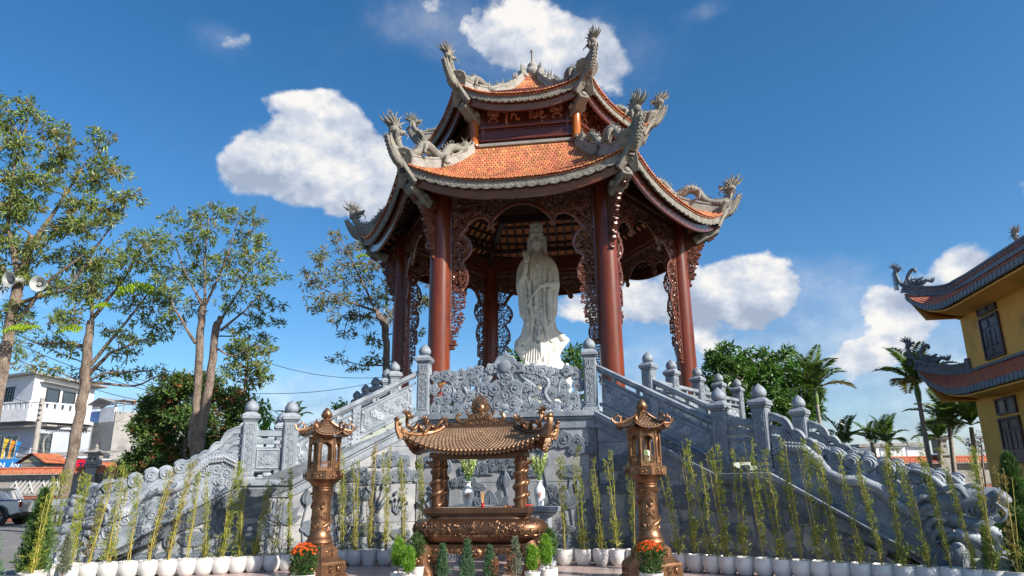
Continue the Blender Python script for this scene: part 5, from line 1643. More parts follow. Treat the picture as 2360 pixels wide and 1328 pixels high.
def lantern(name, label, loc, rz, lean=0.):
    t = thing(name, label, 'lantern', loc, rz, 'bronze pedestal lanterns')
    b = B()
    def hexl(pr, m_=B.lathe): b.lathe(pr, n=6, rot=PI / 6)
    hexl([(.60, 0), (.60, .05), (.56, .07), (.555, .26), (.53, .30)])
    b.obj('plinth', M_BRZ, t, smooth=25)
    b = B(); hexl([(.53, .295), (.42, .37), (.38, .40), (.37, .52), (.33, .56)]); hexl([(.33, .555), (.27, .60), (.25, .62)])
    b.obj('stepped_base', M_BRZ, t, smooth=25)
    b = B()
    for k in range(6):
        b.T = Matrix.Rotation(R(60 * k), 4, 'Z')
        swag(b, 6, -.21, .21, .165, -.49, .055, k); swag(b, 4, -.13, .13, .46, -.325, .04, k + 9)
        for (z0, z1, y, w) in ((.08, .25, -.49, .5), (.41, .515, -.328, .34)):
            for z in (z0, z1): b.box((0, y, z), (w, .012, .012))
    b.obj('base_relief', M_BRZ, t, smooth=45)
    b = B()
    b.lathe([(.25, .61), (.265, .64), (.25, .67), (.225, .70), (.235, .72), (.215, .745), (.19, .80), (.183, .86), (.18, 1.3), (.185, 1.56), (.20, 1.60), (.19, 1.62), (.205, 1.64), (.19, 1.66), (.215, 1.69), (.23, 1.72), (.27, 1.76), (.32, 1.79)], n=36)
    b.obj('shaft', M_BRZ, t, smooth=40)
    b = B(); rd = random.Random(9)
    P = [(.19 * math.cos(a), .19 * math.sin(a), .85 + .6 * i / 40) for i, a in ((i, -2.2 + i * .17) for i in range(41))]
    b.tube(P, [.012 + .022 * math.sin(PI * min(1, .1 + i / 42)) for i in range(41)], n=8)
    for _ in range(46):
        a = rd.uniform(0, 6.28); z = rd.uniform(.82, 1.52); T0 = b.T
        b.T = Matrix.Rotation(a + PI / 2, 4, 'Z')
        scroll(b, 0, z, rd.uniform(.028, .05), -.183, .010, n=8, k=4)
        b.T = None
    for k in range(3):
        b.T = Matrix.Rotation(R(120 * k), 4, 'Z')
        b.ball((0, -.185, 1.28), (.04, .03, .04), 10, 7)
        for q in range(5): b.tube([(0.015 * (q - 2), -.185, 1.31), (.022 * (q - 2), -.19, 1.36), (.016 * (q - 2), -.188, 1.41 - .015 * abs(q - 2))], [.010, .009, .003], n=5)
        for q in range(9): b.tube([(-.17 + .04 * q, -.165 - .02 * math.cos((q - 4) * .45), 1.53), (-.15 + .04 * q, -.17 - .02 * math.cos((q - 4) * .45), 1.56), (-.14 + .04 * q, -.165 - .02 * math.cos((q - 4) * .45), 1.52)], [.009] * 3, n=4)
    b.obj('dragon_relief', M_BRZ, t, smooth=45)
    b = B(); hexl([(.34, 1.785), (.39, 1.81), (.39, 1.94), (.36, 1.965), (.35, 1.97)]); b.obj('collar', M_BRZ, t, smooth=25)
    b = B()
    for k in range(6):
        b.T = Matrix.Rotation(R(60 * k), 4, 'Z')
        swag(b, 7, -.17, .17, 1.875, -.342, .032, k + 3)
        for z in (1.83, 1.925): b.box((0, -.340, z), (.37, .012, .010))
        for sx in (-1, 1): b.box((sx * .18, -.340, 1.875), (.01, .012, .1))
    b.obj('collar_relief', M_BRZ, t, smooth=45)
    # cage: six walls with an arched opening each, posts, little balustrade
    for k in range(6):
        b = B(Matrix.Rotation(R(60 * k), 4, 'Z'))
        y = -.255; w = .147
        b.T = b.T
        for sx in (-1, 1): b.prism([(sx * .09, 1.97), (sx * w, 1.97), (sx * w, 2.60), (sx * .09, 2.60)], y - .012, y + .012)
        arch = [(.09 * math.cos(a), 2.42 + .09 * math.sin(a)) for a in np.linspace(0, PI, 13)]
        b.prism([(.09, 2.60)] + arch + [(-.09, 2.60)], y - .012, y + .012)
        b.box((0, y, 1.995), (.3, .03, .05)); b.box((0, y, 2.14), (.19, .024, .02))
        b.tube([(.10 * math.cos(a), y - .016, 2.42 + .10 * math.sin(a)) for a in np.linspace(0, PI, 13)], [.009] * 13, n=5)
        o = b.obj('lantern_wall', M_BRZ, t, smooth=25)
        for sx in (-1, 1):
            c = B(b.T); c.tube([(sx * .1, y - .016, 2.42), (sx * .1, y - .016, 2.05)], .009, n=5); c.obj('moulding', M_BRZ, o)
        for q in range(5):
            c = B(b.T @ Matrix.Translation((-.066 + .033 * q, y, 2.02))); c.lathe([(.008, 0), (.013, .03), (.006, .06), (.011, .09), (.008, .115)], n=7); c.obj('baluster', M_BRZ, o)
    b = B()
    for k in range(6):
        a = R(60 * k + 30 - 90); b.tube([(.298 * math.cos(a), .298 * math.sin(a), 1.96), (.298 * math.cos(a), .298 * math.sin(a), 2.62)], .022, n=8)
    b.lathe([(.30, 2.56), (.34, 2.60), (.38, 2.63)], n=6, rot=PI / 6); b.lathe([(.28, 1.965), (.28, 1.985)], n=6, rot=PI / 6)
    b.obj('corner_posts', M_BRZ, t, smooth=30)
    # roof: six concave panels with scale tiles, upswept corners with curled ornaments
    rf = Roof(.06, 2.96, .46, 2.665, .085, .035, 3)
    b = B()
    for k in range(6):
        b.T = face_frame(k)
        b.slab([[rf.P(u, v) for u in np.linspace(-1, 1, 15)] for v in np.linspace(0, 1, 8)], (0, 0, -.02))
    b.obj('roof', M_BRZ, t, smooth=30)
    vs = B()
    for r_ in range(8):
        for i in range(-7, 8):
            v = .08 + .88 * r_ / 8
            a = rf.a0 + (rf.a1 - rf.a0) * (v + .06); x = (i + .5 * (r_ % 2)) * .062
            if abs(x) > a * TAN30 - .028: continue
            p = rf.P(x / (a * TAN30), min(1, v + .06))
            vs.add([(x - .026, p[1] + .035, p[2] + .030), (x + .026, p[1] + .035, p[2] + .030), (x + .026, p[1] - .008, p[2] + .016), (x, p[1] - .024, p[2] + .012), (x - .026, p[1] - .008, p[2] + .016)], [(0, 1, 2, 3, 4)])
            vs.add([(x + .026, p[1] - .008, p[2] + .016), (x, p[1] - .024, p[2] + .012), (x - .026, p[1] - .008, p[2] + .016), (x + .026, p[1] - .008, p[2]), (x, p[1] - .024, p[2] - .004), (x - .026, p[1] - .008, p[2])], [(1, 0, 3, 4), (2, 1, 4, 5)])
    sc = vs.mesh('roof_scales', M_BRZT, 0)
    for k in range(6):
        o = link('roof_scales', sc, t, mw=face_frame(k)); o['kind'] = 'stuff'
    rr, zz = rf.hip(1)
    b = B()
    hp = [rf.hip(v) for v in np.linspace(0, 1, 10)]
    b.tube([(r_, 0, z + .012) for r_, z in hp] + [(rr + .05, 0, zz + .05), (rr + .07, 0, zz + .12)], [.022] * 10 + [.022, .01], n=7)
    b.tube([(rr * .62, 0, hp[6][1] + .03), (rr * .70, 0, zz + .01), (rr * .82, 0, zz + .04), (rr * .80, 0, zz + .12), (rr * .90, 0, zz + .155), (rr * 1.02, 0, zz + .12), (rr * 1.04, 0, zz + .03), (rr * .96, 0, zz - .0)], [.008, .016, .019, .019, .019, .019, .017, .01], n=7)
    b.ball((rr * .80, 0, zz + .13), (.028, .022, .024), 8, 6); b.tube([(rr * .9, 0, zz + .16), (rr * .95, 0, zz + .21)], [.012, .003], n=5)
    for q in range(4): b.tube([(rr * (.66 + .1 * q), 0, zz + .02 + .02 * q), (rr * (.64 + .1 * q), 0, zz + .07 + .02 * q)], [.009, .002], n=4)
    orn = b.mesh('roof_ornament', M_BRZ, 45)
    for k in range(6): link('roof_ornament', orn, t, mw=Matrix.Rotation(R(60 * k), 4, 'Z'))
    b = B(); b.lathe([(.10, 2.93), (.11, 2.96), (.07, 2.985), (.06, 3.0), (.085, 3.03), (.10, 3.07), (.093, 3.12), (.06, 3.17), (.02, 3.215), (0, 3.225)], n=20)
    for q in range(8):
        a = q * PI / 4; b.tube([(.085 * math.cos(a), .085 * math.sin(a), 3.01), (.105 * math.cos(a), .105 * math.sin(a), 3.07), (.06 * math.cos(a + .3), .06 * math.sin(a + .3), 3.16)], [.008, .014, .003], n=5)
    b.obj('bud_finial', M_BRZ, t, smooth=45)
    return t
L1_ = lantern('bronze_lantern', 'left bronze lantern on a relief pillar, orange mums in front', (-3.80, 14.35, 0), R(30) + PHI)
L2_ = lantern('bronze_lantern', 'right bronze lantern on a relief pillar with a white lamp inside', (2.46, 13.5, 0), R(6))
M_LAMP = mat('frosted_lamp', (.86, .87, .84), (.8, .8, .78), rough=.4, scale=3, bump=0, trans=.4)
b = B(); b.lathe([(.035, 0), (.035, .05)], n=12); 
lamp = thing('lamp', 'small white glass lamp standing inside the right bronze lantern', 'lamp', (2.46, 13.5, 1.985))
b.obj('lamp_base', M_BRZD, lamp)
b = B(); b.lathe([(.075, .05), (.095, .08), (.10, .14), (.098, .24), (.08, .27), (0, .28)], n=20); b.obj('lamp_globe', M_LAMP, lamp)

def burner():
    t = thing('incense_burner', 'large bronze incense burner with tiled roof on four dragon posts and lion legs', 'incense burner', (-.66, 13.95, 0), PHI)
    # legs, each with a lion face
    for (sx, sy) in ((-1, -1), (1, -1), (-1, 1), (1, 1)):
        b = B(); x, y = sx * .95, sy * .34
        b.tube([(x, y, .60), (x + sx * .10, y + sy * .05, .42), (x + sx * .04, y + sy * .04, .22), (x - sx * .02, y, .06), (x + sx * .05, y + sy * .06, 0)], [.17, .18, .115, .125, .16], n=16)
        b.ball((x + sx * .10, y + sy * .06, .36), (.17, .15, .15), 12, 8)
        rd = random.Random(3)
        for q in range(16):
            a = rd.uniform(0, 6.28); e = rd.uniform(-.4, 1.1)
            c = (x + sx * .10 + .165 * math.cos(a) * math.cos(e), y + sy * .06 + .145 * math.sin(a) * math.cos(e), .38 + .15 * math.sin(e))
            b.ball(c, rd.uniform(.03, .05), 7, 5)
            b.tube([(c[0], c[1], c[2]), (c[0] + rd.uniform(-.05, .05), c[1] + sy * .02, c[2] + .04), (c[0] + rd.uniform(-.07, .07), c[1] + sy * .01, c[2] - .01)], [.02, .018, .006], n=5)
        for e_ in (-.05, .05): b.ball((x + sx * .10 + e_, y + sy * .21, .40), .028, 8, 6)
        b.ball((x + sx * .10, y + sy * .23, .34), (.045, .04, .035), 8, 6)
        b.tube([(x + sx * .10 - .07, y + sy * .2, .28), (x + sx * .1, y + sy * .225, .265), (x + sx * .10 + .07, y + sy * .2, .28)], [.015, .02, .015], n=6)
        b.obj('lion_leg', M_BRZ, t, smooth=45)
    b = B()
    for sy in (-1, 1):
        P = [(-1.0, .60), (1.0, .60), (1.0, .40), (.75, .40), (.55, .46), (.25, .44), (0, .36), (-.25, .44), (-.55, .46), (-.75, .40), (-1.0, .40)]
        b.prism(P, sy * .36 - .05, sy * .36 + .05, ch=.02)
    for sx in (-1, 1): b.box((sx * .95, 0, .52), (.1, .7, .16), ch=.02)
    b.box((0, 0, .60), (2.16, .86, .06), ch=.02)
    b.obj('apron', M_BRZ, t, smooth=25)
    b = B(); rd = random.Random(5)
    swag(b, 16, -.82, .82, .50, -.42, .045, 3); swag(b, 16, -.82, .82, .52, -.42, .035, 4)
    b.ball((0, -.43, .47), (.12, .05, .10), 12, 8)
    for e_ in (-.045, .045): b.ball((e_, -.48, .50), .025, 8, 6)
    b.ball((0, -.485, .455), (.035, .03, .025), 8, 6); b.tube([(-.07, -.46, .41), (0, -.49, .40), (.07, -.46, .41)], [.012, .016, .012], n=6)
    for q in range(8): b.tube([(-.11 + .03 * q, -.44, .56), (-.14 + .04 * q, -.45, .60), (-.11 + .03 * q, -.44, .61)], [.015] * 3, n=5)
    b.obj('apron_relief', M_BRZ, t, smooth=45, kind='stuff')
    # bowl: rounded trough
    def rrect(hx, hy, z, r_, n=10):
        out = []
        for (cx_, cy_, a0) in ((hx - r_, hy - r_, 0), (-hx + r_, hy - r_, PI / 2), (-hx + r_, -hy + r_, PI), (hx - r_, -hy + r_, PI * 1.5)):
            for i in range(n + 1):
                a = a0 + PI / 2 * i / n; out.append((cx_ + r_ * math.cos(a), cy_ + r_ * math.sin(a), z))
        out.append(out[0]); return out
    prof = [(1.02, .36, .63), (1.10, .42, .645), (1.20, .50, .70), (1.27, .56, .78), (1.30, .585, .87), (1.28, .57, .95), (1.20, .51, 1.02), (1.08, .43, 1.055), (.99, .37, 1.06), (.97, .36, 1.10)]
    b = B(); G = [rrect(hx, hy, z, hy * .96) for hx, hy, z in prof]
    b.grid(np.array(G), flip=True); b.add(G[0][:-1], [tuple(range(len(G[0]) - 1))[::-1]]); b.add(G[-1][:-1], [tuple(range(len(G[0]) - 1))])
    b.obj('bowl', M_BRZD, t, smooth=50)
    b = B()
    def onb(x, z, e=.0):   # front surface of the trough
        hy = np.interp(z, [p[2] for p in prof], [p[1] for p in prof]); hx = np.interp(z, [p[2] for p in prof], [p[0] for p in prof])
        r_ = hy * .96; ax = abs(x)
        if ax > hx - r_: yy = math.sqrt(max(0, r_ * r_ - min(r_, ax - (hx - r_)) ** 2)) + hy - r_
        else: yy = hy
        return -yy - e
    for _ in range(110):
        x = rd.uniform(.27, 1.22) * rd.choice((-1, 1)); z = rd.uniform(.77, 1.0)
        y = onb(x, z); r_ = rd.uniform(.02, .045)
        P = spiral_pts(x, z, r_, rd.uniform(.7, 1.3), rd.uniform(0, 6.28), rd.choice((-1, 1)), 0, 8)
        b.tube([(p[0], onb(p[0], p[2], .004), p[2]) for p in P], [r_ * .3] * 9, n=5, cap=False)
        if rd.random() < .5: b.ball((x, y, z), (.016, .016, .016), 6, 4)
    for a, l in ((90, .13), (60, .15), (120, .15), (35, .19), (145, .19), (15, .2), (165, .2)):
        P = petal(0, .90, l, l * .22, R(a), 6)
        b.tube([(x, onb(x, z, .006), z) for x, z in P] + [(P[0][0], onb(P[0][0], P[0][1], .006), P[0][1])], [.009] * (len(P) + 1), n=5, cap=False)
    for sx in (-1, 1):
        for (cx_, w_) in ((.62, .26), (1.02, .2)):
            P = [(sx * cx_ - w_ / 2, .78), (sx * cx_ - w_ / 2, .88), (sx * cx_ + w_ / 2, .88), (sx * cx_ + w_ / 2, .78), (sx * cx_ - w_ / 2, .78)]
            b.tube([(x, onb(x, z, .003), z) for x, z in P], [.006] * 5, n=4, cap=False)
    b.obj('bowl_relief', M_BRZ, t, smooth=45)
    # inscription, two short lines of raised capitals
    for (txt, size, z) in (('LIÊN', .080, .850), ('BÌNH NGUYÊN', .072, .775)):
        me = text_mesh(txt, size, .004, M_BRZ, 0)
        link('inscription', me, t, mw=Matrix.Translation((0, onb(0, z, .004), z)) @ Matrix.Rotation(PI / 2 - .25, 4, 'X'))
    # table rim with key fret
    b = B(); b.box((0, 0, 1.13), (1.92, .74, .05), ch=.012); b.box((0, 0, 1.205), (1.98, .80, .11), ch=.008)
    b.obj('rim', M_BRZD, t, smooth=20)
    b = B(); x = -.95
    while x < .92:
        for (cx_, cz_, w_, h_) in ((0, .03, .05, .008), (-.022, 0, .008, .06), (.01, -.028, .05, .008), (.03, -.004, .008, .05), (.006, .01, .03, .008)):
            b.box((x + cx_, -.402, 1.205 + cz_), (w_, .008, h_))
        x += .064
    b.obj('fret_band', M_BRZ, t, smooth=0)
    b = B(); b.box((0, 0, 1.255), (1.7, .60, .012)); b.obj('ash_bed', mat('ash', (.42, .38, .33), (.3, .26, .22), rough=.95, scale=20, bump=.5), t, smooth=0)
    # four posts with coiling dragons
    for (sx, sy) in ((-1, -1), (1, -1), (-1, 1), (1, 1)):
        x, y = sx * .80, sy * .24
        b = B(); b.lathe([(.12, 1.25), (.12, 1.28), (.095, 1.3), (.09, 2.16), (.12, 2.2)], n=16, c=(x, y, 0)); o = b.obj('post', M_BRZD, t, smooth=40)
        d = B(); P = [(x + .092 * math.cos(a), y + .092 * math.sin(a), 1.30 + .78 * i / 60) for i, a in ((i, i * .36 + sx) for i in range(61))]
        d.tube(P, [.024 + .026 * math.sin(PI * min(1, .1 + i / 62)) for i in range(61)], n=8)
        for i in range(2, 60, 2):
            q_ = P[i]; a = i * .36 + sx; d.tube([q_, (q_[0] + .04 * math.cos(a), q_[1] + .04 * math.sin(a), q_[2] + .025)], [.014, .003], n=4)
        d.T = Matrix.Translation((x, y - .02, 0)) @ (Matrix.Identity(4) if sx < 0 else Matrix.Rotation(PI, 4, 'Z'))
        d.ball((-.04, 0, 2.07), (.07, .06, .06), 8, 6); d.tube([(-.06, 0, 2.07), (-.15, 0, 2.08), (-.21, 0, 2.11)], [.05, .035, .012], n=7); d.tube([(-.05, 0, 2.04), (-.13, 0, 2.0)], [.035, .012], n=6)
        for q in range(4): d.tube([(-.02, 0, 2.10), (.03 + .02 * q, .03 * (q - 1.5), 2.15 + .01 * q), (.08, .04 * (q - 1.5), 2.12 + .03 * q)], [.02, .014, .004], n=4)
        d.obj('coiled_dragon', M_BRZ, o, smooth=45)
    b = B(); b.box((0, 0, 2.22), (1.86, .70, .09), ch=.01)
    b.box((0, -.34, 2.17), (1.5, .03, .07)); b.obj('frieze', M_BRZD, t, smooth=20)
    # roof: hipped, sweeping corners
    E_X, E_Y, T_X, T_Y, ZE, ZT = 1.26, .66, .72, .06, 2.28, 2.74
    def rp(side, u, v, dn=0.):
        hx = T_X + (E_X - T_X) * v; hy = T_Y + (E_Y - T_Y) * v
        lift = .33 * abs(u) ** 3.4 * v ** 1.5
        ext = 1 + .10 * abs(u) ** 4 * v ** 2
        z = ZT + (ZE - ZT) * v - .16 * v * (1 - v) + lift - dn
        if side == 0: return (u * hx * ext, -hy * ext, z)
        if side == 1: return (hx * ext, u * hy * ext, z)
        if side == 2: return (-u * hx * ext, hy * ext, z)
        return (-hx * ext, -u * hy * ext, z)
    b = B()
    for sd in range(4):
        b.slab([[rp(sd, u, v) for u in np.linspace(-1, 1, 31)] for v in np.linspace(0, 1, 12)], (0, 0, -.035))
    b.obj('roof', M_BRZD, t, smooth=35)
    for sd, nn in ((0, 31), (1, 13), (2, 31), (3, 13)):
        b = B(); rows = 13
        for r_ in range(rows):
            v = .02 + .97 * (r_ + .9) / rows
            for i in range(nn):
                u = -1 + 2 * (i + .5 + .5 * (r_ % 2)) / nn
                if u > .985: continue
                du = .93 / nn
                a_, c_, m_ = rp(sd, max(-1, u - du), max(0, v - .085), -.012), rp(sd, min(1, u + du), max(0, v - .085), -.012), None
                e1, e2, e3 = rp(sd, min(1, u + du), v - .015, -.026), rp(sd, u, min(1, v + .012), -.030), rp(sd, max(-1, u - du), v - .015, -.026)
                lo = lambda p: (p[0], p[1], p[2] - .024)
                b.add([a_, c_, e1, e2, e3, lo(e1), lo(e2), lo(e3)], [(0, 1, 2, 3, 4), (4, 3, 6, 7), (3, 2, 5, 6)])
        o = b.obj('roof_tiles', M_BRZT, t, smooth=0); o['kind'] = 'stuff'
        b = B()
        for i in range(nn):
            u = -1 + 2 * (i + .5) / nn; p = rp(sd, u, 1.0, -.002)
            b.ball((p[0], p[1], p[2]), (.034, .034, .034), 8, 6)
            q_ = rp(sd, u, .99, .035); dx = E_X / nn if sd % 2 == 0 else E_Y / nn
            if sd % 2 == 0: b.prism([(q_[0] - dx, q_[2] + .02), (q_[0] + dx, q_[2] + .02), (q_[0] + dx * .5, q_[2] - .03), (q_[0], q_[2] - .045), (q_[0] - dx * .5, q_[2] - .03)], q_[1] - .01, q_[1] + .012)
        b.obj('eave_beads', M_BRZ, t, smooth=40, kind='stuff')
    b = B(); b.box((0, 0, 2.765), (1.50, .12, .09), ch=.015); b.obj('ridge', M_BRZD, t, smooth=20)
    # dragons on the four hips
    for (sx, sy) in ((-1, -1), (1, -1), (-1, 1), (1, 1)):
        F = fr((sx * T_X, sy * T_Y, 0), (sx * (E_X * 1.1 - T_X), sy * (E_Y * 1.1 - T_Y), 0))
        L_ = math.hypot(E_X * 1.1 - T_X, E_Y * 1.1 - T_Y)
        b = B(F)
        hz_ = [rp(0, -1, v)[2] for v in np.linspace(0, 1, 9)]
        path = [(L_ * i / 8, 0, hz_[i] + .03) for i in range(9)] + [(L_ + .05, 0, hz_[8] + .10), (L_ + .05, 0, hz_[8] + .22)]
        b.tube(path, [.05] * 9 + [.05, .015], n=8)
        b.prism([(L_ - .16, hz_[8] - .02), (L_ + .04, hz_[8] - .1), (L_ + .12, hz_[8] + .08), (L_ + .13, hz_[8] + .2), (L_ + .10, hz_[8] + .3), (L_ + .06, hz_[8] + .22), (L_ + .02, hz_[8] + .13), (L_ - .1, hz_[8] + .08)], -.04, .04, ch=.012)
        for q in range(4): b.ball((L_ - .05 + .05 * q, 0, hz_[8] + .0 + .09 * q), (.05, .07, .05), 8, 6)
        o = b.obj('hip_ridge', M_BRZ, t, smooth=45)
        d = B(F)
        zb = lambda i: hz_[i] + .10
        dragon_into(d, [(.02, zb(0) + .06), (.1, zb(1) + .08), (.2, zb(2) + .02), (.28, zb(3) + .10), (.36, zb(4) + .08), (.44, zb(5) + .0), (.52, zb(6) + .09), (.60, zb(6) + .12), (.68, zb(7) + .02), (.76, zb(7) + .05), (.80, zb(8) + .12), (.80, zb(8) + .24)], .036, face=-1, legs=((4, .08), (8, .08)), seed=3, flame=.8)
        d.obj('dragon_ornament', M_BRZ, o, smooth=50)
    # flaming pearl on clouds in the middle of the ridge
    b = B()
    rd = random.Random(8)
    b.T = Matrix.Translation((0, -.0, 0))
    b.ball((0, 0, 3.13), (.10, .075, .10), 18, 12)
    b.tube([(-.03, -.074, 3.19), (.03, -.078, 3.15), (-.03, -.078, 3.11), (.03, -.074, 3.07)], [.008, .012, .012, .008], n=5)
    for q in range(17):
        a = R(-35 + 250 * q / 16); r0_ = .11; L_ = rd.uniform(.08, .13) + .09 * max(0, math.sin(a)) ** 3
        b.tube([(r0_ * math.cos(a), 0, 3.13 + r0_ * math.sin(a)), ((r0_ + L_ * .5) * math.cos(a + .12), 0, 3.13 + (r0_ + L_ * .5) * math.sin(a + .12)), ((r0_ + L_) * math.cos(a - .05), 0, 3.13 + (r0_ + L_) * math.sin(a - .05))], [.03, .022, .004], n=6)
    for (x, z, r_) in ((0, 2.96, .12), (-.15, 2.93, .09), (.15, 2.93, .09), (-.1, 2.85, .11), (.1, 2.85, .11), (-.28, 2.86, .08), (.28, 2.86, .08), (0, 2.84, .1), (-.22, 2.83, .08), (.22, 2.83, .08)):
        b.prism(cloud_outline(x, z, r_, 5, .16, x * 9), -.04, .04, ch=.012)
        b.tube([(p[0], -.045, p[2]) for p in spiral_pts(x, z, r_ * .6, 1.3, x * 30, 1, 0, 10)], [.010] * 11, n=5, cap=False)
    for sx in (-1, 1):
        b.tube([(sx * .2, 0, 2.83), (sx * .38, 0, 2.86), (sx * .47, 0, 2.93), (sx * .44, 0, 3.02), (sx * .40, 0, 3.0), (sx * .41, 0, 3.07)], [.05, .045, .04, .03, .018, .005], n=7)
        b.tube([(sx * .3, 0, 2.83), (sx * .50, 0, 2.82), (sx * .60, 0, 2.84), (sx * .66, 0, 2.82)], [.03, .035, .03, .01], n=6)
        b.tube([(sx * .68, 0, 2.8), (sx * .70, 0, 2.86), (sx * .66, 0, 2.92), (sx * .70, 0, 2.96)], [.035, .03, .018, .004], n=6)
        b.tube([(sx * .17, 0, 2.95), (sx * .24, 0, 3.0), (sx * .28, 0, 3.08), (sx * .25, 0, 3.14)], [.03, .028, .018, .005], n=6)
    b.obj('flaming_pearl', M_BRZ, t, smooth=45)
    return t
burner()

# stone altar table behind, with its vases and dishes
al = thing('stone_altar_table', 'grey stone altar table standing against the wall behind the incense burner', 'table', (-.22, 15.55, 0), PHI)
b = B(); b.box((0, 0, 1.16), (2.35, .72, .10), ch=.02); b.box((0, 0, 1.08), (2.15, .6, .07), ch=.02); b.obj('table_top', M_GRAN, al, smooth=20)
for sx in (-1, 1):
    b = B(); b.box((sx * .88, 0, .58), (.22, .5, .96), ch=.03); b.box((sx * .88, 0, .06), (.34, .6, .12), ch=.02)
    for q in range(5): scroll(b, sx * .88, .28 + .16 * q, .07, -.255, .014, n=9)
    b.obj('leg', M_CARV, al, smooth=30)
b = B(); 
for sx in (-1, 1):
    for q in range(3): scroll(b, sx * (.3 + .22 * q), .42 - .1 * q, .13, -.2, .03, n=14, k=6)
b.box((0, -.17, .4), (1.6, .08, .5), ch=.03); b.obj('front_panel', M_CARV, al, smooth=40)
M_PORC = mat('white_porcelain', (.74, .79, .80), (.70, .75, .77), rough=.12, scale=2, bump=0, coat=.8)
M_RED = mat('red_print', (.45, .03, .03), (.4, .02, .02), rough=.4, scale=3, bump=0)
M_ORG = mat('orange_print', (.75, .30, .02), (.7, .25, .02), rough=.4, scale=3, bump=0)
M_BLU = mat('navy_print', (.03, .05, .12), (.03, .04, .1), rough=.4, scale=3, bump=0)
M_GLAD = mat('gladiolus_white', (.76, .78, .50), (.62, .70, .34), rough=.6, scale=15, bump=0, trans=.25, island=.2)
M_STEMG = mat('flower_stem', (.14, .26, .05), (.09, .18, .03), rough=.5, scale=8, bump=0)
def vase(label, loc, seed, lean):
    t = thing('porcelain_vase', label, 'vase', loc, 0, 'white vases with gladioli on the altar')
    b = B(); prof = [(.075, 0), (.085, .01), (.08, .03), (.10, .14), (.118, .24), (.122, .30), (.105, .37), (.065, .42), (.052, .46), (.055, .50), (.085, .525), (.078, .53), (.045, .50)]
    b.lathe(prof, n=32); b.obj('vase_body', M_PORC, t, smooth=60)
    def sf(x, z):
        r_ = np.interp(z, [p[1] for p in prof[:10]], [p[0] for p in prof[:10]]); return -math.sqrt(max(0, r_ * r_ - x * x)) - .0012
    for (P, m_) in ((petal(0, .20, .10, .018, R(90)), M_RED), (petal(-.005, .20, .09, .02, R(155)), M_BLU), (petal(.005, .20, .09, .02, R(25)), M_ORG), (petal(-.003, .205, .085, .013, R(115)), M_ORG), (petal(.0, .205, .08, .012, R(70)), M_RED)):
        b = B(); n = len(P)
        b.tube([(x, sf(x, z), z) for x, z in P + [P[0]]], [.0035] * (n + 1), n=4, cap=False); b.obj('lotus_print', m_, t, smooth=0)
    b = B()
    for q in range(7): b.box((-.03 + .01 * q, sf(-.03 + .01 * q, .175), .175), (.006, .002, .009))
    b.obj('small_print', M_BLU, t, smooth=0)
    g = np.random.default_rng(seed)
    s_ = B(); f = B()
    for q in range(11):
        a = 2 * PI * q / 11; lx, ly = (.16 + .05 * (q % 2)) * math.cos(a) + lean, .12 * math.sin(a); hh = g.uniform(.46, .60)
        s_.tube([(0, 0, .45), (lx * .35, ly * .35, .45 + hh * .45), (lx, ly, .5 + hh)], [.008, .007, .004], n=5)
        n = 46; tt = g.uniform(.38, 1, n)[:, None]
        P = (1 - tt) ** 1.2 * np.array((0, 0, .5)) + (1 - (1 - tt) ** 1.2) * np.array((lx, ly, .5 + hh))
        P = np.concatenate([np.array((lx * .35, ly * .35, .45 + hh * .45)) * (1 - (tt - .38) / .62) + np.array((lx, ly, .5 + hh)) * ((tt - .38) / .62)])
        leaves(f, np.repeat(P, 2, 0), g.normal(size=(n * 2, 3)) * .8 + (0, 0, 1.0), .042, .026, g)
        leaves(s_, P[:12] - (0, 0, .1), g.normal(size=(12, 3)) * .3 + (0, 0, 1), .12, .014, g)
    s_.obj('stems', M_STEMG, t); f.obj('blossoms', M_GLAD, t, smooth=0)
vase('white porcelain vase of gladioli standing left on the altar, seen under the burner roof', (-.99, 15.42, 1.215), 3, 0.)
vase('white porcelain vase of gladioli at the right end of the altar', (.53, 15.38, 1.215), 4, .0)
b = B(); b.lathe([(.05, 0), (.06, .01), (.15, .025), (.17, .04), (.155, .036), (0, .02)], n=28); o = b.obj('offering_plate', M_PORC, None, smooth=40, loc=(-.60, 15.35, 1.212)); tag(o, 'white porcelain plate lying on the altar between the vases', 'plate')
b = B(); b.lathe([(.03, 0), (.035, .02), (.03, .06), (.038, .08)], n=16); t = thing('incense_cup', 'small red cup of incense sticks on the burner rim', 'incense', (-.60, 13.62, 1.262)); b.obj('cup', M_RED, t)
b = B()
for q in range(7): b.tube([(0, 0, .02), (.012 * (q - 3), .004 * q, .28)], .0025, n=4)
b.obj('incense_sticks', mat('incense_stick', (.75, .45, .12), (.6, .3, .08), rough=.8, scale=5, bump=0), t)
t = thing('incense_packets', 'red and orange incense packets lying at the right end of the burner rim', 'incense packets', (.08, 13.66, 1.262), R(12))
for q, (x, y, z, w, rz, m_) in enumerate(((0, 0, .012, .36, .1, M_RED), (.12, -.02, .03, .30, .25, M_RED), (-.14, .02, .012, .26, -.1, M_ORG))):
    b = B(); b.box((x, y, z), (w, .05, .02), rz=rz, ch=.004); b.obj('packet', m_, t, smooth=0)
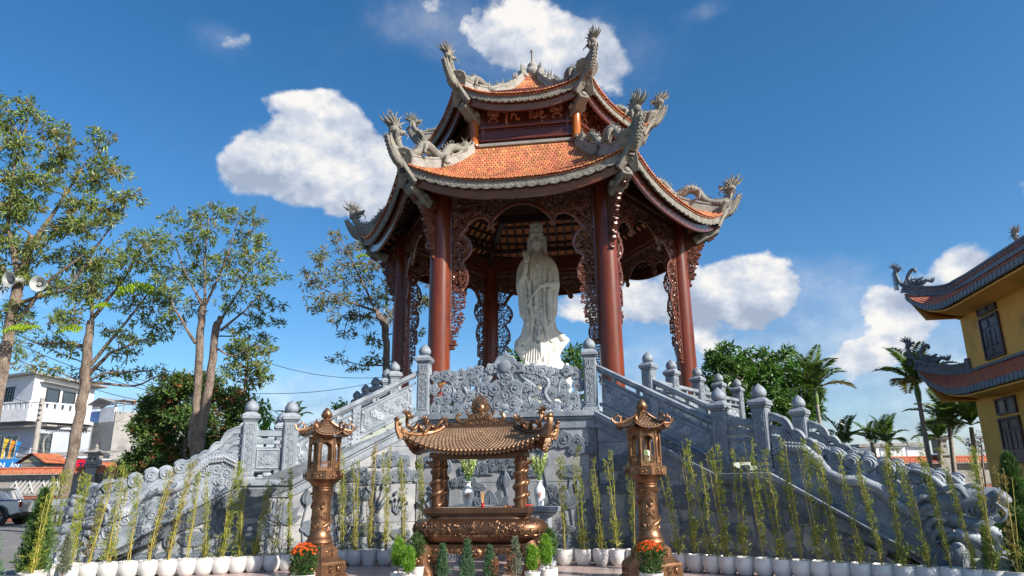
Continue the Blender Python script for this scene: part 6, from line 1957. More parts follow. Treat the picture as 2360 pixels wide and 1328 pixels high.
# ================================================================= ground, plaza, potted plants
M_ASPH = mat('asphalt', (.20, .19, .185), (.15, .145, .14), rough=.9, scale=2, bump=.4, bscale=80, stain=(.26, .25, .235), stain_scale=.4)
M_GRND = mat('earth_ground', (.12, .10, .075), (.08, .07, .05), rough=.95, scale=1, bump=.4)
M_PLAZ = mat('plaza_bed', (.10, .09, .085), (.08, .07, .065), rough=.9, scale=3, bump=.1)
M_PTILE = mat('pink_granite_tile', (.46, .355, .33), (.38, .29, .27), rough=.30, scale=6, bump=.08, bscale=80, island=.06, stain=(.34, .26, .24), stain_scale=1.5)
b = B(); b.add([(-900, -40, -.02), (900, -40, -.02), (900, 1500, -.02), (-900, 1500, -.02)], [(0, 1, 2, 3)]); b.obj('ground', M_GRND, smooth=0, kind='structure')
b = B(); b.add([(-90, 19.5, -.012), (-11.5, 19.5, -.012), (-11.5, 41, -.012), (-90, 41, -.012)], [(0, 1, 2, 3)])
b.add([(-90, 6, -.0125), (-9.6, 6, -.0125), (-9.6, 19.5, -.0125), (-90, 19.5, -.0125)], [(0, 1, 2, 3)]); b.obj('asphalt_yard', M_ASPH, smooth=0, kind='structure')
pz = B(); pz.add([(-9.5, 4, -.008), (14, 4, -.008), (14, 30, -.008), (-9.5, 30, -.008)], [(0, 1, 2, 3)])
plaza = pz.obj('plaza', M_PLAZ, None, smooth=0, kind='structure')
bt_ = B(Matrix.Identity(4)); bt_.box((0, 0, -.006), (.592, .592, .014), ch=.003); tme = bt_.mesh('floor_tile', M_PTILE, 0)
cs, sn = math.cos(PHI), math.sin(PHI)
for i in range(-13, 14):
    for j in range(8):
        x = i * .6 + .3; y = -8.57 - j * .6
        X, Y = CX0 + x * cs - y * sn, CY0 + x * sn + y * cs
        if abs(X) > 7.2 or (j > 5 and abs(X) > 5): continue
        o = link('tile', tme, plaza, loc=(X, Y, 0)); o.rotation_euler = (0, 0, PHI)

M_BLEAF = mat('bamboo_leaf', (.31, .33, .045), (.19, .23, .03), rough=.55, scale=6, bump=0, trans=.25, island=.35)
M_BLEAFY = mat('dry_bamboo_leaf', (.30, .23, .09), (.22, .17, .05), rough=.6, scale=6, bump=0, trans=.2, island=.3)
M_CANE = mat('bamboo_cane', (.42, .33, .06), (.28, .26, .07), rough=.4, scale=8, bump=.1, stretch=(1, 1, .3), island=.2)
def bamboo_meshes(seed, H, ncane, lean, dry=0.):
    g = np.random.default_rng(seed)
    c = B(); lf = B()
    for q in range(ncane):
        a = g.uniform(0, 6.28); r0 = g.uniform(.01, .06); hh = H * g.uniform(.72, 1.0) if q else H
        dx = lean + g.normal() * .06; dy = g.normal() * .05
        n = 13
        P = np.array([(r0 * math.cos(a) + dx * (t ** 1.3), r0 * math.sin(a) + dy * t, .26 + hh * t) for t in np.linspace(0, 1, n)])
        P[1:-1, :2] += g.normal(size=(n - 2, 2)) * .006
        c.tube(P, [.012 * (1 - .72 * t) + .001 for t in np.linspace(0, 1, n)], n=6)
        for i in range(1, n - 1):
            c.tube([P[i] - (0, 0, .005), P[i] + (0, 0, .005)], .0145 * (1 - .6 * i / n), n=6)
        k = int(80 * hh / 2)
        T = np.clip(1 - g.random(k) ** 1.15 * .93, 0.05, 1)
        X = np.stack([np.interp(T, np.linspace(0, 1, n), P[:, i]) for i in range(3)], 1)
        ang = g.uniform(0, 6.28, k); out = np.stack([np.cos(ang), np.sin(ang), g.uniform(.5, 1.6, k)], 1)
        out /= np.linalg.norm(out, axis=1)[:, None]
        L_ = g.uniform(.02, .095, k) * (1.15 - .5 * T)
        tips = X + out * L_[:, None]
        for i in range(0, k, 3): c.tube([X[i], tips[i]], .0022, n=3, cap=False)
        m = 7
        PP = np.repeat(tips, m, 0) + g.normal(size=(k * m, 3)) * .014
        DD = np.repeat(out, m, 0) * .7 + g.normal(size=(k * m, 3)) * .6 + (0, 0, .25)
        isd = 1 if (g.random() < dry) else 0
        leaves(lf, PP, DD, .055, .0115, g, m=isd, fold=.12)
    if g.random() < .5:     # fresh shoots low down
        k = 26; a = g.uniform(0, 6.28, k); r_ = g.uniform(.04, .2, k)
        PP = np.stack([r_ * np.cos(a), r_ * np.sin(a), .3 + g.uniform(0, .4, k)], 1)
        for i in range(0, k, 2): c.tube([(0, 0, .3), PP[i]], .003, n=3, cap=False)
        leaves(lf, np.repeat(PP, 4, 0), g.normal(size=(k * 4, 3)) + (0, 0, .3), .12, .016, g, fold=.12)
    return c.mesh('canes', M_CANE, 60), lf.mesh('foliage', [M_BLEAF, M_BLEAFY], 0)
def pot_mesh(kind='round'):
    b = B()
    if kind == 'round':
        b.lathe([(.115, 0), (.135, .008), (.175, .07), (.205, .16), (.212, .23), (.205, .30), (.196, .335), (.200, .348), (.190, .352), (.180, .335), (.185, .26), (.0, .25)], n=32)
    elif kind == 'ribbed':
        pr = [(.15, 0), (.16, .01)]
        for i in range(9): pr += [(.163 + .004 * i, .03 + .035 * i), (.172 + .004 * i, .045 + .035 * i)]
        pr += [(.215, .36), (.21, .37), (.19, .36), (.19, .3), (0, .29)]
        b.lathe(pr, n=32)
    else:
        b.lathe([(.165, 0), (.17, .01), (.20, .2), (.215, .345), (.225, .35), (.225, .36), (.205, .36), (.20, .3), (0, .29)], n=32)
    return b.mesh('pot', M_POT, 50)
POT = {k: pot_mesh(k) for k in ('round', 'ribbed', 'conic')}
b = B(); b.lathe([(.178, .262), (.14, .272), (0, .28)], n=20); SOIL = b.mesh('soil', M_SOIL, 40)
BAM = []
for i, (H, nc, lean, dry) in enumerate(((1.62, 3, .20, 0), (1.72, 3, .10, .3), (1.55, 2, .02, .2), (1.80, 3, .22, .1), (1.9, 3, -.05, .2), (1.7, 2, .12, .5), (2.05, 3, -.12, .1), (2.0, 2, -.20, .2), (1.5, 2, -.04, .1), (2.1, 3, -.08, 0))):
    BAM.append(bamboo_meshes(40 + i, H, nc, lean, dry))
ORD = ['first', 'second', 'third', 'fourth', 'fifth', 'sixth', 'seventh', 'eighth', 'ninth', 'tenth', 'eleventh', 'twelfth', 'thirteenth', 'fourteenth', 'fifteenth', 'sixteenth', 'seventeenth', 'eighteenth']
def bamboo(x, y, var, s, label, kind='round', rz=0.):
    t = thing('potted_bamboo', label, 'potted bamboo', (x, y, 0), rz, 'white pots of bamboo lined up before the platform')
    link('pot', POT[kind], t).scale = (.9, .9, .92); link('soil', SOIL, t).scale = (.9, .9, .92)
    a, f = BAM[var]
    rb = random.Random(int(x * 977)); rz2 = rb.uniform(-1.1, 1.1); sw = rb.uniform(.7, 1.0); s *= rb.uniform(.93, 1.06)
    for n_, me in (('canes', a), ('foliage', f)):
        o = link(n_, me, t); o.scale = (sw, sw, s * rb.uniform(.97, 1.03) if n_ == 'x' else s); o.rotation_euler = (rb.uniform(-.03, .03), rb.uniform(-.04, .04), rz2)
        o['kind'] = 'stuff'
    return t
left = [(-4.77, 15.58, 4, 1.0), (-5.06, 15.46, 5, 1.), (-5.38, 15.33, 0, 1.0), (-5.68, 15.22, 4, .95), (-5.97, 15.10, 1, 1.08), (-6.27, 14.98, 7, .85), (-6.56, 14.86, 2, 1.15), (-6.88, 14.73, 3, 1.02), (-7.20, 14.60, 3, 1.), (-7.52, 14.47, 2, 1.1), (-7.84, 14.34, 0, 1.15), (-8.15, 14.22, 3, .98), (-8.43, 14.10, 1, 1.02), (-8.78, 13.97, 2, 1.06)]
for i, (x, y, v, s) in enumerate(left):
    kn = 'conic' if i == 12 else 'round'
    lab = 'bamboo in a white pot before the left stair, %s pot left of the left lantern' % ORD[i]
    if i == 12: lab = 'bamboo in a straight-sided white pot near the left end of the pot row'
    bamboo(x, y, v, s, lab, kn, rz=[0, .15, -.2, .1][i % 4])
for i, (x, y, v, s, kn, lab) in enumerate([(-3.84, 16.43, 6, 1.0, 'round', 'bamboo in a white pot directly behind the left bronze lantern'), (-3.54, 16.39, 9, 1.0, 'round', 'bamboo in a round white pot between the left lantern and the ribbed pot'),
        (-3.21, 16.34, 5, 1.25, 'ribbed', 'partly dried bamboo in a ribbed white pot right of the left lantern'), (-2.85, 16.29, 4, 1.15, 'round', 'bamboo in a round white pot right of the ribbed pot, left of the burner'),
        (-2.45, 16.24, 9, 1.0, 'round', 'bamboo in a white pot half hidden by the left side of the burner'), (-2.05, 16.18, 6, 1.05, 'round', 'bamboo behind the burner, its tips under the left roof eave'),
        (1.06, 15.89, 2, 1.25, 'round', 'bamboo in a white pot nearest the right end of the altar table'), (1.44, 15.84, 7, 1.08, 'round', 'bamboo in a white pot, second to the right of the altar table'),
        (1.82, 15.79, 7, 1.0, 'round', 'bamboo in a white pot at the shaded corner of the front wall'), (2.16, 15.74, 8, 1.3, 'round', 'bamboo in a white pot just left of the right bronze lantern'),
        (2.50, 15.66, 2, 1.1, 'round', 'bamboo in a white pot hidden behind the right bronze lantern')]):
    bamboo(x, y, v, s, lab, kn)
right = [(3.22, 14.61, 7, .95), (3.48, 14.41, 8, 1.35), (3.74, 14.2, 7, 1.0), (3.99, 14.01, 9, 1.0), (4.25, 13.81, 8, 1.2), (4.53, 13.59, 6, 1.02), (4.79, 13.39, 7, .92), (5.05, 13.18, 6, 1.0), (5.31, 12.98, 8, 1.3), (5.56, 12.78, 9, .95), (5.82, 12.58, 7, .93), (6.08, 12.38, 6, .88), (6.34, 12.17, 9, .9), (6.6, 11.97, 7, .9), (6.85, 11.77, 6, .95), (7.09, 11.59, 7, .93), (7.30, 11.40, 9, .92), (7.5, 11.2, 5, .9)]
for i, (x, y, v, s) in enumerate(right):
    bamboo(x, y, v, s, 'bamboo in a white pot before the right stair, %s pot right of the right lantern' % ORD[i], rz=[0, .2, -.15][i % 3])

# marigold-orange chrysanthemums
M_ORANGE = mat('orange_petals', (.85, .17, .015), (.72, .10, .01), rough=.6, scale=20, bump=0, trans=.15, island=.22)
M_MUML = mat('mum_leaf', (.045, .115, .02), (.025, .07, .012), rough=.5, scale=10, bump=0, trans=.2, island=.35)
def mums(loc, label, s, seed):
    t = thing('potted_mums', label, 'potted flowers', loc, 0, 'pots of orange mums before the lanterns')
    o = link('pot', POT['conic'], t); o.scale = (.95, .95, .62)
    g = np.random.default_rng(seed)
    b = B(); n = 560; a = g.uniform(0, 6.28, n); r_ = g.random(n) ** .5 * .19 * s; h = g.uniform(.20, .62, n)
    P = np.stack([r_ * (.45 + h) * 1.25 * np.cos(a), r_ * (.45 + h) * 1.25 * np.sin(a), h], 1); leaves(b, P, P - (0, 0, .2) + g.normal(size=(n, 3)) * .1, .075, .03, g); b.obj('foliage', M_MUML, t, smooth=0, kind='stuff')
    b = B()
    for q in range(10): b.tube([(0, 0, .15), (.1 * math.cos(q * .63), .1 * math.sin(q * .63), .35), (.17 * math.cos(q * .63), .17 * math.sin(q * .63), .58)], .006, n=4)
    b.obj('stems', M_MUML, t)
    pts = []
    for q in range(300):
        a_ = g.uniform(0, 6.28); e = g.uniform(0, 1)
        rr = .225 * s * math.sin(e * 1.5); p = np.array((rr * math.cos(a_), rr * math.sin(a_), .58 + .14 * math.cos(e * 1.7) + g.uniform(-.02, .01)))
        if all(np.linalg.norm(p - q_) > .052 for q_ in pts): pts.append(p)
    for p in pts[:44]:
        b = B(); u = p - np.array((0, 0, .42)); u /= np.linalg.norm(u)
        for ring, (m, l, up) in enumerate(((14, .040, .15), (11, .033, .5), (7, .024, 1.1))):
            aa = np.arange(m) * 2 * PI / m + ring
            x = np.cross(u, (0, 0, 1.)) if abs(u[2]) < .9 else np.array((1., 0, 0)); x /= np.linalg.norm(x); y = np.cross(u, x)
            D = np.outer(np.cos(aa), x) + np.outer(np.sin(aa), y) + u * up
            leaves(b, np.tile(p, (m, 1)), D, l, .016, g, fold=.2)
        b.obj('flower_head', M_ORANGE, t, smooth=0)
mums((-3.65, 12.85, 0), 'orange chrysanthemums in a white pot in front of the left bronze lantern', 1.0, 1)
mums((2.26, 12.5, 0), 'orange chrysanthemums in a white pot in front of the right bronze lantern', 1.0, 2)

# conifers and arborvitae
M_CYP = mat('cypress_blue_green', (.085, .17, .075), (.05, .12, .05), rough=.65, scale=6, bump=0, trans=.12, island=.4)
M_CYPG = mat('conifer_green', (.075, .15, .032), (.045, .10, .02), rough=.6, scale=6, bump=0, trans=.15, island=.4)
M_THU = mat('lime_arborvitae', (.20, .38, .03), (.12, .26, .02), rough=.6, scale=6, bump=0, trans=.22, island=.3)
M_SILV = mat('silver_conifer', (.17, .20, .14), (.12, .14, .08), rough=.7, scale=6, bump=0, trans=.1, island=.3)
M_DRYC = mat('brown_dry_twig', (.30, .15, .07), (.22, .10, .05), rough=.8, scale=6, bump=0, island=.3)
M_BARK = mat('grey_brown_bark', (.32, .25, .20), (.15, .11, .085), rough=.9, scale=9, bump=1., bscale=34, stretch=(1, 1, .35), stain=(.10, .07, .05), stain_scale=2.4, bdist=.09)
def conifer(loc, label, H, rad, m_, seed, cat='conifer', n=1500, shape='cone', pot=True, group=None, z0=.27, dry=0, spl=.05):
    t = thing('potted_conifer' if pot else 'conifer', label, cat, loc, 0, group)
    g = np.random.default_rng(seed)
    if pot:
        o = link('pot', POT['round' if seed % 2 else 'ribbed'], t); o.scale = (.62, .62, .45) if cat == 'cypress' else (.66, .66, .68) if H < 1 else (1, 1, 1)
    b = B(); b.tube([(0, 0, .05), (.01, 0, z0 + H * .5), (0, 0, z0 + H * .92)], [.018 * max(1, H), .012 * max(1, H), .003], n=7); b.obj('trunk', M_BARK, t)
    h = g.random(n) ** 1.2
    prof = (lambda h: (1 - h) ** .8 * (1 - .35 * np.exp(-h * 14)) + .04) if shape == 'cone' else (lambda h: np.sqrt(np.clip(1 - (2 * h - .95) ** 2 * .98, .02, 1)))
    a = g.uniform(0, 6.28, n); R_ = prof(h) * rad * g.uniform(.35, 1.0, n) * (1 + .22 * np.sin(a * 3 + h * 17) + .12 * np.sin(a * 5 - h * 31))
    P = np.stack([R_ * np.cos(a), R_ * np.sin(a), z0 + h * H], 1)
    D = np.stack([np.cos(a) * .5, np.sin(a) * .5, np.full(n, 1.0)], 1) + g.normal(size=(n, 3)) * .25
    f = B()
    k = 4
    leaves(f, np.repeat(P, k, 0) + g.normal(size=(n * k, 3)) * spl * .3, np.repeat(D, k, 0) + g.normal(size=(n * k, 3)) * .35, spl, spl * .22, g, fold=.1)
    f.obj('foliage', m_, t, smooth=0, kind='stuff')
    if dry:
        f = B(); kk = 120; P = np.stack([g.uniform(.0, rad * 1.3, kk) * dry, g.normal(size=kk) * .05, z0 + g.uniform(0, H * .55, kk)], 1)
        leaves(f, np.repeat(P, 5, 0), g.normal(size=(kk * 5, 3)) * .5 + (0, 0, 1), .06, .012, g); f.obj('dry_branch', M_DRYC, t, smooth=0)
    return t
GC = 'little cypresses in front of the burner'
conifer((-1.22, 12.5, 0), 'blue-green cypress before the left leg of the burner, first of four', .46, .115, M_CYP, 1, 'cypress', 520, group=GC, z0=.22)
conifer((-.81, 12.5, 0), 'tallest blue-green cypress of four, before the middle of the burner', .56, .125, M_CYP, 2, 'cypress', 560, group=GC, z0=.2)
conifer((-.43, 12.5, 0), 'blue-green cypress with a brown dried side branch, before the burner', .46, .11, M_CYP, 3, 'cypress', 500, group=GC, z0=.2, dry=1)
conifer((.0, 12.5, 0), 'silvery wilted cypress with brown twigs, before the right leg of the burner', .58, .12, M_SILV, 4, 'cypress', 330, group=GC, z0=.2, dry=-1)
GT = 'lime green arborvitae beside the burner'
conifer((-2.02, 12.85, 0), 'lime green arborvitae in a white pot left of the burner, the taller one', .42, .115, M_THU, 5, 'arborvitae', 700, 'ball', group=GT, z0=.34)
conifer((-1.80, 12.55, 0), 'smaller lime green arborvitae touching the burner\'s left lion leg', .36, .105, M_THU, 7, 'arborvitae', 560, 'ball', group=GT, z0=.28)
conifer((-1.80, 13.6, 0), 'dark green arborvitae in shade behind the burner\'s left lion leg', .40, .17, M_CYPG, 16, 'arborvitae', 700, 'ball', group=GT, z0=.40)
conifer((.28, 12.6, 0), 'lime green arborvitae, the shorter one right of the burner', .36, .10, M_THU, 6, 'arborvitae', 560, 'ball', group=GT, z0=.28)
conifer((.53, 13.0, 0), 'lime green arborvitae in a white pot right of the burner, the taller one', .46, .125, M_THU, 8, 'arborvitae', 760, 'ball', group=GT, z0=.32)
conifer((.62, 13.35, 0), 'dark green arborvitae behind the two lime ones at the burner\'s right', .44, .12, M_CYPG, 17, 'arborvitae', 700, 'ball', group=GT, z0=.42)
conifer((-8.35, 12.9, 0), 'bushy dark green conifer in a white pot at the left, behind bamboo shoots', 1.35, .27, M_CYPG, 9, 'conifer', 1900, z0=.3, spl=.08)
conifer((-8.55, 12.0, 0), 'blue-green cypress at the lower left corner', 1.0, .26, M_CYP, 10, 'cypress', 1800, z0=.1, spl=.07)
conifer((-8.0, 13.2, 0), 'small greyish cypress in a white pot left of the bamboo row', .62, .13, M_SILV, 11, 'cypress', 520, z0=.28)
conifer((8.85, 12.9, 0), 'tall dark green cypress at the right edge before the yellow building', 2.0, .36, M_CYPG, 12, 'cypress', 3600, pot=False, z0=.05, spl=.09)
conifer((7.62, 12.0, 0), 'small dark green cypress by the right dragon\'s paw', .85, .13, M_CYPG, 13, 'cypress', 620, pot=False, z0=.05)
conifer((7.75, 11.3, 0), 'dark bushy conifer at the lower right corner', 1.15, .30, M_CYPG, 14, 'conifer', 1800, pot=False, z0=.0, spl=.08)
bamboo(-8.18, 12.6, 1, .95, 'lush bamboo in a wide white pot at the lower left, before the dark conifer', 'conic')
bamboo(-8.12, 13.5, 2, 1.05, 'thin bamboo in a white pot behind the small greyish cypress')
# clipped shrubs and grass beds
def bed(name, label, cat, x0, x1, y0, y1, h, m_, n, seed, l=.14, w=.06, kind=None):
    g = np.random.default_rng(seed)
    P = np.stack([g.uniform(x0, x1, n), g.uniform(y0, y1, n), g.random(n) ** .6 * h], 1)
    P[:, 2] *= .75 + .25 * np.sin(P[:, 0] * 3.1 + seed) * np.cos(P[:, 1] * 2.3)
    f = B(); leaves(f, P, g.normal(size=(n, 3)) * .7 + (0, 0, .8), l, w, g)
    o = f.obj(name, m_, None, smooth=0)
    if kind: o['kind'] = kind; o['label'] = label
    else: tag(o, label, cat)
    return o
bed('groundcover', 'low dark green shrubs along the yard edge behind the left stair', 'shrub', -26, -16.5, 38.5, 39.6, .5, M_CYPG, 5200, 3, .16, .07, kind='stuff')
bed('lawn', 'green grass and low plants behind the right dragon', 'grass', 9, 17, 18.5, 27.5, .35, M_THU, 9000, 4, .2, .03, kind='stuff')
bed('groundcover', 'low shrubs beside the right stair end', 'shrub', 8.8, 11.5, 14.5, 18.3, .7, M_CYPG, 5000, 5, .14, .06, kind='stuff')
# ================================================================= trees
M_TLEAF = mat('tree_leaf', (.205, .26, .06), (.125, .18, .04), rough=.45, scale=.7, bump=0, trans=.28, island=.42, spec=.6)
M_TLEAFB = mat('fresh_yellow_green_leaf', (.30, .42, .02), (.22, .34, .02), rough=.45, scale=1, bump=0, trans=.35, island=.2)
M_TOLIVE = mat('olive_gold_leaf', (.27, .21, .065), (.17, .15, .045), rough=.5, scale=1, bump=0, trans=.28, island=.4, spec=.6)
M_RTREE = mat('glossy_green_leaf', (.10, .20, .03), (.055, .135, .02), rough=.4, scale=1, bump=0, trans=.22, island=.42, spec=.6)
M_REDB = mat('rusty_seed_pod', (.34, .14, .05), (.24, .09, .035), rough=.7, scale=2, bump=0, trans=.15, island=.35)
M_FERN = mat('feathery_leaf', (.095, .17, .035), (.055, .115, .022), rough=.55, scale=1, bump=0, trans=.22, island=.35)
def px(y): return y / FPX * 1.0
def tree(name, label, y, trunks, clusters, mats, seed, cat='tree', leaf=(.24, .062), per=9, dens=1.0, droop=-.35, yr=.8, twig=True, ground=True, bright=0, group=None, tips_in=False, jit=1.):
    g = np.random.default_rng(seed)
    base = at(trunks[0][0][0], trunks[0][0][1], y)
    t = thing(name, label, cat, (base.x, base.y, 0), 0, group)
    o_ = np.array((base.x, base.y, 0))
    tb = B()
    tops = []
    for P in trunks:
        pts = [np.array(at(u, v, y)) - o_ for (u, v, w) in P]; rad = [w * y / FPX / 2 * .72 for (_, _, w) in P]
        if ground and pts[0][2] > .3 and P is trunks[0]:
            pts = [np.array((pts[0][0] * 1.0, 0, -.05))] + pts; rad = [rad[0] * 1.1] + rad
        pts = [p + g.normal(size=3) * (.03, .06, .02) for p in pts]
        # resample with small bends
        q = []; rr = []
        for i in range(len(pts) - 1):
            for s_ in np.linspace(0, 1, 5)[:-1]:
                q.append(pts[i] * (1 - s_) + pts[i + 1] * s_ + g.normal(size=3) * rad[i] * .12); rr.append((rad[i] * (1 - s_) + rad[i + 1] * s_) * g.uniform(.94, 1.07))
        q.append(pts[-1]); rr.append(rad[-1])
        tb.tube(q, rr, n=12)
        tops.append((q, rr))
    tb.obj('trunk', M_BARK, t, smooth=60)
    br = B(); lf = B(); nodes = np.array([p for q, _ in tops for p in q[len(q) // 2:]]); nr = [r_ for q, rr in tops for r_ in rr[len(rr) // 2:]]
    sc = y / FPX
    for (u, v, ru, rv) in clusters:
        c = np.array(at(u, v, y)) - o_
        c[1] += g.uniform(-1, 1) * yr * max(ru, rv) * sc
        rx, rz = ru * sc, rv * sc; ry = .5 * (rx + rz)
        d = np.linalg.norm(nodes - c, axis=1) + .9 * np.maximum(0, nodes[:, 2] - c[2] + rz * .4) * 2
        j = int(np.argmin(d)); st = nodes[j]
        mid = st * .5 + c * .5 + g.normal(size=3) * .12 * np.linalg.norm(c - st) + (0, 0, -.04 * np.linalg.norm(c - st))
        r0 = min(nr[j] * .55, .018 + .018 * np.linalg.norm(c - st))
        br.tube([st, st * .7 + mid * .3 + (0, 0, .02), mid, mid * .4 + c * .6, c], [r0, r0 * .8, r0 * .6, r0 * .45, r0 * .3], n=6)
        n = max(6, int(dens * ru * rv / 34)); leafk = 1.16
        q = g.normal(size=(n, 3)); q /= np.linalg.norm(q, axis=1)[:, None]; q *= (g.random(n) ** .42)[:, None]
        tips = c + q * (rx, ry, rz)
        if twig:
            for i in range(0, n, 2):
                s0 = c + (tips[i] - c) * .08
                br.tube([s0, (s0 + tips[i]) / 2 + g.normal(size=3) * .05 * rx, tips[i]], [r0 * .28 + .003, r0 * .18 + .003, .003], n=3, cap=False)
        m = per
        out = q * .8 + g.normal(size=(n, 3)) * .35 + (0, 0, .12)
        PP = np.repeat(tips, m, 0) + g.normal(size=(n * m, 3)) * leaf[0] * .30 * jit
        DD = np.repeat(out, m, 0) * .8 + g.normal(size=(n * m, 3)) * .65 + (0, 0, droop)
        mi = (g.random(n) < (.13 if 'rusty' in name else .14) * (len(mats) > 1))
        sel = np.repeat(mi, m)
        if (~sel).any(): leaves(lf, PP[~sel], DD[~sel], leaf[0] * leafk, leaf[1] * leafk, g, m=0)
        if sel.any(): leaves(lf, PP[sel], DD[sel], leaf[0] * leafk, leaf[1] * leafk, g, m=1)
    for (u, v, du) in (bright or []):   # a fresh pinnate frond in a brighter yellow-green
        c = np.array(at(u, v, y - .6)) - o_
        L_ = abs(du) * sc; s_ = np.sign(du)
        for q in range(3):
            for i in range(13):
                t_ = i / 12; p = c + (s_ * L_ * t_, .1 * (q - 1), .16 * L_ * math.sin(t_ * 2.6) + .12 * (q - 1) * L_)
                leaves(lf, np.array([p, p]), np.array([(s_ * .4, -.5, -.9), (s_ * .4, .6, -.6)]), .26 * L_, .085 * L_, g, m=2)
    br.obj('branches', M_BARK, t, smooth=60, kind='stuff')
    o = lf.obj('crown', mats, t, smooth=0, kind='stuff')
    return t
TM = [M_TLEAF, M_TOLIVE, M_TLEAFB]
A_CL = [(70, 262, 42, 30), (120, 295, 45, 28), (28, 300, 40, 40), (165, 350, 35, 22), (235, 325, 28, 30), (225, 370, 40, 26), (275, 400, 26, 16), (60, 350, 60, 34), (130, 370, 55, 32), (190, 410, 50, 30), (30, 410, 45, 40), (100, 430, 60, 34), (290, 455, 42, 22), (245, 480, 45, 26), (180, 470, 55, 30),
        (60, 490, 60, 34), (130, 520, 62, 32), (205, 530, 52, 28), (262, 520, 30, 20), (15, 550, 45, 40), (85, 580, 55, 30), (160, 590, 60, 34), (225, 600, 45, 28), (20, 640, 40, 36), (120, 660, 45, 26), (190, 660, 45, 26), (30, 720, 40, 36), (15, 470, 45, 50), (-60, 380, 80, 90), (-80, 560, 90, 90), (-50, 240, 60, 60), (60, 640, 30, 26)]
tree('tall_tree', 'tallest leafy tree at the left edge carrying two horn loudspeakers', 20.0, [[(-40, 1150, 34), (-12, 1000, 33), (8, 800, 34), (30, 720, 32), (48, 640, 34), (72, 545, 24)], [(48, 640, 22), (20, 520, 13), (35, 380, 9), (60, 280, 5)], [(60, 590, 20), (130, 470, 10), (190, 380, 6)], [(40, 740, 16), (120, 650, 10), (230, 560, 6)], [(30, 700, 16), (160, 665, 9), (280, 480, 4)]], A_CL, TM, 3, leaf=(.165, .044), dens=1.0, bright=[(10, 758, 50), (55, 755, 30)])
B_CL = [(310, 545, 50, 26), (360, 560, 40, 26), (280, 590, 45, 26), (340, 610, 55, 30), (230, 620, 40, 24), (390, 620, 35, 24), (190, 640, 45, 24), (270, 650, 55, 28), (350, 665, 55, 26), (150, 670, 35, 22), (215, 690, 50, 24), (300, 700, 50, 24), (385, 700, 35, 22), (130, 730, 45, 22), (180, 740, 40, 22), (340, 740, 50, 20), (400, 740, 30, 18),
        (100, 780, 50, 20), (150, 800, 40, 18), (60, 830, 40, 18), (260, 760, 40, 20), (330, 790, 45, 18), (280, 810, 40, 18), (370, 770, 40, 16), (60, 760, 40, 22), (110, 850, 45, 14), (175, 860, 40, 14), (250, 860, 45, 14), (330, 850, 40, 14), (370, 860, 28, 10), (30, 800, 40, 20)]
tree('broadleaf_tree', 'leaning leafy tree with forked branches standing behind the parked pickup', 30.0, [[(148, 1150, 30), (160, 1080, 30), (178, 980, 32), (196, 880, 32), (200, 800, 28), (212, 740, 22)], [(205, 860, 16), (250, 815, 9), (330, 780, 5)], [(200, 800, 14), (150, 790, 7), (90, 790, 4)], [(212, 740, 14), (290, 640, 7), (330, 570, 4)], [(205, 800, 14), (215, 640, 6)], [(200, 850, 14), (280, 750, 8), (370, 640, 4)]], B_CL, TM, 4, leaf=(.21, .055), dens=.95, bright=[(270, 668, 75), (215, 705, 40), (130, 760, 50)])
C_CL = [(500, 478, 36, 24), (455, 500, 36, 24), (545, 500, 34, 24), (400, 510, 26, 22), (585, 505, 26, 20), (430, 545, 42, 28), (490, 540, 42, 28), (550, 550, 40, 28), (600, 560, 30, 24), (395, 575, 26, 24), (455, 590, 42, 28), (520, 600, 45, 28), (590, 610, 38, 26), (625, 600, 22, 20), (415, 630, 34, 22), (480, 640, 40, 24), (560, 650, 45, 24), (620, 645, 34, 18), (650, 635, 18, 10), (400, 670, 32, 20), (370, 640, 22, 20),
        (600, 690, 36, 20), (540, 700, 36, 22), (430, 700, 34, 18), (590, 730, 34, 18), (635, 745, 22, 12), (560, 760, 36, 18), (640, 700, 16, 12), (380, 720, 24, 16), (610, 780, 24, 12)]
tree('double_trunk_tree', 'tree with two pale trunks and upright leafy crown behind the left stair', 28.0, [[(452, 1050, 36), (448, 1000, 32), (452, 900, 24), (460, 780, 23), (472, 700, 22)], [(458, 1040, 32), (470, 960, 30), (484, 850, 26), (498, 750, 24), (510, 730, 18)], [(472, 720, 9), (420, 620, 5), (395, 540, 3)], [(472, 700, 10), (470, 600, 6), (480, 500, 3)], [(472, 700, 9), (520, 600, 5), (545, 510, 3)], [(510, 735, 10), (560, 660, 5), (600, 560, 3)], [(505, 760, 10), (560, 720, 5), (620, 660, 3)], [(452, 790, 12), (400, 710, 6), (372, 640, 3)]], C_CL, TM, 5, leaf=(.20, .052), dens=.95)
D_CL = [(775, 540, 22, 20), (790, 570, 24, 16), (800, 600, 34, 20), (745, 590, 24, 20), (725, 600, 20, 12), (700, 628, 20, 12), (715, 655, 34, 14), (760, 640, 36, 20), (820, 640, 40, 24), (865, 620, 36, 24), (740, 690, 36, 14), (790, 690, 40, 22), (850, 680, 42, 24), (895, 670, 30, 26), (740, 710, 34, 12), (790, 730, 36, 18), (850, 730, 40, 20), (900, 720, 28, 24), (800, 765, 26, 14), (855, 780, 30, 16), (780, 832, 24, 12), (830, 845, 30, 12), (870, 830, 26, 16), (930, 640, 30, 30), (960, 700, 30, 26), (945, 760, 28, 20), (985, 690, 18, 20), (975, 640, 16, 20), (830, 560, 24, 22), (920, 830, 20, 12)]
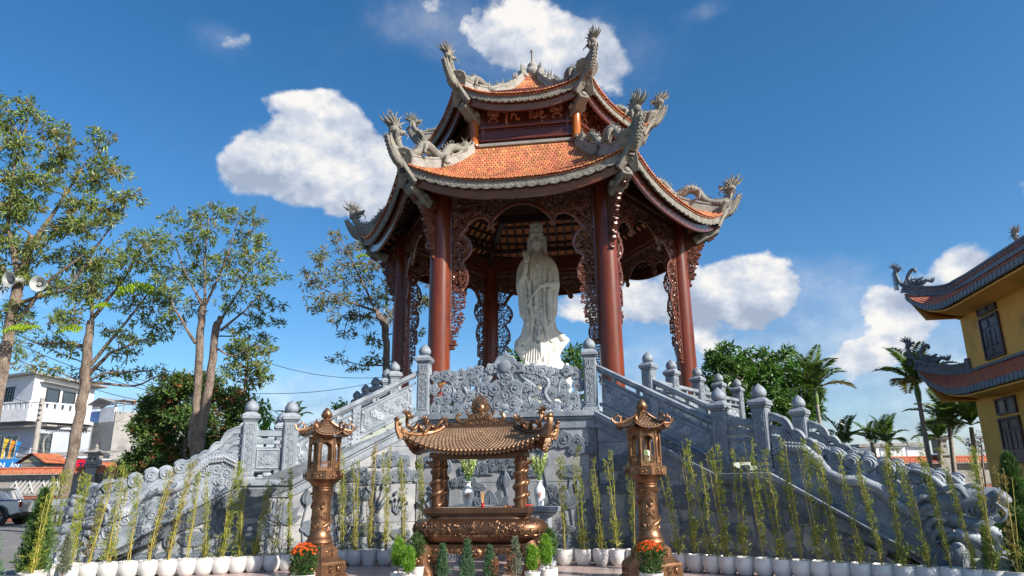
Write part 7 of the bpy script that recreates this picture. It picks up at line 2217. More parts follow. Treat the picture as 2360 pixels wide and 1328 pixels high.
tree('olive_tree', 'olive and gold leaved tree standing behind the left columns of the pavilion', 34.0, [[(890, 870, 24), (889, 800, 21), (886, 750, 24), (872, 720, 16)], [(875, 740, 9), (830, 640, 6), (790, 560, 3)], [(872, 720, 9), (790, 690, 5), (720, 650, 3)], [(885, 745, 9), (930, 680, 5), (960, 640, 3)], [(885, 840, 6), (840, 845, 4), (780, 830, 2)]], D_CL, [M_TOLIVE, M_TLEAF, M_TLEAFB], 6, leaf=(.24, .062), dens=1.0, per=8, bright=[(820, 590, 30), (880, 620, 24)])
tree('small_leaved_tree', 'fine-leaved grey-green tree between the double trunk and the pavilion', 42.0, [[(560, 960, 12), (565, 880, 10), (570, 830, 8)]], [(570, 800, 48, 26), (600, 840, 30, 26), (540, 840, 36, 26), (575, 870, 42, 24), (520, 870, 24, 18), (610, 800, 22, 20), (545, 800, 26, 22), (605, 870, 22, 18)], [M_TLEAF, M_TOLIVE, M_TLEAFB], 7, leaf=(.22, .08), dens=1.7, per=9)
E_CL = [(420, 900, 60, 30), (350, 935, 45, 30), (490, 910, 60, 30), (550, 930, 30, 26), (330, 980, 40, 28), (400, 960, 60, 32), (470, 970, 60, 32), (540, 975, 36, 30), (360, 1020, 50, 30), (430, 1030, 60, 34), (500, 1020, 50, 32), (550, 1010, 24, 24), (310, 1060, 26, 20), (300, 1075, 26, 20), (375, 1065, 50, 26), (455, 885, 60, 20)]
tree('rusty_seeded_tree', 'round dense green tree tinged with rusty seed pods, above the perimeter wall', 38.5, [[(425, 1130, 18), (425, 1050, 16), (430, 980, 10)]], E_CL, [M_FERN, M_REDB], 8, leaf=(.20, .085), dens=3.4, per=13, droop=-.05, jit=1.8, twig=False)
tree('yellow_green_shrub_tree', 'small bright yellow-green tree behind the left landing post', 36.0, [[(610, 1010, 8), (608, 960, 6)]], [(600, 940, 16, 18), (610, 970, 14, 18), (590, 960, 12, 16), (612, 995, 12, 14)], [M_THU], 9, leaf=(.2, .08), dens=2.6, per=9)
tree('sapling', 'small pale green treetop showing above the left handrail', 33.0, [[(775, 975, 6), (778, 945, 4)]], [(770, 940, 13, 8), (790, 930, 12, 8), (782, 945, 14, 8)], [M_THU], 19, leaf=(.18, .07), dens=2.5, per=8)
R_CL = [(1660, 830, 40, 26), (1720, 840, 50, 26), (1780, 830, 45, 26), (1640, 880, 36, 34), (1700, 880, 55, 34), (1770, 880, 55, 34), (1830, 870, 40, 34), (1865, 905, 26, 30), (1690, 930, 50, 30), (1760, 930, 55, 34), (1820, 930, 45, 34), (1850, 960, 34, 28), (1800, 975, 50, 26), (1740, 975, 50, 26), (1665, 805, 22, 10), (1720, 812, 14, 10), (1815, 815, 20, 12), (1880, 870, 16, 18), (1645, 840, 24, 20), (1875, 940, 16, 24)]
tree('bushy_green_tree', 'dense glossy green broadleaf tree to the right behind the pavilion', 40.0, [[(1765, 1060, 20), (1762, 960, 16), (1755, 900, 10)]], R_CL, [M_RTREE], 10, leaf=(.34, .11), dens=1.7, per=9, droop=-.15)
tree('green_tree', 'green leafy tree seen behind the statue between the columns', 44.0, [[(1250, 960, 14), (1250, 880, 10)]], [(1195, 830, 26, 22), (1215, 855, 26, 20), (1320, 820, 22, 18), (1330, 850, 24, 26), (1290, 850, 30, 20), (1345, 880, 20, 20), (1180, 860, 14, 14), (1330, 925, 22, 14)], [M_RTREE], 11, leaf=(.34, .11), dens=1.6, per=9, droop=-.1)

# palms
M_PALM = mat('palm_frond', (.14, .22, .045), (.085, .15, .03), rough=.42, scale=2, bump=0, trans=.22, island=.3)
M_PALMY = mat('yellowing_frond', (.30, .22, .04), (.2, .16, .04), rough=.5, scale=2, bump=0, trans=.2, island=.3)
M_PTRK = mat('palm_trunk', (.38, .33, .28), (.26, .23, .19), rough=.85, scale=5, bump=.6, bscale=20, stretch=(1, 1, 6))
def palm(label, y, base, top, frond, nf, seed, crownshaft=True, spread=1., group='areca palms beyond the wall', rise=1., dead=0):
    g = np.random.default_rng(seed)
    p0, p1 = at(base[0], base[1], y), at(top[0], top[1], y)
    t = thing('palm_tree', label, 'palm', (p0.x, p0.y, 0), 0, group)
    d = Vector((p1.x - p0.x, 0, 0))
    b = B(); H = p1.z; r0 = .11
    b.tube([(0, 0, -.1), (d.x * .3, 0, H * .4), (d.x, 0, H)], [r0 * 1.3, r0, r0 * .8], n=12)
    for i in range(int(H / .22)):
        z = .2 + i * .22; k = z / H
        if z < H: b.lathe([(r0 * (1.22 - .35 * k), z - .015), (r0 * (1.28 - .35 * k), z), (r0 * (1.22 - .35 * k), z + .015)], n=12, c=(d.x * max(0, (k - .15) / .85), 0, 0), cap=False)
    b.obj('trunk', M_PTRK, t, smooth=50)
    if crownshaft:
        b = B(); b.tube([(d.x, 0, H - .05), (d.x, 0, H + .35), (d.x, 0, H + .8)], [r0 * .95, r0 * 1.25, r0 * .6], n=12); b.obj('crownshaft', mat('green_crownshaft', (.16, .24, .05), (.11, .18, .04), rough=.4, scale=3, bump=0), t, smooth=50)
    c = np.array((d.x, 0, H + (.7 if crownshaft else .1)))
    for q in range(nf):
        a = q * 2.399 + g.uniform(-.2, .2); el = R((80 if q < nf * .34 else 56 if q < nf * .75 else 22) + g.uniform(-10, 10)) * rise
        L_ = frond * g.uniform(.8, 1.1); f = B()
        n = 15; P = []
        for i in range(n):
            t_ = i / (n - 1); e = el - 1.1 * t_ ** 1.7 * (1.0 if q > nf * .3 else .6)
            if i == 0: p = c.copy()
            else: p = P[-1] + np.array((math.cos(a) * math.cos(e), math.sin(a) * math.cos(e), math.sin(e))) * L_ / (n - 1)
            P.append(p)
        P = np.array(P)
        m_ = 1 if q >= nf - dead else 0
        f.tube(P, [.022 * (1 - .85 * i / (n - 1)) + .003 for i in range(n)], n=5, m=m_)
        k = 44; T = np.linspace(.10, 1, k); X = np.stack([np.interp(T, np.linspace(0, 1, n), P[:, i]) for i in range(3)], 1)
        tan = np.gradient(X, axis=0); tan /= np.linalg.norm(tan, axis=1)[:, None]
        side = np.cross(tan, (0, 0, 1.)); side /= (np.linalg.norm(side, axis=1)[:, None] + 1e-6)
        up = np.cross(side, tan)
        for sg in (-1, 1):
            D = side * sg * .9 + tan * .55 + up * .25 + g.normal(size=(k, 3)) * .08
            l = np.sin(np.clip(T, .05, 1) * PI * .9 + .2)[:, None] * .34 * L_ * .75 + .12
            D /= np.linalg.norm(D, axis=1)[:, None]
            W_ = np.full((k, 1), .026 * (L_ / 1.6)); X2 = tan
            droopv = np.array((0, 0, -1.)) * l * .18
            p0_, p1_, p2_, p3_ = X, X + D * l * .4 + X2 * W_, X + D * l + droopv, X + D * l * .4 - X2 * W_
            V = np.stack([p0_, p1_, p2_, p3_], 1).reshape(-1, 3); i4 = np.arange(k) * 4
            f.add(V, np.concatenate([np.stack([i4, i4 + 1, i4 + 2], 1), np.stack([i4, i4 + 2, i4 + 3], 1)]), m_)
        f.obj('frond', [M_PALM, M_PALMY], t, smooth=0)
    return t
palm('slender palm with a yellow crownshaft right of the dense green tree', 36.0, (1893, 975), (1882, 930), 2.3, 14, 1, spread=1, dead=1)
palm('low palm leaning right, its fronds above the right dragon crest', 30.0, (1960, 1080), (1945, 1030), 1.35, 8, 2, False)
palm('low palm between the dragon crest and the antenna mast', 34.0, (2020, 1060), (2010, 1020), 1.2, 9, 3, False, rise=.8)
palm('palm with upright fan of fronds right of the antenna mast', 33.0, (2048, 1070), (2045, 1025), 1.35, 9, 4, False)
palm('tall palm whose crown rises behind the lower roof dragon of the yellow building', 31.0, (2140, 1050), (2118, 922), 2.0, 13, 5, dead=2, rise=.95)
palm('broad palm between the tall palm and the yellow building wall', 33.0, (2190, 1060), (2188, 985), 2.2, 14, 6, False)
palm('narrow upright palm against the yellow building wall', 32.0, (2245, 1060), (2238, 985), 1.8, 12, 7, False)
palm('palm crown just above the left landing posts', 40.0, (672, 1010), (672, 975), 1.25, 11, 8, False)
palm('bushy palm beside the stone lantern pier on the right wall', 35.0, (2160, 1080), (2165, 1015), 1.3, 12, 9, False)
# grey flowering shrub behind the wall
tree('flowering_shrub', 'pale flowering shrub beside the yellow building, above the wall', 36.0, [[(2262, 1070, 6), (2262, 1030, 5)]], [(2255, 1010, 16, 16), (2240, 1025, 14, 14), (2262, 1035, 12, 14)], [mat('pale_blossom', (.42, .38, .42), (.3, .3, .25), rough=.7, scale=2, bump=0, island=.3)], 21, leaf=(.12, .05), dens=3, per=8)

# horn loudspeakers strapped to the tall tree
M_HORN = mat('grey_painted_horn', (.42, .44, .43), (.34, .36, .35), rough=.45, scale=4, bump=.1, stain=(.22, .2, .18), stain_scale=3)
def horn(u, v, aim, label):
    p = at(u, v, 19.45); t = thing('horn_loudspeaker', label, 'loudspeaker', tuple(p), 0, 'horn loudspeakers on the tall tree')
    F = Vector(aim).normalized(); M = F.to_track_quat('Z', 'Y').to_matrix().to_4x4()
    b = B(M); prof = [(.06, -.34), (.065, -.16), (.07, -.14), (.09, -.06), (.14, .02), (.215, .09), (.225, .095), (.225, .105), (.205, .10), (.13, .03), (.07, -.05), (.04, -.1)]
    b.lathe(prof, n=32); b.obj('bell', M_HORN, t, smooth=60)
    b = B(M); b.lathe([(.0, .03), (.05, .03), (.06, .0), (.05, -.1)][::-1], n=20); b.obj('throat', M_HORN, t, smooth=50)
    b = B(M); b.lathe([(.075, -.42), (.085, -.40), (.085, -.30), (.06, -.28)], n=20); b.obj('driver', M_HORN, t, smooth=40)
    b = B(M); b.tube([(0, 0, -.2), (0, .14, -.22), (0, .2, -.34)], .014, n=6); b.obj('bracket', M_BRZD, t)
horn(27, 645, (-.15, -1, -.25), 'left one of two grey horn loudspeakers tied to the tall tree trunk')
horn(91, 655, (.25, -1, -.2), 'right one of two grey horn loudspeakers tied to the tall tree trunk')
# ================================================================= buildings, wall, pickup, wires
M_WHITE = mat('white_stucco', (.70, .71, .73), (.64, .65, .68), rough=.85, scale=1.2, bump=.2, stain=(.52, .52, .52), stain_scale=.8)
M_PBLUE = mat('pale_blue_stucco', (.40, .44, .52), (.34, .38, .46), rough=.85, scale=1.2, bump=.2, stain=(.30, .33, .38), stain_scale=.7)
M_GREYP = mat('bare_cement_render', (.33, .32, .305), (.25, .24, .23), rough=.95, scale=.8, bump=.5, bscale=12, stain=(.12, .12, .115), stain_scale=.38)
M_ROOFM = mat('sheet_metal', (.32, .31, .30), (.22, .21, .20), rough=.6, scale=2, bump=.2, stain=(.2, .13, .09), stain_scale=1)
M_GLASS = mat('dark_window_glass', (.05, .065, .08), (.035, .05, .06), rough=.12, scale=1, bump=0, coat=.5)
M_BLACKF = mat('black_frame', (.03, .03, .035), (.02, .02, .02), rough=.4, scale=3, bump=0)
M_CONC = mat('concrete', (.36, .34, .31), (.28, .26, .24), rough=.9, scale=3, bump=.4, bscale=30, stain=(.22, .21, .19), stain_scale=1.5)
M_YELW = mat('ochre_yellow_wall', (.86, .50, .12), (.78, .44, .10), rough=.85, scale=.9, bump=.15, bscale=20, stain=(.52, .33, .09), stain_scale=.5)
M_BRICK = mat('red_brick', (.33, .13, .085), (.25, .09, .06), rough=.9, scale=6, bump=.4, island=.2)
M_RTIL = tile_mat('red_scale_tile', (.52, .17, .09), (.40, .12, .065), .22)
M_OTIL = tile_mat('orange_coping_tile', (.50, .155, .065), (.38, .11, .05), .22)
M_GREYT = mat('grey_blue_trim', (.17, .20, .235), (.13, .155, .18), rough=.6, scale=4, bump=.25)
M_DARKW = mat('dark_plum_wood', (.095, .065, .08), (.065, .045, .06), rough=.4, scale=4, bump=.2)
def facef(p, q):
    return fr((p[0], p[1], 0), (q[0] - p[0], q[1] - p[1], 0))
def window(T, parent, x0, x1, z0, z1, y=-.02, panes=(2, 1), frame=M_BLACKF, glass=M_GLASS, fw=.06, nm='window', bars=None):
    b = B(T)
    for (cx_, cz_, w_, h_) in (((x0 + x1) / 2, z0, x1 - x0 + fw, fw), ((x0 + x1) / 2, z1, x1 - x0 + fw, fw), (x0, (z0 + z1) / 2, fw, z1 - z0), (x1, (z0 + z1) / 2, fw, z1 - z0)):
        b.box((cx_, y - .02, cz_), (w_, .10, h_))
    for i in range(1, panes[0]): b.box((x0 + (x1 - x0) * i / panes[0], y - .02, (z0 + z1) / 2), (fw * .7, .08, z1 - z0))
    for i in range(1, panes[1]): b.box(((x0 + x1) / 2, y - .02, z0 + (z1 - z0) * i / panes[1]), (x1 - x0, .08, fw * .7))
    if bars:
        for i in range(bars): b.box((x0 + (x1 - x0) * (i + .5) / bars, y - .08, (z0 + z1) / 2), (.02, .02, z1 - z0))
    o = b.obj(nm, frame, parent, smooth=0)
    b = B(T); b.box(((x0 + x1) / 2, y + .01, (z0 + z1) / 2), (x1 - x0, .03, z1 - z0)); b.obj('pane', glass, o, smooth=0)
    return o
def wall_box(T, L_, z0, z1, dep, parent, m_, nm='wall'):
    b = B(T); b.box((L_ / 2, dep / 2, (z0 + z1) / 2), (L_, dep, z1 - z0)); return b.obj(nm, m_, parent, smooth=0)

# white house at the far left
C_ = (-39.96, 58.0); Lp = (-48.0, 61.9); Rp = (-39.6, 66.0)
wh = thing('house', 'white three-storey house with balcony beyond the wall at the far left', 'house')
TL, TR_ = facef(Lp, C_), facef(C_, Rp)
LL = math.hypot(C_[0] - Lp[0], C_[1] - Lp[1])
b = B()
def qprism(b, pts, z0, z1):
    n = len(pts); vs = [(x, y, z0) for x, y in pts] + [(x, y, z1) for x, y in pts]
    b.add(vs, [(i, (i + 1) % n, n + (i + 1) % n, n + i) for i in range(n)] + [tuple(range(n, 2 * n)), tuple(range(n - 1, -1, -1))])
qprism(b, [Lp, C_, Rp, (-47.6, 69.9)], 8.2, 11.05); b.obj('upper_wall', M_WHITE, wh, smooth=0)
b = B(); qprism(b, [(-49, 61.6), (-39.6, 57.2), (-38.6, 66.5), (-47.8, 70.8)], 11.06, 11.22); b.obj('roof', M_ROOFM, wh, smooth=0)
window(TL, wh, LL - 3.7, LL - 2.6, 9.0, 10.2, panes=(3, 3), bars=None); window(TL, wh, LL - 7.4, LL - 6.3, 9.0, 10.2, panes=(3, 3))
b = B(TR_); b.box((3.4, -.25, 10.55), (5.6, .6, .06)); b.obj('canopy', M_ROOFM, wh, smooth=0)
window(TR_, wh, 1.6, 3.2, 8.6, 10.15, panes=(1, 1)); window(TR_, wh, 3.7, 5.3, 8.6, 10.15, panes=(1, 1))
# balcony slab and pierced parapet, nearer than the upper wall
B0, B1, B2 = (-47.5, 59.0), (-38.9, 56.3), (-36.3, 60.4)
b = B(); qprism(b, [B0, B1, B2, (-39, 68), (-48, 68)], 7.1, 7.38); b.obj('balcony_floor', M_WHITE, wh, smooth=0)
for (p, q) in ((B0, B1), (B1, B2)):
    T = facef(p, q); L_ = math.hypot(q[0] - p[0], q[1] - p[1])
    b = B(T); b.box((L_ / 2, .09, 7.72), (L_, .18, .7)); b.box((L_ / 2, .09, 8.62), (L_ + .05, .24, .10))
    n = int(L_ / .55)
    for i in range(n): b.box(((i + .5) * L_ / n + .13, .09, 8.32), (L_ / n - .20, .14, .52))
    b.obj('parapet', M_WHITE, wh, smooth=0)
b = B(); qprism(b, [(-47, 60.2), (-39.1, 57.6), (-36.8, 61.6), (-39, 69), (-47, 69)], -.05, 7.1); b.obj('lower_wall', M_PBLUE, wh, smooth=0)
TG = facef((-47, 60.2), (-39.1, 57.6)); LG = math.hypot(7.9, 2.6)
window(TG, wh, LG - 4.0, LG - 1.4, 4.2, 6.1, panes=(4, 2), frame=M_WHITE); window(TG, wh, LG - 7.4, LG - 4.8, 4.2, 6.1, panes=(4, 2), frame=M_WHITE)
b = B(TG); b.box((LG - 1.0, -.4, 6.7), (7.0, .9, .12)); b.obj('awning', M_CONC, wh, smooth=0)
TG2 = facef((-39.1, 57.6), (-36.8, 61.6)); window(TG2, wh, .4, 1.5, 4.4, 6.2, panes=(3, 3)); wall_box(TG2, 4.6, 6.55, 6.75, .1, wh, M_ROOFM, 'awning')
b = B(TG2)
for i in range(17): b.box((1.0 + i * .2, -.35, 6.95), (.12, .7, .05), rx=.25)
b.obj('corrugated_awning', M_ROOFM, wh, smooth=0)

# grey cement house
gh = thing('cement_house', 'bare grey cement house with blue and white rooftop parapet', 'house')
G0, G1, G2 = (-40.5, 64.0), (-34.2, 60.5), (-31.0, 63.5)
b = B(); qprism(b, [G0, G1, (-29.5, 66), (-36, 72), (-41, 68)], -.05, 7.35); b.obj('wall', M_GREYP, gh, smooth=0)
T = facef(G1, (-29.5, 66)); wall_box(T, 4.0, 7.36, 8.2, .25, gh, M_GREYP, 'side_wall')
T = facef(G0, G1); L_ = 7.2
b = B(T); b.box((3.6, .1, 7.85), (2.6, .2, 1.0)); b.obj('blue_parapet', mat('blue_paint', (.10, .20, .45), (.08, .16, .38), rough=.8, scale=1, bump=.1), gh, smooth=0)
b = B(T); b.box((5.95, .1, 7.95), (2.1, .2, 1.2)); b.obj('white_parapet', M_WHITE, gh, smooth=0)
b = B(T)
for i in range(26): b.box((.9 + i * .14, .05, 8.5), (.03, .03, .4))
b.box((2.7, .05, 8.7), (3.8, .04, .05)); b.obj('terrace_railing', M_WHITE, gh, smooth=0)
b = B(T)
for (x, z) in ((2.0, 9.7), (5.6, 9.7), (3.8, 10.5)): pass
for x in (2.1, 6.0): b.box((x, .6, 8.1), (.08, .08, 1.6))
b.beam((1.9, .4, 8.85), (3.9, .4, 9.5), .06, .08); b.beam((3.9, .4, 9.5), (6.2, .4, 8.9), .06, .08); b.beam((1.9, .4, 8.85), (6.2, .4, 8.9), .06, .08)
for i in range(6): b.beam((2.4 + i * .6, .4, 8.87), (2.4 + i * .6, .4, 9.0 + .4 * (1 - abs(i - 2.5) / 3)), .04, .04)
b.obj('roof_truss', M_ROOFM, gh, smooth=0)
b = B(T); b.slab([[(1.7, .3, 8.9), (1.7, 2, 8.9)], [(3.9, .3, 9.58), (3.9, 2, 9.58)], [(6.4, .3, 8.95), (6.4, 2, 8.95)]], (0, 0, .04)); b.obj('shed_roof', M_ROOFM, gh, smooth=0)
b = B(T); b.box((7.2, 1.0, 9.15), (1.6, 1.6, .07)); b.box((6.6, .3, 8.7), (.06, .06, .9)); b.box((7.8, .3, 8.7), (.06, .06, .9)); b.obj('flat_roof', M_ROOFM, gh, smooth=0)
wt = thing('water_tank', 'silver water tank standing on the roof of the cement house', 'water tank', (-32.6, 62.6, 8.0))
b = B(); b.lathe([(.62, 0), (.66, .06), (.66, .35), (.69, .38), (.66, .42), (.66, .75), (.69, .78), (.66, .82), (.66, 1.25), (.5, 1.42), (.2, 1.5), (0, 1.5)], n=28); b.obj('tank', mat('stainless', (.62, .64, .66), (.5, .52, .55), rough=.25, metal=.9, scale=2, bump=.05), wt, smooth=35)
b = B(); b.box((0, 0, -.15), (1.5, 1.5, .12)); b.obj('stand', M_ROOFM, wt, smooth=0)
# low shops behind the wall
for (x0, x1, y, h, m_, lab) in ((-36.5, -30.2, 52, 3.9, M_WHITE, 'low white shop with a tin roof under the cement house'), (-30.0, -24.5, 53, 3.6, M_CONC, 'low shed with a grey tin roof right of the white shop'), (-50, -37.5, 53, 3.6, M_PBLUE, 'low pale blue shop below the white house')):
    t = thing('shop', lab, 'shop')
    b = B(); b.box(((x0 + x1) / 2, y + 2, h / 2), (x1 - x0, 4, h)); b.obj('wall', m_, t, smooth=0)
    b = B(); b.slab([[(x0 - .2, y - .9, h + .05), (x0 - .2, y + 4, h + .6)], [(x1 + .2, y - .9, h + .15), (x1 + .2, y + 4, h + .7)]], (0, 0, .06)); b.obj('roof', M_ROOFM, t, smooth=0)
    for i in range(3):
        T = fr((0, y, 0), (1, 0, 0)); window(T, t, x0 + .5 + i * 1.9, x0 + 1.9 + i * 1.9, 1.6, 3.0, panes=(2, 1))
far = thing('distant_house', 'low white distant roofs showing above the right-hand wall', 'house')
for k_, (u, v, w, h) in enumerate(((1990, 1032, 2.2, 3.4), (2050, 1030, 2.6, 3.6), (2110, 1028, 2.2, 3.8))):
    p = at(u, v, 75); b = B(); b.box((p.x, 76 + k_ * .4, p.z / 2 - .05), (w * .98, 4, p.z - .1)); b.obj('wall', M_WHITE, far, smooth=0)
    b = B(); b.slab([[(p.x - w * .5, 73.6 + k_ * .4, p.z + .004), (p.x - w * .5, 78.3 + k_ * .4, p.z + .1)], [(p.x + w * .5, 73.6 + k_ * .4, p.z + .004), (p.x + w * .5, 78.3 + k_ * .4, p.z + .1)]], (0, 0, .3)); b.obj('roof', M_ROOFM, far, smooth=0)
g = np.random.default_rng(31); f = B(); n = 16000
P = np.stack([g.uniform(-60, 130, n), g.uniform(86, 96, n), g.random(n) * 4.6], 1); P[:, 2] *= .65 + .35 * np.sin(P[:, 0] * .23) * np.cos(P[:, 0] * .11 + 1)
leaves(f, P, g.normal(size=(n, 3)) + (0, 0, .4), 1.5, .8, g); o = f.obj('distant_treeline', M_FERN, None, smooth=0, kind='stuff'); o['label'] = 'far dark green treeline at the horizon'

# perimeter wall with tiled coping, fretted bays and stone lantern piers
def tile_rows(b, L_, w=.16, z=2.62, up=.30, half=.34, rows=3, m=0):
    for sg in (-1, 1):
        for r_ in range(rows):
            t0, t1 = r_ / rows, (r_ + 1.25) / rows
            n = int(L_ / w)
            for i in range(n):
                x0 = (i + .5 * (r_ % 2)) * w + .012; x1 = x0 + w - .024
                ya, yb = sg * half * t0, sg * half * min(1.05, t1); za, zb = z + up * (1 - t0) + .02, z + up * (1 - min(1.05, t1)) + .05
                ym, zm = yb - sg * .05, zb + .008
                b.add([(x0, ya, za), (x1, ya, za), (x1, ym, zm), ((x0 + x1) / 2, yb, zb), (x0, ym, zm), (x1, ym, zm - .03), ((x0 + x1) / 2, yb, zb - .03), (x0, ym, zm - .03)], [(0, 1, 2, 3, 4), (3, 2, 5, 6), (4, 3, 6, 7)], m)
def perimeter(name, label, p, q, fret=True, detail=True):
    t = thing(name, label, 'wall')
    T = facef(p, q); L_ = math.hypot(q[0] - p[0], q[1] - p[1])
    b = B(T); b.box((L_ / 2, .15, .7), (L_, .24, 1.4)); b.obj('wall_base', M_BRICK if True else M_CONC, t, smooth=0)
    b = B(T); b.box((L_ / 2, .15, 1.45), (L_, .3, .10)); b.box((L_ / 2, .15, 2.45), (L_, .3, .22)); b.box((L_ / 2, .18, 1.95), (L_, .08, .9)); b.obj('beam', M_CONC, t, smooth=0)
    if fret:
        nb = int(L_ / 4.6)
        for k in range(nb):
            b = B(T); x0 = k * 4.6 + .5
            for i in range(13):
                x = x0 + .3 + i * .27
                b.beam((x - .28, .10, 1.55), (x + .28, .10, 2.32), .05, .05)
                if i % 3 == 1: b.beam((x + .2, .09, 1.6), (x - .1, .09, 2.2), .045, .045)
            b.obj('fret_panel', M_WHITE if k % 2 else M_CONC, t, smooth=0)
    b = B(T @ Matrix.Translation((0, .15, 0))); b.prism([(0, 2.57), (L_, 2.57), (L_, 2.60), (0, 2.60)], -.36, .36)
    b.add([(0, -.34, 2.60), (0, .34, 2.60), (0, 0, 2.90), (L_, -.34, 2.60), (L_, .34, 2.60), (L_, 0, 2.90)], [(0, 2, 5, 3), (1, 4, 5, 2), (0, 1, 2), (3, 5, 4)]); b.obj('coping', M_CONC, t, smooth=0)
    b = B(T @ Matrix.Translation((0, .15, 0))); tile_rows(b, L_); b.obj('coping_tiles', M_OTIL, t, smooth=0, kind='stuff')
    b = B(T @ Matrix.Translation((0, .15, 0)))
    b.tube([(0, 0, 2.96), (L_, 0, 2.96)], .06, n=8); b.obj('coping_ridge', M_OTIL, t, smooth=40)
    return t
perimeter('perimeter_wall', 'long brick wall with orange tile coping and fret panels behind the left stair', (-44, 42.2), (-12.5, 42.2))
perimeter('perimeter_wall', 'brick wall with red tile coping behind the right dragon', (12.0, 42.2), (34, 42.2), fret=False)
def pier(u, v_top, y, label, lamp=True):
    p = at(u, v_top, y); t = thing('stone_lantern_pier', label, 'stone lantern', (p.x, y, 0), 0, 'stone lantern piers on the walls')
    b = B(); b.box((0, 0, 1.5), (.62, .62, 3.0), ch=.02); b.obj('pier', M_CONC, t, smooth=0)
    s = (p.z - 3.0) / 1.25
    b = B(); b.box((0, 0, 3.05), (.86, .86, .12), ch=.03); b.box((0, 0, 3.05 + .38 * s), (.60, .60, .6 * s), ch=.02); b.obj('lantern_box', M_PALE, t, smooth=0)
    for sg in (-1, 1):
        b = B()
        for q in range(4):
            a = R(45 + 90 * q); b.prism(petal(sg * .14, 3.05 + .38 * s, .13, .035, a, 4), -.306, -.29)
        b.obj('black_rosette', M_BLACKF, t, smooth=0)  # solid black petals stand in for the dark inside pierced openings
    b = B(); b.lathe([(.62, 3.05 + .66 * s), (.72, 3.05 + .74 * s), (.60, 3.05 + .76 * s), (.35, 3.05 + .84 * s), (.16, 3.05 + .90 * s)], n=4, rot=PI / 4)
    for q in range(4):
        a = R(45 + 90 * q); b.tube([(.55 * math.cos(a), .55 * math.sin(a), 3.05 + .74 * s), (.74 * math.cos(a), .74 * math.sin(a), 3.05 + .77 * s), (.78 * math.cos(a), .78 * math.sin(a), 3.05 + .84 * s)], [.06, .05, .02], n=6)
    b.obj('cap_roof', M_PALE, t, smooth=20)
    b = B(); b.lathe([(.12, 3.05 + .86 * s), (.14, 3.05 + .93 * s), (.07, 3.05 + .98 * s), (.11, 3.05 + 1.06 * s), (.05, 3.05 + 1.14 * s), (0, 3.05 + 1.26 * s)], n=14); b.obj('bud_finial', M_PALE, t, smooth=50)
pier(384, 1023, 42.3, 'pale stone lantern on its wall pier, in front of the rusty seeded tree')
pier(224, 1024, 42.3, 'pale stone lantern on its wall pier, below the cement house')
pier(2158, 985, 42.3, 'grey stone lantern on its pier on the right-hand wall')
# small gabled shrine roofs beyond the wall
def gable(u, v, y, w, label, m_=M_GREYP):
    p = at(u, v, y); t = thing('gabled_shrine', label, 'shrine', (p.x, p.y, 0), R(-14))
    z = p.z
    b = B(); b.box((0, .8, z / 2 - .2), (w, 1.6, z - .7)); b.prism([(-w / 2, z - .55), (w / 2, z - .55), (0, z - .02)], 0.0, 1.6); b.obj('wall', m_, t, smooth=0)
    b = B(); b.prism([(-w * .4, z - .52), (w * .4, z - .52), (0, z - .12)], -.03, -.004); b.obj('gable_board', mat('cream_paint', (.55, .46, .27), (.5, .42, .24), rough=.8, scale=2, bump=.1), t, smooth=0)
    for sg in (-1, 1):
        b = B(); n_ = 5
        for r_ in range(n_):
            for i in range(12):
                t0, t1 = r_ / n_, (r_ + 1.1) / n_
                x0, x1 = sg * (w * .66) * t0, sg * (w * .66) * t1; za, zb = z + .05 - .62 * t0, z + .08 - .62 * t1; y0 = -.2 + i * .17
                b.add([(x0, y0, za), (x0, y0 + .155, za), (x1, y0 + .155, zb), (x1, y0, zb), (x1, y0 + .155, zb - .03), (x1, y0, zb - .03)], [(0, 1, 2, 3), (3, 2, 4, 5)])
        b.obj('roof_tiles', M_OTIL, t, smooth=0, kind='stuff')
        b = B(); b.add([(0, -.2, z + .04), (0, 1.85, z + .04), (sg * w * .68, 1.85, z - .58), (sg * w * .68, -.2, z - .58)], [(0, 1, 2, 3)]); b.obj('roof_slope', M_OTIL, t, smooth=0)
gable(78, 1046, 44.5, 1.75, 'small shrine with an orange gabled roof behind the wall, left of the leaning tree')
gable(212, 1066, 46, 1.7, 'orange gabled roof half hidden behind the middle stone lantern pier', M_CONC)
gable(258, 1078, 46.5, 1.3, 'smallest orange gabled roof just right of the middle stone lantern pier', M_CONC)

# banners
def banner(u0, v0, u1, v1, y, m_, label, lines):
    p, q = at(u0, v0, y), at(u1, v1, y); t = thing('banner', label, 'banner', (p.x, y, q.z), 0)
    w, h = q.x - p.x, p.z - q.z
    b = B(); b.box((w / 2, 0, h / 2), (w, .06, h)); b.obj('board', m_, t, smooth=0)
    for (txt, size, x, z, mm) in lines:
        me = text_mesh(txt, size, .01, mm, 0); link('lettering', me, t, mw=Matrix.Translation((x, -.045, z)) @ Matrix.Rotation(PI / 2, 4, 'X'))
M_SIGNB = mat('blue_sign', (.02, .22, .55), (.02, .19, .5), rough=.4, scale=1, bump=0)
M_SIGNR = mat('red_sign', (.70, .01, .04), (.62, .01, .03), rough=.4, scale=1, bump=0)
M_SIGNW = mat('white_lettering', (.8, .8, .8), (.75, .75, .75), rough=.5, scale=1, bump=0)
M_NAVY = mat('navy_lettering', (.02, .03, .15), (.02, .03, .12), rough=.5, scale=1, bump=0)
banner(-6, 1058, 58, 1084, 46, M_SIGNB, 'blue banner with white lettering above the wall at the left edge', [('ÌN', .46, .35, .30, M_SIGNW), ('ẢN K', .42, 1.40, .26, M_SIGNW)])
banner(146, 1060, 193, 1084, 46, M_SIGNR, 'red banner with dark blue letters above the wall, behind the leaning tree', [('RÙ TÀ', .50, .98, .28, M_NAVY)])
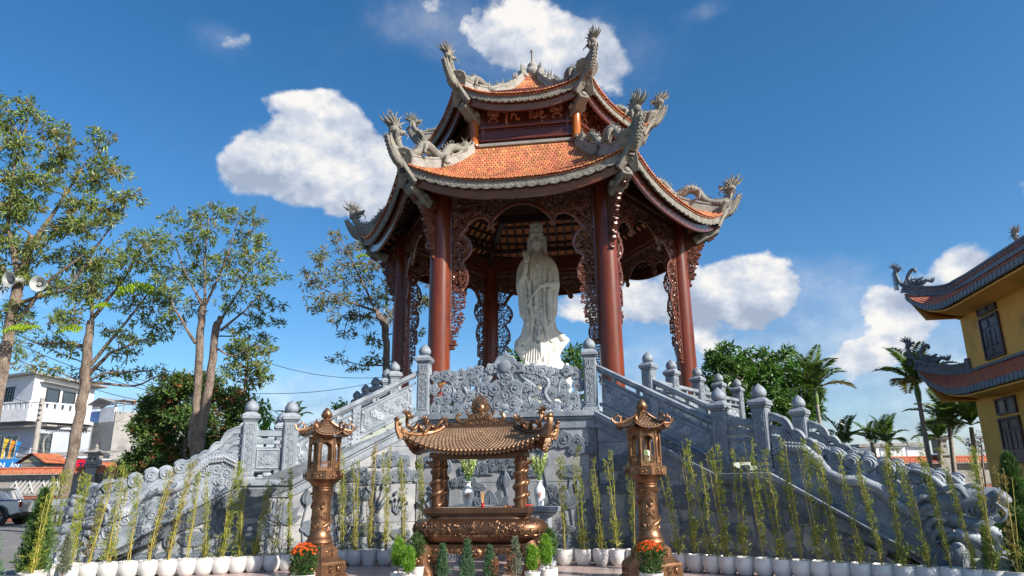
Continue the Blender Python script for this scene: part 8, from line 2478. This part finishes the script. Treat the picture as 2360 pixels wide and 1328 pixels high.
# festival pennants
for i, (u, v, m_, c_) in enumerate(((5, 1040, M_YEL, 'yellow'), (20, 1044, M_ORG, 'orange'), (33, 1046, M_SIGNB, 'blue'))):
    p = at(u, v, 47); b = B(); b.tube([(0, 0, -1.6), (0, 0, .9)], .025, n=6); t = thing('pennant', '%s pennant hanging above the blue banner' % c_, 'flag', tuple(p), 0); b.obj('pole', M_CONC, t)
    b = B(); b.slab([[(0.02, 0.03 * math.sin(k), .8 - k * .25), (.30 - .05 * k, .05 * math.cos(k * 1.3), .75 - k * .25)] for k in range(6)], (0, .012, 0)); b.obj('cloth', m_, t, smooth=40)

# utility pole, street lamp, antenna mast and wires
M_WIRE = mat('black_cable', (.02, .02, .025), (.015, .015, .02), rough=.5, scale=1, bump=0)
p0, p1 = at(83, 1035, 50), at(98, 918, 50)
t = thing('utility_pole', 'tapered concrete utility pole before the white house balcony', 'pole', (p0.x, 50, 0))
b = B(); b.tube([(0, 0, 0), (p1.x - p0.x, 0, p1.z)], [.24, .15], n=12); b.obj('pole', M_CONC, t)
for i in range(4):
    b = B(); z = p1.z - .5 - i * .35; b.tube([(p1.x - p0.x - .2, -.2, z), (p1.x - p0.x + .2, -.2, z)], .03, n=6); b.obj('bracket', M_BLACKF, t)
lp = [at(u, v, 48) for u, v in ((99, 1062), (100, 1020), (112, 1002), (132, 992), (142, 990))]
t = thing('street_lamp', 'street lamp with a curved arm and white head near the white house', 'street lamp', (lp[0].x, 48, 0))
b = B(); b.tube([(0, 0, 0)] + [(p.x - lp[0].x, 0, p.z) for p in lp], [.09, .06, .05, .045, .04, .04], n=8); b.obj('arm', M_CONC, t)
b = B(); b.ball((lp[-1].x - lp[0].x + .3, 0, lp[-1].z + .02), (.48, .16, .10), 14, 8); b.obj('lamp_head', M_SIGNW, t, smooth=60)
p0, p1 = at(2010, 1050, 60), at(1996, 965, 60)
b = B(); b.tube([(p0.x, 60, 0), (p0.x, 60, p0.z), (p1.x, 60, p1.z)], [.05, .04, .02], n=6); o = b.obj('antenna_mast', M_CONC); tag(o, 'thin leaning mast between the palms on the right', 'mast')
p0, p1 = at(1947, 1050, 90), at(1945, 970, 90)
t = thing('cell_tower', 'distant slim telecom tower with small panels right of the palm', 'tower', (p0.x, 90, 0))
b = B(); b.tube([(0, 0, 0), (0, 0, p1.z)], [.2, .1], n=6); b.obj('mast', M_CONC, t)
for q in range(4):
    b = B(); b.box((.3 * math.cos(q * 1.6), .3 * math.sin(q * 1.6), p1.z - .6), (.2, .15, 1.2)); b.obj('antenna_panel', M_SIGNW, t, smooth=0)
def wire(a, b_, sag, label, r_=.018, n=20):
    p, q = at(*a), at(*b_)
    pts = [tuple(p.lerp(q, t) + Vector((0, 0, -sag * 4 * t * (1 - t)))) for t in np.linspace(0, 1, n)]
    b = B(); b.tube(pts, r_, n=4); o = b.obj('cable', M_WIRE, smooth=60); tag(o, label, 'cable', 'overhead cables at the left')
wl = [((-20, 745, 34), (470, 905, 46)), ((-20, 765, 34), (470, 925, 46)), ((-20, 800, 35), (400, 935, 46)), ((40, 770, 35), (600, 960, 48)), ((98, 925, 50), (-20, 880, 44)), ((98, 930, 50), (320, 925, 60)), ((-20, 1010, 45), (330, 1060, 50)), ((-20, 1025, 45), (260, 1050, 50))]
names = ['highest cable through the leaning tree', 'second cable through the leaning tree', 'third cable through the leaning tree', 'long cable sagging toward the stair', 'cable from the utility pole to the left edge', 'cable from the utility pole toward the dense tree', 'cable crossing below the street lamp', 'lowest cable across the shop fronts']
for i, (a, b_) in enumerate(wl): wire(a, b_, .5, 'black overhead cable, ' + names[i])
wire((560, 905, 46), (880, 878, 46), .35, 'lone black cable crossing the sky left of the pavilion, the lower one')
wire((600, 830, 46), (900, 868, 46), .5, 'lone black cable crossing the sky left of the pavilion, the upper one')
wire((580, 905, 40), (700, 985, 44), .2, 'black cable slanting down behind the left landing posts')
wire((585, 920, 40), (700, 1000, 44), .2, 'lower black cable slanting down behind the left landing posts')

# silver pickup parked by the wall, its rear half in view
M_SILVER = mat('silver_paint', (.52, .53, .54), (.50, .51, .52), rough=.25, metal=.35, scale=1, bump=0, coat=.9)
M_TYRE = mat('tyre_rubber', (.025, .025, .027), (.02, .02, .02), rough=.85, scale=20, bump=.3)
M_CARG = mat('tinted_car_glass', (.015, .02, .028), (.012, .018, .024), rough=.05, scale=1, bump=0, coat=.6)
M_PLAST = mat('black_plastic', (.035, .035, .038), (.03, .03, .03), rough=.6, scale=8, bump=.1)
def pickup():
    t = thing('pickup_truck', 'silver double-cab pickup parked at the left edge, rear half in view', 'pickup truck', (-27.85, 38.0, 0), 0)
    # local: x forward to the right = rear end at +2.65; front towards -x
    body = [(-2.6, .55), (-2.62, .95), (-2.5, 1.05), (-1.35, 1.12), (-.75, 1.72), (-.55, 1.80), (.75, 1.84), (.98, 1.78), (1.22, 1.30), (1.30, 1.20), (2.62, 1.22), (2.66, 1.16), (2.64, .62), (2.3, .55)]
    arch = lambda c: [(c + .50 * math.cos(a), .44 + .50 * math.sin(a)) for a in np.linspace(.12, PI - .12, 11)]
    low = [(2.3, .50)] + [(p[0], max(.45, p[1])) for p in arch(1.62)] + [(1.05, .46), (-1.1, .46)] + [(p[0], max(.45, p[1])) for p in arch(-1.62)] + [(-2.3, .5)]
    b = B(); b.prism(body[:-1] + low, -.93, .93, ch=.06); b.obj('body', M_SILVER, t, smooth=30)
    for sy, nm in ((-1, -1), (1, 1)):
        Y = sy * .935
        def pr(P, m_, nm2, d=.012, lab=None):
            b = B(); b.prism(P, min(Y, Y + sy * d), max(Y, Y + sy * d)); return b.obj(nm2, m_, t, smooth=0, label=lab)
        pr([(-1.22, 1.16), (-.70, 1.64), (-.52, 1.70), (-.10, 1.72), (-.10, 1.16)], M_CARG, 'window'); pr([(-.02, 1.16), (-.02, 1.72), (.62, 1.74), (.76, 1.68), (.88, 1.22), (.84, 1.16)], M_CARG, 'window')
        for P in ([(-.065, .55), (-.065, 1.14)], [(.93, .70), (.93, 1.14)], [(-1.25, .6), (-1.25, 1.1)], [(1.29, .95), (1.29, 1.2)]):
            b = B(); b.beam((P[0][0], Y - sy * .0, P[0][1]), (P[1][0], Y, P[1][1]), .012, .012); b.obj('door_seam', M_PLAST, t, smooth=0)
        for x in (-.18, .70):
            b = B(); b.box((x, Y + sy * .02, 1.04), (.17, .04, .035), ch=.01); b.obj('door_handle', M_SILVER, t)
        b = B(); b.box((-.1, Y + sy * .06, .42), (2.1, .18, .06), ch=.02); b.obj('side_step', M_PLAST, t)
        b = B(); b.lathe([(.08, 0), (.08, .012), (0, .014)], n=16); o = b.obj('fuel_cap', M_PLAST, t); o.matrix_local = Matrix.Translation((1.02, Y, 1.02)) @ Matrix.Rotation(sy * PI / 2, 4, 'X')
        for c in (1.62, -1.62):
            b = B(); P = [(c + .56 * math.cos(a), .44 + .56 * math.sin(a)) for a in np.linspace(-.05, PI + .05, 15)] + [(c + .45 * math.cos(a), .44 + .45 * math.sin(a)) for a in np.linspace(PI + .05, -.05, 15)]
            b.prism(P, min(Y - sy * .05, Y + sy * .06), max(Y - sy * .05, Y + sy * .06)); b.obj('wheel_arch', M_PLAST, t, smooth=30)
            T = Matrix.Translation((c, sy * .80, .40)) @ Matrix.Rotation(PI / 2, 4, 'X')
            b = B(T); b.lathe([(.26, -.12), (.36, -.13), (.40, -.10), (.40, .10), (.36, .13), (.26, .12)], n=32, cap=False)
            for q in range(36): a = q * PI / 18; b.box((.40 * math.cos(a), .40 * math.sin(a), 0), (.02, .035, .22), rz=a)
            w_ = b.obj('tyre', M_TYRE, t, smooth=35)
            b = B(T); s_ = -sy
            b.lathe([(.27, .10), (.27, -.10), (.0, -.10)], n=28, cap=False)
            for q in range(6):
                a = q * PI / 3
                for da in (-.13, .13): b.beam((.05 * math.cos(a), .05 * math.sin(a), .085 * -s_ * -1 if sy > 0 else .085), (.26 * math.cos(a + da), .26 * math.sin(a + da), .10 if sy < 0 else .085), .035, .03)
            b.lathe([(.26, .09), (.275, .12), (.285, .10)], n=28, cap=False); b.lathe([(.06, .05), (.06, .11), (0, .12)], n=14)
            b.obj('rim', mat('alloy_rim', (.35, .35, .36), (.2, .2, .2), rough=.3, metal=.8, scale=3, bump=0), w_, smooth=35)
        b = B(); b.box((2.62, sy * .84, 1.02), (.08, .16, .30), ch=.02); b.obj('tail_light', mat('red_lens', (.35, .01, .01), (.3, .01, .01), rough=.15, scale=1, bump=0, coat=.8), t)
    b = B(); b.prism([(.80, 1.80), (1.0, 1.84), (1.16, 1.84), (1.62, 1.24), (1.34, 1.24), (1.06, 1.66)], -.90, -.82, ch=.015); b.prism([(.80, 1.80), (1.0, 1.84), (1.16, 1.84), (1.62, 1.24), (1.34, 1.24), (1.06, 1.66)], .82, .90, ch=.015); b.box((1.06, 0, 1.82), (.2, 1.72, .06), ch=.02); b.obj('sports_bar', M_SILVER, t, smooth=30)
    b = B(); b.box((1.95, 0, 1.23), (1.35, 1.74, .03), ch=.01); b.obj('bed_cover', M_PLAST, t)
    b = B(); b.box((2.70, 0, .56), (.14, 1.7, .16), ch=.03); b.obj('rear_bumper', M_PLAST, t)
    b = B(); b.slab([[(-1.33, -.78, 1.14), (-1.33, .78, 1.14)], [(-.74, -.70, 1.70), (-.74, .70, 1.70)]], (-.02, 0, .02)); b.obj('windscreen', M_CARG, t, smooth=0)
    b = B(); b.box((0, 0, .42), (4.6, 1.5, .16)); b.obj('chassis', M_PLAST, t, smooth=0)
pickup()

# yellow temple building on the right
ty = thing('temple_building', 'yellow two-storey temple building with upswept red tile roofs at the right edge', 'temple')
dT = Vector((-math.sin(R(10)), -math.cos(R(10)), 0)); PC = Vector((18.4, 28.0, 0))
TT = fr(PC, dT)
LW = 11.5
for (z0, z1, nm) in ((-.05, 4.85, 'lower_wall'), (4.86, 9.1, 'upper_wall')):
    b = B(TT); b.box((LW / 2, 5, (z0 + z1) / 2), (LW, 10, z1 - z0)); b.obj(nm, M_YELW, ty, smooth=0)
def shutter(x0, x1, z0, z1):
    b = B(TT); fw = .08
    for (cx_, cz_, w_, h_) in (((x0 + x1) / 2, z0, x1 - x0 + fw, fw), ((x0 + x1) / 2, z1, x1 - x0 + fw, fw), (x0, (z0 + z1) / 2, fw, z1 - z0), (x1, (z0 + z1) / 2, fw, z1 - z0)):
        b.box((cx_, -.04, cz_), (w_, .12, h_), ch=.01)
    o = b.obj('shutter_window', M_DARKW, ty, smooth=0)
    m = (x0 + x1) / 2
    for (a, c) in ((x0 + .04, m - .01), (m + .01, x1 - .04)):
        b = B(TT); b.box(((a + c) / 2, -.015, (z0 + z1) / 2), (c - a, .04, z1 - z0 - .04))
        w = c - a; H = z1 - z0
        for (fx0, fx1, fz0, fz1) in ((.12, .88, .05, .22), (.12, .45, .28, .68), (.55, .88, .28, .68), (.12, .88, .74, .95)):
            b.box((a + w * (fx0 + fx1) / 2, -.05, z0 + H * (fz0 + fz1) / 2), (w * (fx1 - fx0), .03, H * (fz1 - fz0)), ch=.012)
        b.obj('shutter_leaf', M_DARKW, o, smooth=0)
for s0 in (1.66, 7.2):
    shutter(s0, s0 + 1.40, 2.24, 3.79); shutter(s0, s0 + 1.40, 6.04, 7.58)
    for (z0, z1) in ((3.97, 4.50), (7.74, 8.29)): window(TT, ty, s0, s0 + 1.38, z0, z1, panes=(2, 1), frame=M_DARKW, glass=mat('sky_tinted_window_glass', (.22, .27, .33), (.16, .20, .26), rough=.08, scale=1, bump=0, coat=.8), fw=.08)  # bluish base colour of the glass stands in for the reflected sky
def eave_z(s, zb, rise, s0=-1.45):
    t = max(0, 1 - (s - s0) / 4.4); return zb + rise * t ** 2.3
def temple_roof(zb, ztop, e, rise, full, nm, tip):
    o = B(TT)
    # long side facing the plaza: grid along s and outward y
    S = np.linspace(-1.45, LW + 2, 60)
    def P(s, v, dn=0.):      # v 0 at wall/ridge, 1 at eave
        y = .05 - (e + .05) * v if not full else 3.0 - (3.0 + e) * v
        smin = -1.45 * v + (0.0 if not full else .0) * (1 - v)
        ss = s if s > smin else smin
        z = ztop + (zb + .30 - ztop) * (v ** .82)
        z += (eave_z(ss, 0, rise, smin)) * v ** 1.3
        return (ss, y, z - dn)
    o.slab([[P(s, v) for s in S] for v in np.linspace(0, 1, 9)], (0, 0, -.10)); root = o.obj(nm, M_YELW, ty, smooth=40)
    # end side beyond the corner (seen edge on)
    o = B(TT); Yv = np.linspace(-e, 9, 30)
    def Q(y, v):
        ymin = -e * v
        yy = y if y > ymin else ymin
        z = ztop + (zb + .30 - ztop) * v ** .82 + eave_z(yy, 0, rise, ymin) * v ** 1.3
        return (-1.45 * v, yy, z)
    o.slab([[Q(y, v) for y in Yv] for v in np.linspace(0, 1, 9)], (0, 0, -.10)); o.obj('end_roof', M_RTIL, root, smooth=40)
    # tiles
    t_ = B(TT); rows = 11 if not full else 24; w = .13
    for r_ in range(rows):
        v0_, v1_ = r_ / rows, min(1.02, (r_ + 1.15) / rows)
        n = int((LW + 2) / w)
        for i in range(n):
            s0_ = -1.5 + (i + .5 * (r_ % 2)) * w; s1_ = s0_ + w * .94
            if s0_ < -1.45 * v1_ or s0_ > 9.5: continue
            a, b2 = P(s0_, v0_, -.03), P(s1_, v0_, -.03); c, d_ = P(s1_, v1_, -.055), P(s0_, v1_, -.055)
            mm = ((c[0] + d_[0]) / 2, c[1] - .03, (c[2] + d_[2]) / 2 - .01)
            t_.add([a, b2, c, mm, d_, (c[0], c[1], c[2] - .03), (mm[0], mm[1], mm[2] - .03), (d_[0], d_[1], d_[2] - .03)], [(0, 1, 2, 3, 4), (3, 2, 5, 6), (4, 3, 6, 7)])
    t_.obj('roof_tiles', M_RTIL, root, smooth=0, kind='stuff')
    # scalloped eave board
    for i, s in enumerate(np.arange(-1.4, 9.5, .14)):
        if i % 24 == 0: eb = B(TT)
        p, q = P(s, 1), P(s + .135, 1); hh = .20
        eb.prism([(p[0], p[2] + .0), (q[0], q[2] + .0), (q[0], q[2] - hh), ((p[0] + q[0]) / 2, (p[2] + q[2]) / 2 - hh - .05), (p[0], p[2] - hh)], p[1] - .02 - .018 * (i % 2), p[1] + .05)
        if i % 24 == 23 or s + .14 >= 9.5: eb.obj('eave_board', M_GREYT, root, smooth=0)
    eb = B(TT)
    for y in np.arange(-e + .05, 4, .14):
        p, q = Q(y, 1), Q(y + .135, 1)
        eb.add([(p[0] - .02, p[1], p[2]), (q[0] - .02, q[1], q[2]), (q[0] - .02, q[1], q[2] - .3), (p[0] - .02, p[1], p[2] - .3), (p[0] + .05, p[1], p[2]), (q[0] + .05, q[1], q[2]), (q[0] + .05, q[1], q[2] - .3), (p[0] + .05, p[1], p[2] - .3)], [(0, 1, 2, 3), (4, 7, 6, 5), (3, 2, 6, 7), (0, 4, 5, 1), (0, 3, 7, 4), (1, 5, 6, 2)])
    eb.obj('end_eave_board', M_GREYT, root, smooth=0)
    # soffit
    b = B(TT); b.slab([[(s, -e + .12, eave_z(s, zb - .02, rise) if s < 3 else zb - .02), (s, .4, zb + .02 + .3 * max(0, -s))] for s in S], (0, 0, .06)); b.obj('soffit', M_YELW, root, smooth=40)
    b = B(TT); b.slab([[(-1.3, y, zb + rise * .0 + (eave_z(y, 0, rise, -e))), (.3, y, zb)] for y in Yv], (0, 0, .05)); b.obj('end_soffit', M_YELW, root, smooth=40)
    # hip ridge: band with pierced lattice, sweeping up at the tip
    R_ = []
    if not full: path = [(.1, -.05), (-.3, -.3), (-.7, -.7), (-1.05, -1.05), (-1.4, -1.4)]; n_ = 16
    pts = []
    for v in np.linspace(0, 1, 16):
        q = P(-9, v); pts.append((q[0], q[1], q[2] + .05))
    return root, P, pts
rt, PP_, hp_ = temple_roof(4.62, 5.80, 1.40, 1.25, False, 'lower_roof', 0)
b = B(TT)
for w, h0, h1 in ((.11, -.05, .10), (.08, .10, .34), (.12, .34, .42)):
    G = [[(x + w, y - w, z + h0), (x + w, y - w, z + h1), (x - w, y + w, z + h1), (x - w, y + w, z + h0), (x + w, y - w, z + h0)] for x, y, z in hp_]; b.grid(G)
b.box((.1, -.02, 6.05), (.26, .26, .62), ch=.03)
b.obj('hip_ridge', M_GREYT, rt, smooth=25)
b = B(TT)
for i, (x, y, z) in enumerate(hp_[1:11]):
    for k in range(3): b.box((x + .085 - .02 * k, y - .085 + .02 * k, z + .2 + .04 * (k % 2)), (.03, .03, .08))
b.obj('lattice', M_PALE, rt, smooth=0, kind='stuff')
b = B(TT); b.box((LW / 2, -.06, 5.83), (LW, .14, .12), ch=.02); b.obj('flashing', M_GREYT, rt, smooth=0)
ru_, PU, hu_ = temple_roof(7.95, 9.15, 1.40, 1.30, False, 'upper_roof', 0)
# the upper roof's verge ridge running up from the corner tip
b = B(TT)
up = [(LW * (1 - i / 9.), .05, 9.2) for i in range(9)] + [(x, y, z + .05) for x, y, z in hu_]
for w, h0, h1 in ((.11, -.05, .08), (.08, .08, .30), (.12, .30, .38)):
    G = [[(x + w, y - w, z + h0), (x + w, y - w, z + h1), (x - w, y + w, z + h1), (x - w, y + w, z + h0), (x + w, y - w, z + h0)] for x, y, z in up]; b.grid(G)
b.obj('hip_ridge', M_GREYT, ru_, smooth=25)
b = B(TT)
for i in range(70):
    b.box((LW * (i + .5) / 90, -.04, 9.2 + .17 + .04 * (i % 2)), (.05, .03, .10))
for i, (x, y, z) in enumerate(up[9:20]):
    for k in range(4): b.box((x + .085 - .02 * k, y - .085 + .02 * k, z + .17 + .04 * (k % 2)), (.03, .03, .08))
b.obj('lattice', M_OTIL, ru_, smooth=0, kind='stuff')
# dragon heads at the tips
def temple_dragon(tipp, root, s=1.0):
    x, y, z = tipp
    F = TT @ Matrix.Translation((x, y, z)) @ Matrix.Rotation(R(45 + 180), 4, 'Z')      # local +x points outward along the hip
    b = B(F)
    dragon_into(b, [(-1.3 * s, .2), (-1.05 * s, .32), (-.8 * s, .22), (-.55 * s, .32), (-.3 * s, .2), (-.1 * s, .25), (.12 * s, .45), (.22 * s, .8), (.2 * s, 1.12)], .085 * s, face=-1, legs=((3, .2), (5, .2)), seed=5, flame=.9)
    for q in range(14):
        a = .2 + .06 * q; b.tube([(.2 + .0 * q, 0, a), (.34, 0, a + .02), (.42, 0, a - .03)], [.03, .022, .005], n=4)
    b.tube([(-.35, 0, .3), (-.25, 0, .6), (-.38, 0, .85), (-.55, 0, .95), (-.62, 0, .85), (-.56, 0, .78)], [.10, .09, .075, .07, .06, .04], n=9)
    for k in range(18):
        rd = random.Random(k); b.ball((rd.uniform(-1.0, 0), rd.uniform(-.12, .12), rd.uniform(.05, .4)), rd.uniform(.06, .11), 7, 5)
        b.tube([(rd.uniform(-.9, 0), rd.uniform(-.15, .15), rd.uniform(.2, .5)), (rd.uniform(-.9, 0), rd.uniform(-.2, .2), rd.uniform(.3, .7))], [.04, .01], n=5)
    b.obj('dragon_ornament', M_GREYT, root, smooth=50)
temple_dragon(hp_[-1], rt, 1.0); temple_dragon((hu_[-1][0], hu_[-1][1], hu_[-1][2]), ru_, .95)
p = at(2348, 545, 25.0); F_ = TT.inverted() @ p
b = B(TT @ Matrix.Translation(F_) @ Matrix.Rotation(PI, 4, 'Z')); dragon_into(b, [(-.6, -.35), (-.35, -.2), (-.1, -.3), (.1, -.15), (.2, 0), (.22, .15)], .08, face=1, seed=9, legs=((2, .12),)); b.obj('lion_ornament', M_GREYT, ru_, smooth=50)
